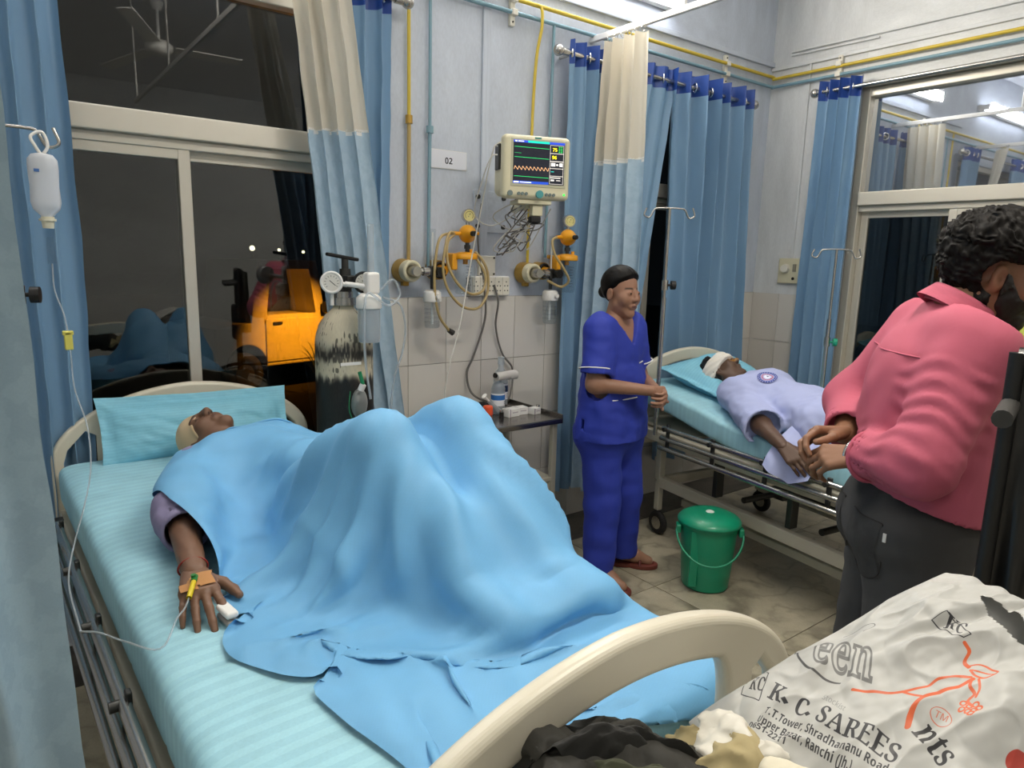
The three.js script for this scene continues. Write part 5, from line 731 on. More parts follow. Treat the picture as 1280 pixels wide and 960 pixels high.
  // hanging corner of the gown over the rails
  obj('gown_flap', [surf((u, v) => { const x = lerp(2.80, 2.61, v) - 0.012 * Math.sin(u * 9), y = lerp(0.80, 0.585 + 0.1 * Math.abs(u - 0.55), Math.pow(v, 1.2)) - 0.0, z = lerp(-1.62, -1.40, u) - 0.02 * v; return [x - 0.03 * Math.sin(v * 3.1) + 0.01 * noise(u * 4, v * 4, 3), y, z]; }, 24, 24)], gm, p);
  // round emblem printed on the chest
  const em = canvasTex(256, 256, (g) => { g.clearRect(0, 0, 256, 256); g.fillStyle = '#aeb5d8'; g.fillRect(0, 0, 256, 256); g.lineWidth = 30; g.strokeStyle = '#3d4a94'; g.beginPath(); g.arc(128, 128, 104, 0, 7); g.stroke(); g.fillStyle = '#c3c8e4'; g.font = 'bold 22px sans-serif'; for (let k = 0; k < 22; k++) { g.save(); g.translate(128, 128); g.rotate(k * 0.2856); g.fillRect(-5, -112, 8, 16); g.restore(); } g.lineWidth = 20; g.strokeStyle = '#b04868'; g.setLineDash([14, 7]); g.beginPath(); g.arc(128, 128, 62, 0, 7); g.stroke(); g.setLineDash([]); g.lineWidth = 7; g.strokeStyle = '#4658a8'; g.beginPath(); g.arc(128, 128, 84, 0, 7); g.stroke(); g.fillStyle = '#dfe3f2'; g.beginPath(); g.arc(128, 128, 40, 0, 7); g.fill(); g.fillStyle = '#303a70'; g.beginPath(); g.moveTo(100, 120); g.lineTo(140, 98); g.lineTo(132, 134); g.fill(); }, { clamp: true });
  const ec = [2.935, 0.99, -1.865], pos = [], uv = [], idx = [], R = 0.047, nr = 8, na = 28, n0 = nrm3([-0.62, 0.72, 0.25]), tx = nrm3(crs3([0.2, 0.9, 0.4], n0)), ty = crs3(n0, tx);
  const drop = q => { let P = add3(q, n0, 0.08); for (let i = 0; i < 60; i++) { const d = shape(...P); if (d < 0.0008) break; P = add3(P, n0, -Math.max(0.001, d * 0.7)); } return add3(P, n0, 0.004); };
  for (let i = 0; i <= nr; i++) for (let j = 0; j <= na; j++) { const a = j / na * Math.PI * 2, q = add3(add3(ec, tx, Math.cos(a) * R * i / nr), ty, Math.sin(a) * R * i / nr); pos.push(...drop(q)); uv.push(0.5 + 0.47 * Math.cos(a) * i / nr, 0.5 + 0.47 * Math.sin(a) * i / nr); if (i < nr && j < na) { const b = i * (na + 1) + j; idx.push(b, b + na + 1, b + 1, b + 1, b + na + 1, b + na + 2); } }
  const eg = new THREE.BufferGeometry(); eg.setAttribute('position', new THREE.Float32BufferAttribute(pos, 3)); eg.setAttribute('uv', new THREE.Float32BufferAttribute(uv, 2)); eg.setIndex(idx); eg.computeVertexNormals();
  label(obj('emblem', [eg], std(0xffffff, 0.8, { map: em }), p), 'round blue and red printed emblem');
}
// ---------------------------------------------------------------- man in the pink shirt
{
  const f = nrm3([0.66, 0, 0.75]), fr = frame([0.08, 1, 0.09], f), c = [1.80, 0, -0.755];
  const lv = nrm3(crs3([0, 1, 0], f)), at = (l, y, ff) => [c[0] + lv[0] * l + f[0] * ff, y, c[2] + lv[2] * l + f[2] * ff];
  const J = { fr, w: 1.06, d: 0.9, belly: 1.08, aw: 1.12, lw: 1.02, hs: 0.93, nk: 1.15, pel: at(0, 0.90, 0.04), chest: at(0, 1.19, 0.06), neck: at(0, 1.39, 0.085), head: at(0.0, 1.48, 0.165), shL: at(0.17, 1.325, 0.075), shR: at(-0.17, 1.325, 0.075), elL: at(0.235, 1.12, -0.05), elR: at(-0.24, 1.075, -0.035), wrL: at(0.05, 1.065, -0.115), wrR: at(-0.09, 1.045, -0.105), hipL: at(0.09, 0.86, 0.045), hipR: at(-0.09, 0.86, 0.045), knL: at(0.11, 0.46, 0.03), knR: at(-0.11, 0.46, 0.03), anL: at(0.11, 0.09, 0), anR: at(-0.11, 0.09, 0), toeL: at(0.13, 0.04, 0.14), toeR: at(-0.13, 0.04, 0.14) };
  J.hf = frame(nrm3(add3([0, 1, 0], f, 0.22)), nrm3([0.5, -0.12, 0.86]));
  const m = thing('person', 'bearded man in pink shirt and charcoal jeans with hands behind his back', 'person');
  const back = f.map(v => -v), cu = [[0.55, 0.75, 0.5], [0.6, 0.8, 0.5], [0.65, 0.85, 0.5], [0.7, 0.85, 0.5]];
  const hR = handF(J.wrR, add3(add3(back, lv, 0.28), [0, 1, 0], -0.22), add3([0, 1, 0], lv, -0.75), 1, cu, 0.98, 0.05, { d1: [0.55, 0.85, -0.35], d2: [0.2, 1, -0.4] }), hL = handF(J.wrL, add3(add3(back, lv, -0.25), [0, 1, 0], -0.05), add3([0, 1, 0], lv, 0.8), -1, cu, 0.98, 0.05, { d1: [0.5, 0.85, -0.4], d2: [0.2, 1, -0.4] });
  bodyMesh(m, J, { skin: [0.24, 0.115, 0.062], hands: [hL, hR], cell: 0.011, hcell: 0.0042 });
  const r = 0.17, lo = J.head.map(v => v - r), hi = J.head.map(v => v + r);
  const strand = (x, y, z) => 0.006 * noise(x * 40, y * 30, z * 40) + 0.0035 * noise(x * 95, y * 50, z * 95) + 0.0016 * Math.sin((y + z * 0.5) * 330 + 9 * noise(x * 25, y * 25, z * 25));
  obj('hair', [sdfMesh(inLocal((x, y, z) => { const ax = Math.abs(x); let d = headBase(x, y, z) - (0.021 + 0.011 * sstep(0.02, 0.1, y) + 0.006 * sstep(0.03, -0.05, z)) + strand(x, y, z) * 1.25; const hl = z - 0.052 - Math.max(0, y - 0.07) * 0.9, side = y > 0.035 ? -1 : (z - (-0.028 + (y - 0.035) * -0.12)), low = -(y + 0.085), ear = -(Math.hypot((ax - 0.085) * 0.6, y + 0.006, z + 0.008) - 0.042); return Math.max(d, Math.max(hl, Math.min(side, 1)), low, ear); }, J.hf, J.head, J.hs), lo, hi, 0.0036)], phy(0x0b0806, 0.6, { specularIntensity: 0.35 }), m);
  obj('beard', [sdfMesh(inLocal((x, y, z) => { const d = headF(x, y, z) - 0.005 - 0.003 * noise(x * 90, y * 90, z * 90); const top = y - (-0.045 + sstep(0.06, 0.0, z) * 0.055), mouth = 0.021 - Math.hypot(x * 0.8, (y + 0.060) * 1.6, Math.min(0, z - 0.07)), cheek = (z - 0.075) + 0 * x; return Math.max(d, top, -(z - 0.0) , mouth > -0.001 && z > 0.06 ? mouth : -1, -(y + 0.14)); }, J.hf, J.head, J.hs), lo, hi, 0.0042)], std(0x120c0a, 0.6), m);
  obj('moustache', [sdfMesh(inLocal(union([bone([-0.026, -0.05, 0.082], [0, -0.043, 0.097], 0.005, 0.006), bone([0.026, -0.05, 0.082], [0, -0.043, 0.097], 0.005, 0.006)], 0.003), J.hf, J.head, J.hs), lo, hi, 0.0038)], std(0x120c0a, 0.6), m);
  for (const s of [-1, 1]) { const e = toW(J.hf, J.head, [s * 0.0315 * J.hs, 0.0065 * J.hs, 0.0778 * J.hs]), g = obj('eye', [sph(0.0092, 0, 0, 0, 16)], std(0xcfc8be, 0.3), m); g.position.set(...e); const ir = obj('iris', [sph(0.0052, 0, 0, 0, 12)], std(0x140d0a, 0.15), g); ir.position.set(...J.hf.F.map(v => v * 0.0053)); }
  // shirt
  const B = bonesOf(J), pink = phy(0xffffff, 0.78, { color: 0xc25c73, map: blotch, bumpMap: weave, bumpScale: 0.00025 });
  const dR = sub3(J.wrR, J.elR), dL = sub3(J.wrL, J.elL);
  const sleeve = (s, d) => union([bone(mix3(J['sh' + s], J.neck, 0.1), J['el' + s], 0.088, 0.072), bone(J['el' + s], add3(J['el' + s], d, 1.1), 0.07, 0.052)], 0.04);
  const sR = sleeve('R', dR), sL = sleeve('L', dL), cR = plane(add3(J.elR, dR, 0.92), dR), cL = plane(add3(J.elL, dL, 0.9), dL);
  const tor = inflate([...B.torso, bone(at(0.05, 1.2, 0.05), at(0.05, 0.72, 0.045), 0.125, 0.155, [...f, 0.9]), bone(at(-0.05, 1.2, 0.05), at(-0.05, 0.72, 0.045), 0.125, 0.155, [...f, 0.9])], 0.014, 0.06);
  const along = (p, a, d) => dot3(sub3(p, a), d) / dot3(d, d);
  const uaR = sub3(J.elR, J.shR);
  const wr = (x, y, z) => { const P = [x, y, z], t = along(P, J.shR, uaR), nearA = 1 - sstep(0.09, 0.16, sR(x, y, z) + 0.09); let w = 0.008 * noise(x * 5, y * 4, z * 5) + 0.005 * noise(x * 12, y * 7, z * 12); w += 0.0035 * nearA * Math.sin(t * 42 + 5 * noise(x * 8, y * 8, z * 8)) * sstep(0.1, 0.35, t) * (0.5 + noise(x * 14, y * 6, z * 14)); w += 0.005 * noise(x * 7 + y * 9, y * 3, z * 16) * sstep(1.0, 1.2, y); return w; };
  const full = (x, y, z) => smin(tor(x, y, z), Math.min(Math.max(sR(x, y, z), cR(x, y, z)), Math.max(sL(x, y, z), cL(x, y, z))), 0.022) , inn = (x, y, z) => smin(tor(x, y, z), Math.min(sR(x, y, z), sL(x, y, z)), 0.022) + 0.0105;
  const ncut = plane(add3(J.neck, fr.U, 0.012), nrm3(add3(fr.U, f, 0.45)));
  obj('shirt', [sdfMesh((x, y, z) => { const w = wr(x, y, z), ff = (x - c[0]) * f[0] + (z - c[2]) * f[2], l = Math.abs((x - c[0]) * lv[0] + (z - c[2]) * lv[2]); const hem = 0.955 - 0.30 * ff - y; const near = Math.max(hem, sR(x, y, z) < 0.02 ? cR(x, y, z) : -1, sL(x, y, z) < 0.02 ? cL(x, y, z) : -1) > -0.05; return Math.max(full(x, y, z) + w, near ? -(inn(x, y, z) + w) : -1, hem * 0.85, ncut(x, y, z)); }, [1.4, 0.74, -1.18], [2.2, 1.46, -0.36], 0.0068)], pink, m);
  // collar
  const nc = add3(J.neck, fr.U, 0.01), cf = nrm3(add3(fr.F, fr.U, -0.45)), cuV = crs3(cf, lv).map(v => v), up = nrm3(crs3(lv, cf).map(v => -v));
  const upv = dot3(up, [0, 1, 0]) > 0 ? up : up.map(v => -v);
  obj('collar', [surf((u, v) => { const a = (u - 0.5) * Math.PI * 1.86 + Math.PI, rr = 0.078 + (v < 0.5 ? 0 : (v - 0.5) * 0.036) - 0.006, y = v < 0.5 ? v * 0.09 : 0.045 - (v - 0.5) * 0.085; return [0, 1, 2].map(k => nc[k] + (cf[k] * Math.cos(a) * 1.05 + lv[k] * Math.sin(a)) * rr + upv[k] * (y - 0.012)); }, 48, 10)], pink, m);
  obj('yoke_seam', [tube([-0.16, -0.1, 0, 0.1, 0.16].map(l => { let p = at(l, 1.30, -0.3); for (let i = 0; i < 60; i++) { const d = full(...p) + wr(...p); if (d < 0.001) break; p = add3(p, f, Math.max(0.002, d * 0.7)); } return p; }), 0.0022, 40, 5)], pink, m);
  obj('button', [tf(sph(0.006, 0, 0, 0, 10), { p: toW(fr, J.neck, [-0.025, -0.02, 0.10]) })], M.white, m);
  const cuffR = tf(torus(0.058, 0.006, 30, 6).applyQuaternion(new THREE.Quaternion().setFromUnitVectors(V(0, 0, 1), V(...dR).normalize())), { p: add3(J.elR, dR, 0.9) }); obj('cuff', [cuffR], pink, m);
  // jeans
  const denim = phy(0xffffff, 0.85, { color: 0xffffff, map: pixTex(256, 256, (u, v, i, j) => { const n = tf4(u, v, 5, 71), k = 44 + 22 * n + 6 * ((i + 2 * j) % 3 === 0) + 6 * (tnoise(u, v, 128, 4) - 0.5); return [k * 0.98, k * 0.97, k * 0.98]; }, { repeat: [1, 1] }) });
  const tr = s => [bone(J['hip' + s], J['kn' + s], 0.118, 0.088), bone(J['kn' + s], J['an' + s], 0.088, 0.075)];
  const jf = union([...tr('L'), ...tr('R'), bone(at(0.07, 0.88, 0.04), at(-0.07, 0.88, 0.04), 0.125, 0.125), bone(at(-0.07, 0.84, 0.0), at(0.07, 0.84, 0.0), 0.105)], 0.035), jw = (x, y, z) => 0.007 * noise(x * 6, y * 8, z * 6) + 0.005 * noise(x * 9, y * 22, z * 9);
  garment(m, 'jeans', denim, jf, [plane([0, 0.05, 0], [0, -1, 0]), plane([0, 1.0, 0], [0, 1, 0])], [1.42, 0.02, -1.12], [2.12, 1.04, -0.42], 0.009, 0.016, jw);
  const onJ = (l, y) => { let p = at(l, y, -0.32); for (let i = 0; i < 70; i++) { const d = jf(...p) + jw(...p); if (d < 0.0005) break; p = add3(p, f, Math.max(0.0015, d * 0.7)); } return add3(p, f, -0.002); };
  for (const s of [-1, 1]) { const k = obj('back_pocket', [surf((u, v) => { const w = 0.058 * (1 - 0.12 * v), yy = 0.90 - v * 0.14 - (v > 0.8 ? (1 - Math.abs(u - 0.5) * 2) * 0.02 : 0); return onJ(s * 0.1 + (u - 0.5) * 2 * w, yy); }, 10, 10)], denim, m); obj('stitching', [tube([[-0.058, 0.90], [-0.052, 0.77], [0, 0.742], [0.052, 0.77], [0.058, 0.90]].map(q => onJ(s * 0.1 + q[0], q[1])), 0.0016, 40, 4), tube([-0.058, 0, 0.058].map(q => onJ(s * 0.1 + q, 0.90)), 0.002, 20, 4)], std(0x2c2a29, 0.9), k); }
  label(obj('pocket_tag', [rbox(0.003, 0.022, 0.008, 0.001, ...onJ(-0.168, 0.87))], M.white, m), 'small white tag on the pocket edge');
  for (const s of ['L', 'R']) obj('shoe', [sdfMesh(union([bone(J['an' + s], J['toe' + s], 0.045, 0.036), bone(add3(J['an' + s], f, -0.05), J['an' + s], 0.04)], 0.03), [J['an' + s][0] - 0.15, 0.0, J['an' + s][2] - 0.2], [J['an' + s][0] + 0.28, 0.16, J['an' + s][2] + 0.22], 0.011)], M.black, m);
  const bg = obj('bangle', [torus(0.042, 0.005, 36, 10)], M.chrome); bg.quaternion.setFromUnitVectors(V(0, 0, 1), V(...nrm3(add3(dR, lv, 0.25)))); bg.position.set(...add3(J.elR, dR, 1.04)); tag(bg, 'steel bangle on the wrist of the man in the pink shirt', 'bangle');
}
// ---------------------------------------------------------------- person in the yellow-green shirt beyond him
{
  const f = nrm3([-0.75, 0, -0.65]), fr = frame([0, 1, 0], f), c = [2.29, 0, -0.52], at = (l, y, ff) => toW(fr, c, [l, y, ff]);
  const J = { fr, w: 1.08, hs: 0.9, pel: at(0, 0.88, 0), chest: at(0, 1.17, 0), neck: at(0, 1.37, 0), head: at(0, 1.5, 0.02), shL: at(0.18, 1.32, 0), shR: at(-0.18, 1.32, 0), elL: at(0.24, 1.06, 0), elR: at(-0.24, 1.06, 0), wrL: at(0.24, 0.82, 0.06), wrR: at(-0.24, 0.82, 0.06), hipL: at(0.09, 0.85, 0), hipR: at(-0.09, 0.85, 0), knL: at(0.1, 0.46, 0.02), knR: at(-0.1, 0.46, 0.02), anL: at(0.1, 0.09, 0), anR: at(-0.1, 0.09, 0), toeL: at(0.11, 0.04, 0.14), toeR: at(-0.11, 0.04, 0.14) }; J.hf = frame([0, 1, 0], f);
  const m = thing('person', 'person in yellow-green shirt and blue jeans half hidden behind the pink shirt', 'person');
  const cu = [[0.3, 0.4, 0.3], [0.3, 0.4, 0.3], [0.35, 0.4, 0.3], [0.4, 0.4, 0.3]];
  bodyMesh(m, J, { skin: [0.24, 0.13, 0.08], cell: 0.013, hcell: 0.006, hands: [handF(J.wrL, [0, -1, 0.1], fr.L, -1, cu), handF(J.wrR, [0, -1, 0.1], fr.L.map(v => -v), 1, cu)] });
  obj('hair', [sdfMesh(inLocal((x, y, z) => Math.max(headBase(x, y, z) - 0.016, z - 0.04 - Math.max(0, y - 0.06), -(y + 0.06)), J.hf, J.head, J.hs), J.head.map(v => v - 0.16), J.head.map(v => v + 0.16), 0.008)], std(0x14100e, 0.5), m);
  const B = bonesOf(J), wr = (x, y, z) => 0.01 * noise(x * 6, y * 5, z * 6);
  garment(m, 'shirt', std(0xa9b04a, 0.8), inflate([...B.torso, bone(at(0.05, 1.1, 0), at(0.05, 0.75, 0), 0.13, 0.16), bone(at(-0.05, 1.1, 0), at(-0.05, 0.75, 0), 0.13, 0.16), bone(J.shL, J.elL, 0.07, 0.065), bone(J.shR, J.elR, 0.07, 0.065)], 0.014, 0.04), [plane([0, 0.80, 0], [0, -1, 0]), plane([0, 1.385, 0], [0, 1, 0])], at(0, 0, 0).map((v, k) => k === 1 ? 0.74 : v - 0.42), at(0, 0, 0).map((v, k) => k === 1 ? 1.45 : v + 0.42), 0.011, 0.016, wr);
  garment(m, 'jeans', std(0x26354c, 0.9), union([bone(J.hipL, J.knL, 0.115, 0.085), bone(J.knL, J.anL, 0.085, 0.07), bone(J.hipR, J.knR, 0.115, 0.085), bone(J.knR, J.anR, 0.085, 0.07), bone(J.hipL, J.hipR, 0.12)], 0.03), [plane([0, 0.05, 0], [0, -1, 0]), plane([0, 0.95, 0], [0, 1, 0])], at(0, 0, 0).map((v, k) => k === 1 ? 0.02 : v - 0.3), at(0, 0, 0).map((v, k) => k === 1 ? 1.0 : v + 0.3), 0.012, 0.02, wr);
  for (const s of ['L', 'R']) obj('shoe', [sdfMesh(bone(J['an' + s], J['toe' + s], 0.045, 0.036), [J['an' + s][0] - 0.25, 0, J['an' + s][2] - 0.25], [J['an' + s][0] + 0.25, 0.15, J['an' + s][2] + 0.25], 0.014)], M.black, m);
}
// ---------------------------------------------------------------- steel topped bedside trolley and what stands on it
{
  const g = thing('bedside_trolley', 'steel topped bedside cabinet with grey painted frame against the tiles', 'trolley', [1.86, 0, -2.62]), X = 0.26, Z = 0.22, H = 0.76;
  obj('tray_top', [rbox(2 * X, 0.008, 2 * Z, 0.003, 0, H - 0.012, 0), rbox(2 * X, 0.026, 0.006, 0.002, 0, H - 0.004, -Z), rbox(0.006, 0.026, 2 * Z, 0.002, -X, H - 0.004, 0), rbox(0.006, 0.026, 2 * Z, 0.002, X, H - 0.004, 0), rbox(2 * X, 0.022, 0.006, 0.002, 0, H - 0.022, Z)], std(0x8f8b86, 0.2, { metalness: 0.95 }), g);
  for (const a of [-1, 1]) for (const b of [-1, 1]) obj('leg', [rbox(0.028, H - 0.05, 0.028, 0.004, a * (X - 0.03), (H - 0.05) / 2 + 0.03, b * (Z - 0.03)), cyl(0.016, 0.014, 0.03, a * (X - 0.03), 0.015, b * (Z - 0.03), 12)], M.paint, g);
  obj('cabinet_body', [rbox(2 * X - 0.07, 0.34, 2 * Z - 0.06, 0.006, 0, 0.27, 0)], M.paint, g); obj('drawer', [rbox(2 * X - 0.13, 0.05, 0.012, 0.003, 0, 0.395, Z - 0.025)], std(0x8e8a7c, 0.5), g); const d = obj('door', [rbox(2 * X - 0.13, 0.22, 0.012, 0.003, 0, 0.235, Z - 0.025)], M.paint, g); obj('handle', [rbox(0.06, 0.012, 0.02, 0.003, 0.08, 0.33, Z - 0.012)], M.black, d);
  obj('shelf', [rbox(2 * X - 0.05, 0.02, 2 * Z - 0.04, 0.004, 0, 0.45, 0)], M.paint, g);
  const top = H - 0.008, at = (x, z) => [1.86 + x, top, -2.62 + z];
  const lab = (t) => canvasTex(128, 64, (c) => { c.fillStyle = '#e9e9ec'; c.fillRect(0, 0, 128, 64); c.fillStyle = t; c.fillRect(0, 8, 128, 26); c.fillStyle = '#566'; for (let k = 0; k < 3; k++) c.fillRect(8, 40 + k * 7, 80 - k * 12, 3); });
  const bottle = (p, l, h, r, col, cap) => { const b = thing('saline_bottle', l, 'bottle', p); obj('bottle_body', [lathe([[0, 0], [r * 0.95, 0.002], [r, 0.01], [r, h * 0.62], [r * 0.8, h * 0.72], [r * 0.4, h * 0.8], [r * 0.4, h * 0.9], [0, h * 0.9]])], M.soft, b); obj('label', [new THREE.CylinderGeometry(r * 1.02, r * 1.02, h * 0.3, 24, 1, true).translate(0, h * 0.36, 0)], std(0xffffff, 0.6, { map: lab(col) }), b); obj('cap', [cyl(r * 0.45, r * 0.48, h * 0.14, 0, h * 0.94, 0)], cap, b); };
  bottle(at(0.05, -0.02), 'clear saline bottle with blue banded label on the trolley', 0.2, 0.034, '#2f6fb8', M.soft); bottle(at(0.115, -0.09), 'tall clear drip bottle with rounded top behind the white boxes', 0.26, 0.036, '#3b4f78', M.soft);
  { const b = thing('bandage_roll', 'grey white gauze roll lying across the saline bottles', 'gauze', [1.93, top + 0.145, -2.62]); obj('roll', [rod([-0.05, 0, 0.01], [0.06, 0.006, 0], 0.02, 20), rod([0.03, 0.0, 0], [0.075, 0.002, 0], 0.022, 20)], std(0xc6c4c0, 0.9), b); obj('end_cap', [rod([-0.06, 0.01, 0.01], [-0.05, 0.008, 0.01], 0.012, 12)], M.black, b); b.position.set(1.925, top + 0.185, -2.62); b.children.forEach(c => c.position.y -= 0.0); }
  { const o = thing('orange_cap_jar', 'small orange topped jar on the steel tray', 'jar', at(-0.05, 0.04)); obj('jar_body', [cyl(0.022, 0.022, 0.02, 0, 0.01, 0)], std(0x8a3a22, 0.4), o); obj('jar_cap', [cyl(0.023, 0.025, 0.035, 0, 0.037, 0), cyl(0.02, 0.023, 0.006, 0, 0.056, 0)], std(0xe0552c, 0.4), o); }
  { const o = thing('cotton_swab', 'small white cotton ball near the orange topped jar', 'cotton', at(-0.12, 0.0)); obj('ball', [sph(0.013, 0, 0.012, 0, 12), sph(0.01, 0.016, 0.009, 0.004, 12)], M.white, o); }
  const carton = (p, w, h, d, ry, l) => { const b = thing('medicine_box', l, 'box', p, ry); obj('carton', [rbox(w, h, d, 0.002, 0, h / 2, 0)], M.white, b); obj('print', [rbox(w * 0.5, h * 0.12, d + 0.001, 0.0005, w * 0.1, h * 0.55, 0), rbox(0.008, h, d + 0.001, 0.0005, -w * 0.35, h / 2, 0)], std(0xb2aab0, 0.6), b); };
  carton(at(0.07, 0.06), 0.07, 0.038, 0.05, 0.1, 'white medicine carton beside the orange topped jar'); carton(at(0.135, 0.045), 0.065, 0.036, 0.05, -0.1, 'white medicine carton between two other cartons'); carton(at(0.2, 0.075), 0.05, 0.03, 0.045, 0.15, 'short white medicine carton nearest the tray corner');
  for (const [x, z, l, c] of [[0.015, 0.06, 'small dark vial beside the orange topped jar', 0x1d1a1a], [0.24, 0.055, 'small pale vial at the right tray corner', 0xd8d6d0]]) { const v = thing('vial', l, 'vial', at(x, z)); obj('vial_body', [cyl(0.011, 0.011, 0.026, 0, 0.013, 0)], std(c, 0.3), v); obj('vial_cap', [cyl(0.009, 0.009, 0.01, 0, 0.031, 0)], M.steel, v); }
  { const s = thing('syringe', 'clear syringe leaning on the saline bottle', 'syringe', at(-0.005, 0.01)); obj('barrel', [rod([0.04, 0.02, 0], [-0.02, 0.075, 0], 0.011)], M.soft, s); obj('plunger', [rod([-0.02, 0.075, 0], [-0.045, 0.1, 0], 0.005), rod([-0.045, 0.1, 0], [-0.047, 0.102, 0], 0.014)], M.white, s); obj('needle_hub', [rod([0.04, 0.02, 0], [0.054, 0.006, 0], 0.005)], std(0xb98868, 0.6), s); }
}
// ---------------------------------------------------------------- drip stands
function dripStand(l, p, y0, y1, knob, turn = 0, knobCol = M.black) {
  const g = thing('drip_stand', l, 'drip stand', p, turn);
  obj('pole', [rod([0, y0, 0], [0, lerp(y0, y1, 0.62), 0], 0.011, 14), rod([0, lerp(y0, y1, 0.55), 0], [0, y1, 0], 0.007, 12)], M.steel, g);
  obj('hook_arm', [tube([[-0.115, y1 + 0.0, 0], [-0.125, y1 - 0.035, 0], [-0.1, y1 - 0.045, 0], [-0.075, y1 - 0.005, 0], [-0.05, y1, 0], [0.05, y1, 0], [0.075, y1 - 0.005, 0], [0.1, y1 - 0.045, 0], [0.125, y1 - 0.035, 0], [0.115, y1 + 0.005, 0]], 0.0045, 90, 8)], M.steel, g);
  const k = obj('clamp_collar', [cyl(0.016, 0.016, 0.05, 0, knob, 0)], M.steel, g); obj('clamp_knob', [rod([0.01, knob, 0], [0.03, knob, 0.006], 0.006), tf(cyl(0.022, 0.022, 0.022), { r: [0, 0, Math.PI / 2], p: [0.04, knob, 0.006] })], knobCol, k); return g;
}
dripStand('chrome drip stand with black knob clamped beside the nurse', [2.715, 0, -2.34], 0.6, 1.755, 1.38, -0.6);
dripStand('chrome drip stand with green knob in front of the satin curtain', [3.74, 0, -2.02], 0.58, 1.585, 1.075, -0.9, std(0x1f9c7c, 0.4));
{
  const g = dripStand('drip stand with black knob hidden behind the front privacy curtain', [0.055, 0, -2.3], 0.58, 1.8, 1.365, -0.25);
  const b = thing('drip_bottle', 'white plastic drip bottle hanging from the hook by the blue curtain', 'drip bottle', [0.135, 1.53, -2.26]);
  obj('bottle', [(() => { const gg = lathe([[0, 0.03], [0.008, 0.03], [0.014, 0.045], [0.03, 0.062], [0.035, 0.08], [0.033, 0.12], [0.035, 0.165], [0.034, 0.19], [0.024, 0.203], [0.012, 0.206], [0, 0.206]], 32); gg.scale(1, 1, 0.72); return gg; })()], phy(0xe6eaf0, 0.35, { transmission: 0.35, thickness: 0 }), b);
  obj('hanger', [tube([[0, 0.2, 0], [-0.012, 0.222, 0], [-0.02, 0.248, -0.01], [0.005, 0.262, -0.015], [0.015, 0.225, 0], [0, 0.2, 0]], 0.004, 40)], M.white, b); obj('neck', [cyl(0.016, 0.013, 0.03, 0, 0.028, 0), cyl(0.02, 0.02, 0.006, 0, 0.035, 0)], std(0xdcd9c4, 0.4), b); obj('print', [rbox(0.012, 0.008, 0.001, 0.0003, -0.016, 0.16, 0.0245)], std(0x4a74b4, 0.6), b);
  const l = thing('drip_line', 'clear infusion line with yellow roller clamp below the drip bottle', 'drip line');
  obj('drip_chamber', [cyl(0.010, 0.010, 0.05, 0.136, 1.475, -2.26), cyl(0.007, 0.009, 0.02, 0.136, 1.51, -2.26)], M.clear, l); obj('tubing', [tube([[0.136, 1.45, -2.26], [0.135, 1.38, -2.25], [0.15, 1.31, -2.22], [0.155, 1.22, -2.2], [0.155, 1.12, -2.18], [0.172, 1.02, -2.12], [0.165, 0.92, -2.05], [0.14, 0.84, -2.0], [0.11, 0.77, -1.95], [0.085, 0.72, -1.85], [0.085, 0.70, -1.6]], 0.002, 120, 6)], M.soft, l); obj('roller_clamp', [rbox(0.02, 0.05, 0.016, 0.004, 0.153, 1.245, -2.205), rbox(0.026, 0.012, 0.016, 0.003, 0.153, 1.266, -2.205)], std(0xd8cf62, 0.45), l);
}
// ---------------------------------------------------------------- green bucket
{
  const g = thing('bucket', 'green plastic bucket with lid and wire-thin handle on the floor', 'bucket', [2.575, 0, -1.86], -0.8), green = phy(0x078a66, 0.38, { clearcoat: 0.2 });
  obj('bucket_body', [lathe([[0, 0.004], [0.102, 0.004], [0.108, 0.012], [0.13, 0.30], [0.138, 0.305], [0.138, 0.318], [0.128, 0.32]], 48), rbox(0.04, 0.27, 0.02, 0.008, -0.07, 0.165, 0.1)], green, g);
  obj('lid', [lathe([[0, 0.362], [0.05, 0.362], [0.1, 0.356], [0.132, 0.34], [0.144, 0.325], [0.144, 0.315], [0.139, 0.315]], 48)], green, g).userData.label = 'domed green lid'; obj('lid_mark', [lathe([[0, 0.3655], [0.017, 0.365], [0.02, 0.362]], 20)], std(0xcfd8d0, 0.6), g);
  obj('handle', [tube([...Array(13)].map((_, i) => { const a = Math.PI * (i / 12), r = 0.15; return [-r * Math.cos(a), 0.285 - 0.125 * Math.sin(a), 0.04 + r * Math.sin(a) * 0.82]; }), 0.005, 60)], green, g); for (const s of [-1, 1]) obj('handle_lug', [rbox(0.022, 0.04, 0.05, 0.006, s * 0.14, 0.285, 0.03)], green, g);
}
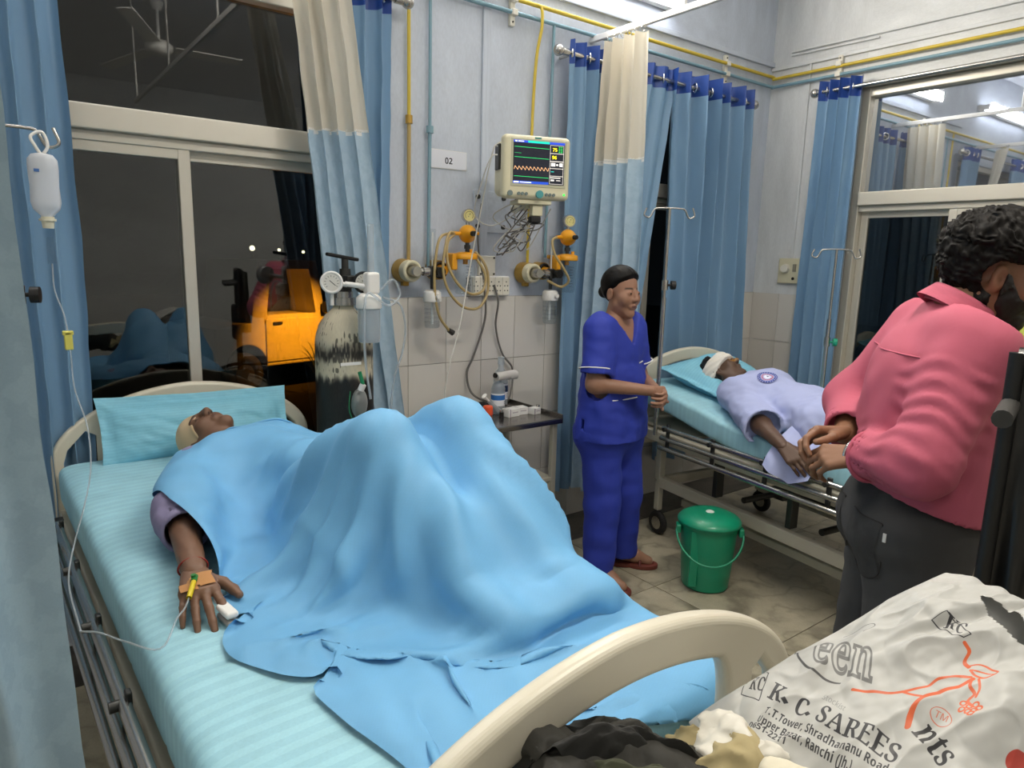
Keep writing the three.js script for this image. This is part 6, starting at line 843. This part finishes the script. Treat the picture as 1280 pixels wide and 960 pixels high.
// ---------------------------------------------------------------- folded wheelchair at the edge
{
  const g = thing('wheelchair', 'folded black vinyl wheelchair standing behind the carrier bag', 'wheelchair', [1.538, 0, -0.30], 1.78), vin = phy(0x141416, 0.42, { clearcoat: 0.2 }), s = 0.15;
  obj('backrest', [surf((u, v) => { const x = (u - 0.5) * 2 * s, y = lerp(1.33, 0.86, v), z = 0.05 * Math.sin(u * Math.PI) + 0.012 * Math.sin(u * 21) * (0.4 + v); return [x, y, z]; }, 40, 16), surf((u, v) => { const x = (u - 0.5) * 2 * s, y = lerp(1.33, 0.86, v), z = 0.03 + 0.05 * Math.sin(u * Math.PI) + 0.012 * Math.sin(u * 21) * (0.4 + v); return [x, y, z]; }, 40, 16), rod([-s, 1.335, 0.015], [s, 1.335, 0.015], 0.024)], vin, g);
  obj('side_pocket', [rbox(0.09, 0.28, 0.05, 0.02, -s + 0.05, 0.93, -0.02, 3)], std(0x1a1b20, 0.8), g);
  for (const q of [-1, 1]) { const f = obj('side_frame', [rod([q * s, 0.35, 0], [q * s, 1.35, 0], 0.014), rod([q * s, 0.62, 0], [q * s, 0.62, 0.45], 0.012), rod([q * s, 0.35, 0], [q * s, 0.3, 0.5], 0.012), rod([q * s, 0.3, 0.5], [q * s, 0.62, 0.45], 0.012), rod([q * s, 0.3, 0.5], [q * s, 0.1, 0.55], 0.012)], M.black, g); obj('push_handle', [rod([q * s, 1.25, 0], [q * s, 1.24, -0.1], 0.017)], std(0x3a3937, 0.7), f); const w = obj('wheel', [tf(torus(0.28, 0.014, 48, 10), { r: [0, Math.PI / 2, 0], p: [q * (s + 0.04), 0.294, 0] })], M.rubber, g); obj('hand_rim', [tf(torus(0.25, 0.008, 48, 8), { r: [0, Math.PI / 2, 0], p: [q * (s + 0.065), 0.294, 0] })], M.chrome, w); obj('spokes', [...Array(14)].map((_, k) => rod([q * (s + 0.04), 0.294, 0], [q * (s + 0.04), 0.294 + 0.275 * Math.cos(k * 0.4488), 0.275 * Math.sin(k * 0.4488)], 0.0015, 5)), M.chrome, w); obj('front_wheel', [tf(torus(0.075, 0.015, 24, 8), { r: [0, Math.PI / 2, 0], p: [q * s, 0.09, 0.57] })], M.rubber, g); }
  obj('folded_seat', [surf((u, v) => [(u - 0.5) * 2 * s, 0.56 + 0.1 * Math.abs(Math.sin(u * Math.PI)) , lerp(0.03, 0.42, v)], 24, 6)], vin, g); obj('cross_brace', [rod([-s, 0.3, 0.2], [s, 0.56, 0.2], 0.011), rod([s, 0.3, 0.2], [-s, 0.56, 0.2], 0.011)], M.chrome, g);
}
// ---------------------------------------------------------------- bench with clothes and the printed carrier bag (in front of the footboard)
{
  const b = thing('bench', 'steel attendant bench standing across the foot of the first bed', 'bench', [0.79, 0, -0.22], 0.06);
  obj('seat', [rbox(0.8, 0.03, 0.42, 0.008, 0, 0.56, 0)], M.paint, b); for (const s of [-1, 1]) for (const q of [-1, 1]) obj('leg', [rbox(0.03, 0.545, 0.03, 0.004, s * 0.36, 0.2725, q * 0.17)], M.paint, b); obj('stretcher', [rbox(0.75, 0.025, 0.025, 0.004, 0, 0.2, -0.17), rbox(0.75, 0.025, 0.025, 0.004, 0, 0.2, 0.17)], M.paint, b);
}
{
  // the bag lies tilted towards the foot end: a print side spanned by four measured corners, a bulging body behind it
  const A = [0.729, 0.859, -0.537], T = [1.077, 1.067, -0.361], R = [1.122, 1.050, -0.145], Bm = [0.612, 0.846, -0.227];   // left, top, right, bottom corners
  const P = (u, v) => mix3(mix3(A, T, u), mix3(Bm, R, u), v);           // u along the left edge to the top, v towards the viewer's lower right
  const e1 = nrm3(sub3(T, A)), e2 = nrm3(sub3(Bm, A)); let N = nrm3(crs3(e1, e2)); if (N[1] < 0) N = N.map(v => -v);
  const wob = (u, v) => 0.016 * noise(u * 3.5, v * 3.5, 4) + 0.007 * noise(u * 7 + v * 4, v * 6, 8) + 0.006 * Math.abs(noise(u * 9, v * 5 + u * 4, 2)) + 0.0012 * noise(u * 26, v * 22, 5) + 0.0045 * Math.max(0, 1 - 3.2 * Math.abs(noise(u * 4.5 + v * 2, v * 4 - u * 2, 15))) ** 2 - 0.02 * sstep(0.06, 0, Math.abs(v - 0.35 - 0.4 * (u - 0.6))) * sstep(0.45, 0.7, u) * 0.5;
  const bulge = (u, v) => 0.085 * Math.pow(Math.max(0, Math.sin(Math.PI * clamp(u, 0, 1)) * Math.sin(Math.PI * clamp(v * 0.95 + 0.03, 0, 1))), 0.6);
  const NU = 190, NV = 190, front = [], HL = { a: [0.9076, 0.3288], b: [0.7728, 0.7728] }, hole = (u, v) => { const dx = HL.b[0] - HL.a[0], dy = HL.b[1] - HL.a[1], l = dx * dx + dy * dy, t = ((u - HL.a[0]) * dx + (v - HL.a[1]) * dy) / l; if (t < 0 || t > 1) return false; const ex = u - HL.a[0] - dx * t, ey = v - HL.a[1] - dy * t; return Math.hypot(ex, ey) < 0.032 * Math.sin(Math.PI * Math.pow(t, 0.8)); };
  const mk = (side) => { const pos = [], uv = [], idx = []; for (let j = 0; j <= NV; j++) for (let i = 0; i <= NU; i++) { const u = i / NU, v = j / NV; let p = P(u, v), h = side > 0 ? bulge(u, v) * 0.55 + wob(u, v) * Math.min(1, Math.min(u, v, 1 - u, 1 - v) * 14 + 0.35) : -bulge(u, v) * 1.1 - 0.002; const ed = 0.012 * noise(u * 9, v * 9, 30) * (Math.min(u, 1 - u, v, 1 - v) < 0.02 ? 1 : 0.3); p = add3(add3(p, N, h), e1, ed); pos.push(...p); uv.push(v, u); } for (let j = 0; j < NV; j++) for (let i = 0; i < NU; i++) { const cu = (i + 0.5) / NU, cv = (j + 0.5) / NV; if (hole(cu, cv)) continue; const a = j * (NU + 1) + i; side > 0 ? idx.push(a, a + 1, a + NU + 1, a + 1, a + NU + 2, a + NU + 1) : idx.push(a, a + NU + 1, a + 1, a + 1, a + NU + 1, a + NU + 2); } const g = new THREE.BufferGeometry(); g.setAttribute('position', new THREE.Float32BufferAttribute(pos, 3)); g.setAttribute('uv', new THREE.Float32BufferAttribute(uv, 2)); g.setIndex(idx); g.computeVertexNormals(); return g; };
  const bag = thing('carrier_bag', 'white plastic carrier bag printed K C SAREES with an orange flower', 'bag');
  const CW = 1536, CH = 1536;   // print canvas: x runs with v, y against u
  const tex = canvasTex(CW, CH, (g) => {
    g.fillStyle = '#b7b7b3'; g.fillRect(0, 0, CW, CH);
    const line = (pts, w, col, dash) => { g.strokeStyle = col; g.lineWidth = w; g.lineCap = 'round'; g.lineJoin = 'round'; if (dash) g.setLineDash(dash); g.beginPath(); pts.forEach((p, i) => i ? g.lineTo(...p) : g.moveTo(...p)); g.stroke(); g.setLineDash([]); };
    const smooth = (pts) => new THREE.CatmullRomCurve3(pts.map(p => V(p[0], p[1], 0))).getPoints(40).map(p => [p.x, p.y]);
    const text = (s, a, b, up, font, col, stroke) => { g.save(); const ex = [b[0] - a[0], b[1] - a[1]], ey = [a[0] - up[0], a[1] - up[1]]; g.font = font.replace('$', '100'); const mw = g.measureText(s).width; g.transform(ex[0] / mw, ex[1] / mw, ey[0] / 72, ey[1] / 72, a[0], a[1]); if (stroke) { g.strokeStyle = col; g.lineWidth = stroke; g.strokeText(s, 0, 0); } else { g.fillStyle = col; g.fillText(s, 0, 0); } g.restore(); };
    const ink = '#26262a', or = '#cf5a2a';
    text('K', [276, 1189], [394, 1176], [203, 1103], 'bold $px serif', ink); text('C', [473, 1164], [561, 1150], [415, 1090], 'bold $px serif', ink); text('SAREES', [640, 1138], [1135, 1061], [593, 1059], 'bold $px serif', ink); for (const d of [[[367, 1157], [378, 1140], [420, 1151], [410, 1167]], [[539, 1137], [549, 1121], [586, 1130], [576, 1146]]]) { g.fillStyle = ink; g.beginPath(); d.forEach((p, i) => i ? g.lineTo(...p) : g.moveTo(...p)); g.fill(); }
    text('T.T.Tower, Shradhananu Road', [375, 1251], [1145, 1109], [351, 1218], 'bold $px sans-serif', ink); text('Upper Bazar, Ranchi (Jh.)', [382, 1300], [1008, 1191], [360, 1267], 'bold $px sans-serif', ink); text('0651-2211', [357, 1340], [639, 1288], [339, 1314], 'bold $px sans-serif', ink);
    text('Stockist', [544, 1045], [711, 1022], [526, 1020], '$px sans-serif', '#8a8a88');
    text('een', [222, 916], [660, 848], [-63, 738], 'italic bold $px serif', '#6d6d6b', 6); line(smooth([[3, 880], [187, 943], [334, 960], [445, 950], [514, 926]]), 11, '#4a4a4a'); line(smooth([[91, 673], [135, 633], [209, 566], [256, 576], [263, 643]]), 5, '#555');
    // two framed monograms
    for (const [q, s, p0, p1, up] of [[[[-94, 1115], [94, 1088], [265, 1224], [90, 1253], [-94, 1115]], 'KC', [97, 1210], [217, 1177], [-18, 1147]], [[[539, 438], [559, 364], [811, 414], [800, 449], [728, 462], [539, 438]], 'KC', [610, 435], [777, 441], [544, 359]]]) { line(q, 5, ink); text(s, p0, p1, up, 'italic bold $px serif', ink); }
    // orange branch, flower, tassel
    line(smooth([[622, 926], [747, 865], [834, 808], [898, 741], [915, 669], [962, 616], [1017, 592]]), 16, or); line(smooth([[1022, 915], [981, 867], [961, 811], [977, 739], [1020, 667], [1038, 601]]), 27, or); line(smooth([[838, 811], [894, 802], [946, 790]]), 11, or);
    line(smooth([[821, 465], [873, 487], [901, 535], [954, 550]]), 16, or); line(smooth([[946, 544], [973, 514], [1040, 507], [1108, 520], [1090, 566], [1027, 574], [977, 560]]), 11, or); line(smooth([[983, 556], [1040, 542], [1098, 538]]), 9, or); line(smooth([[1031, 594], [1069, 635], [1121, 652], [1125, 690], [1167, 700]]), 14, or); line(smooth([[1061, 585], [1117, 623], [1140, 659]]), 11, or);
    for (const [x, y] of [[1122, 712], [1157, 708], [1172, 687], [1145, 740], [1179, 735], [1194, 715], [1202, 738], [1201, 695]]) { const c = [x, y]; g.strokeStyle = or; g.lineWidth = 8; g.beginPath(); g.arc(c[0], c[1], 13, 0, 7); g.stroke(); }
    { line([[1147, 796], [1154, 804], [1157, 812], [1156, 820], [1152, 827], [1144, 834], [1133, 839], [1119, 842], [1104, 842], [1089, 841], [1074, 838], [1061, 832], [1050, 826], [1042, 818], [1038, 809], [1039, 801], [1043, 793], [1052, 787], [1063, 782], [1078, 779], [1093, 779], [1109, 780], [1123, 784], [1136, 789], [1147, 796]], 4, '#c0694f'); text('TM', [1071, 826], [1139, 811], [1055, 801], '$px sans-serif', '#c0694f'); }
    text('nts', [1052, 922], [1279, 963], [1062, 831], 'italic bold $px serif', '#17171a');
    { g.fillStyle = '#a8392c'; const c = [1480, 752]; g.beginPath(); g.arc(c[0], c[1], 44, 0, 7); g.fill(); }
  }, { clamp: true });
  const plastic = phy(0xffffff, 0.5, { map: tex, clearcoat: 0.08, clearcoatRoughness: 0.4 });
  obj('print_side', [mk(1)], plastic, bag); obj('rear_side', [mk(-1)], phy(0xc9c9c5, 0.35, { clearcoat: 0.3 }), bag);
  // clothes beside the bag
  const lump = (name, l, cat, m, a, b, r, amp, fq, seed) => { const f0 = bone(a, b, r[0], r[1], [0, 1, 0, 0.62]); const [lo, hi] = bbox([a, b], Math.max(...r) + 0.04); const o = obj(name, [sdfMesh((x, y, z) => f0(x, y, z) + amp * noise(x * fq, y * fq, z * fq + seed) + amp * 0.55 * Math.abs(noise(x * fq * 2.3, y * fq * 2, z * fq * 2.3 + seed)) - amp * 0.2, lo, hi, 0.005)], m); tag(o, l, cat); return o; };
  const camo = std(0xffffff, 0.85, { color: 0x35372a, bumpMap: weave, bumpScale: 0.0004 });
  const dk = lump('jacket', 'dark olive jacket lying in a heap inside the footboard bars', 'jacket', std(0x2b2a25, 0.8), [0.506, 0.882, -0.494], [0.617, 0.853, -0.455], [0.095, 0.085], 0.042, 13, 3);
  const fold = (pts, w, h, sd) => surf((u, v) => { const c = new THREE.CatmullRomCurve3(pts.map(t => V(...t))).getPoint(v), a = (u - 0.5) * 2, e = noise(u * 3, v * 6, sd) * 0.016 + noise(u * 8, v * 12, sd) * 0.007; return [c.x + a * w * 0.7, c.y + h * (1 - a * a) + e - 0.01, c.z + a * w * 0.7]; }, 24, 40); obj('sleeve', [fold([[0.466, 0.924, -0.522], [0.522, 0.943, -0.509], [0.569, 0.926, -0.495], [0.621, 0.897, -0.462], [0.640, 0.870, -0.415]], 0.035, 0.03, 2)], std(0x1c1c1a, 0.7), dk); obj('lining', [fold([[0.444, 0.903, -0.508], [0.514, 0.925, -0.479], [0.575, 0.907, -0.448], [0.602, 0.875, -0.421]], 0.045, 0.02, 8)], std(0x4a4d3c, 0.85), dk);
  lump('shawl', 'khaki cotton shawl crumpled next to the carrier bag', 'shawl', std(0xa89a72, 0.85), [0.643, 0.861, -0.488], [0.671, 0.878, -0.433], [0.06, 0.058], 0.04, 14, 9);
  lump('napkin', 'crumpled white plastic wrap lying against the carrier bag', 'wrap', phy(0xd8d4c8, 0.45, { clearcoat: 0.2 }), [0.692, 0.901, -0.435], [0.695, 0.899, -0.406], [0.034, 0.036], 0.03, 18, 13);
  lump('towel', 'small cream towel bunched in front of the carrier bag print', 'towel', std(0xd9d2bd, 0.85), [0.641, 0.946, -0.331], [0.639, 0.941, -0.306], [0.034, 0.04], 0.022, 17, 21);
}
// ---------------------------------------------------------------- ceiling fan
{
  const g = thing('ceiling_fan', 'white three blade ceiling fan over the middle of the ward', 'ceiling fan', [1.2, CEIL, 0.3]);
  obj('down_rod', [rod([0, 0, 0], [0, -0.3, 0], 0.012), lathe([[0, 0], [0.05, 0], [0.03, -0.06], [0, -0.06]])], M.white, g); obj('motor', [lathe([[0, -0.27], [0.06, -0.28], [0.1, -0.31], [0.1, -0.35], [0.06, -0.38], [0, -0.385]])], M.white, g); for (let k = 0; k < 3; k++) obj('blade', [tf(rbox(0.5, 0.008, 0.11, 0.003, 0.36, 0, 0), { r: [0.18, k * 2.0944, 0], p: [0, -0.33, 0] })], M.white, g);
}
// ---------------------------------------------------------------- outside: yard, parked jeep, lamps, leaves
{
  struct('ground_outside', [box(40, 0.1, 30, 4, -0.55, -18.2)], std(0x2a2622, 0.95));
  const g = thing('jeep', 'boxy pale jeep parked outside the sliding window under an orange lamp', 'vehicle', [3.4, -0.5, -9.8], 0.25), body = std(0xd8d2c4, 0.5);
  const s = new THREE.Shape(); s.moveTo(-1.15, 0.42); s.lineTo(-1.15, 0.95); s.lineTo(-0.62, 1.0); s.lineTo(-0.5, 1.85); s.lineTo(0.42, 1.85); s.lineTo(0.55, 1.08); s.lineTo(1.35, 1.02); s.lineTo(1.42, 0.5); s.lineTo(1.2, 0.42); s.absarc(0.9, 0.42, 0.32, 0, Math.PI, false); s.lineTo(-0.38, 0.42); s.absarc(-0.72, 0.42, 0.32, 0, Math.PI, false); s.closePath();
  const wn = new THREE.Path(); wn.moveTo(-0.4, 1.12); wn.lineTo(-0.32, 1.75); wn.lineTo(0.3, 1.75); wn.lineTo(0.4, 1.12); wn.closePath(); s.holes.push(wn);
  obj('body_shell', [extr(s, 1.3, 0.02).translate(0, 0, -1.3)], body, g); obj('door_panel', [rbox(0.86, 0.6, 0.02, 0.01, 0.0, 0.76, 0.03)], body, g); obj('door_handle', [rbox(0.14, 0.04, 0.03, 0.008, -0.25, 1.0, 0.05)], M.black, g); obj('side_mirror', [rbox(0.1, 0.16, 0.06, 0.02, 0.52, 1.2, 0.1)], M.black, g); obj('window_glass', [box(0.74, 0.62, 0.02, 0, 1.43, -0.6)], M.black, g); obj('hood', [rbox(0.8, 0.08, 1.2, 0.03, 0.95, 1.06, -0.65)], body, g);
  for (const x of [-0.72, 0.9]) { const w = obj('wheel', [tf(torus(0.22, 0.085, 32, 12), { p: [x, 0.305, -0.12] })], M.rubber, g); obj('hub', [tf(cyl(0.14, 0.14, 0.1), { r: [Math.PI / 2, 0, 0], p: [x, 0.305, -0.1] })], M.steel, w); }
  const lp = thing('yard_lamp', 'orange yard lamp post shining on the jeep', 'lamp', [3.95, -0.5, -8.6]); obj('post', [rod([0.35, 0, -0.2], [0.35, 2.7, -0.2], 0.03)], M.darkSteel, lp); obj('lamp_head', [sph(0.07, 0.35, 2.75, -0.2)], new THREE.MeshStandardMaterial({ color: 0xffa030, emissive: 0xff9020, emissiveIntensity: 5 }), lp);
  const sp = new THREE.SpotLight(0xff9a1c, 48, 6, 0.42, 0.9, 2); sp.position.set(4.05, 1.6, -8.3); sp.target.position.set(3.45, 0.35, -9.8); sp.castShadow = true; scene.add(sp, sp.target);
  for (const [x, y, z, r] of [[5.9, 1.55, -20, 0.05], [6.65, 1.52, -20, 0.03], [7.35, 1.48, -20, 0.03]]) { const l = thing('distant_lamp', 'small white street lamp far beyond the jeep', 'lamp', [x, 0, z], 0, 'distant street lamps'); obj('post', [rod([0, -0.5, 0], [0, y, 0], 0.03)], M.darkSteel, l); obj('lamp_head', [sph(r * 1.5, 0, y, 0, 12)], new THREE.MeshStandardMaterial({ color: 0xfff4d0, emissive: 0xfff0c0, emissiveIntensity: 4 }), l); }
  const pl = thing('palm_plant', 'thin leaved plant in front of the parked jeep', 'plant', [3.55, -0.5, -9.2]); const r = rngf(8);
  for (let k = 0; k < 14; k++) { const a = r() * 6.28, h = 0.7 + r() * 0.5, q = 0.25 + r() * 0.25; obj('leaf', [surf((u, v) => { const t = v, w = 0.022 * Math.sin(Math.PI * Math.min(1, t * 0.95 + 0.05)); return [Math.cos(a) * q * t * t + (u - 0.5) * w * -Math.sin(a), h * (t - 0.35 * t * t * t), Math.sin(a) * q * t * t + (u - 0.5) * w * Math.cos(a)]; }, 2, 10)], std(0x2c3a1c, 0.7), pl); }
}
scene.traverse(o => { if (o.isMesh) { o.castShadow = true; o.receiveShadow = true; } });
renderer.render(scene, camera);
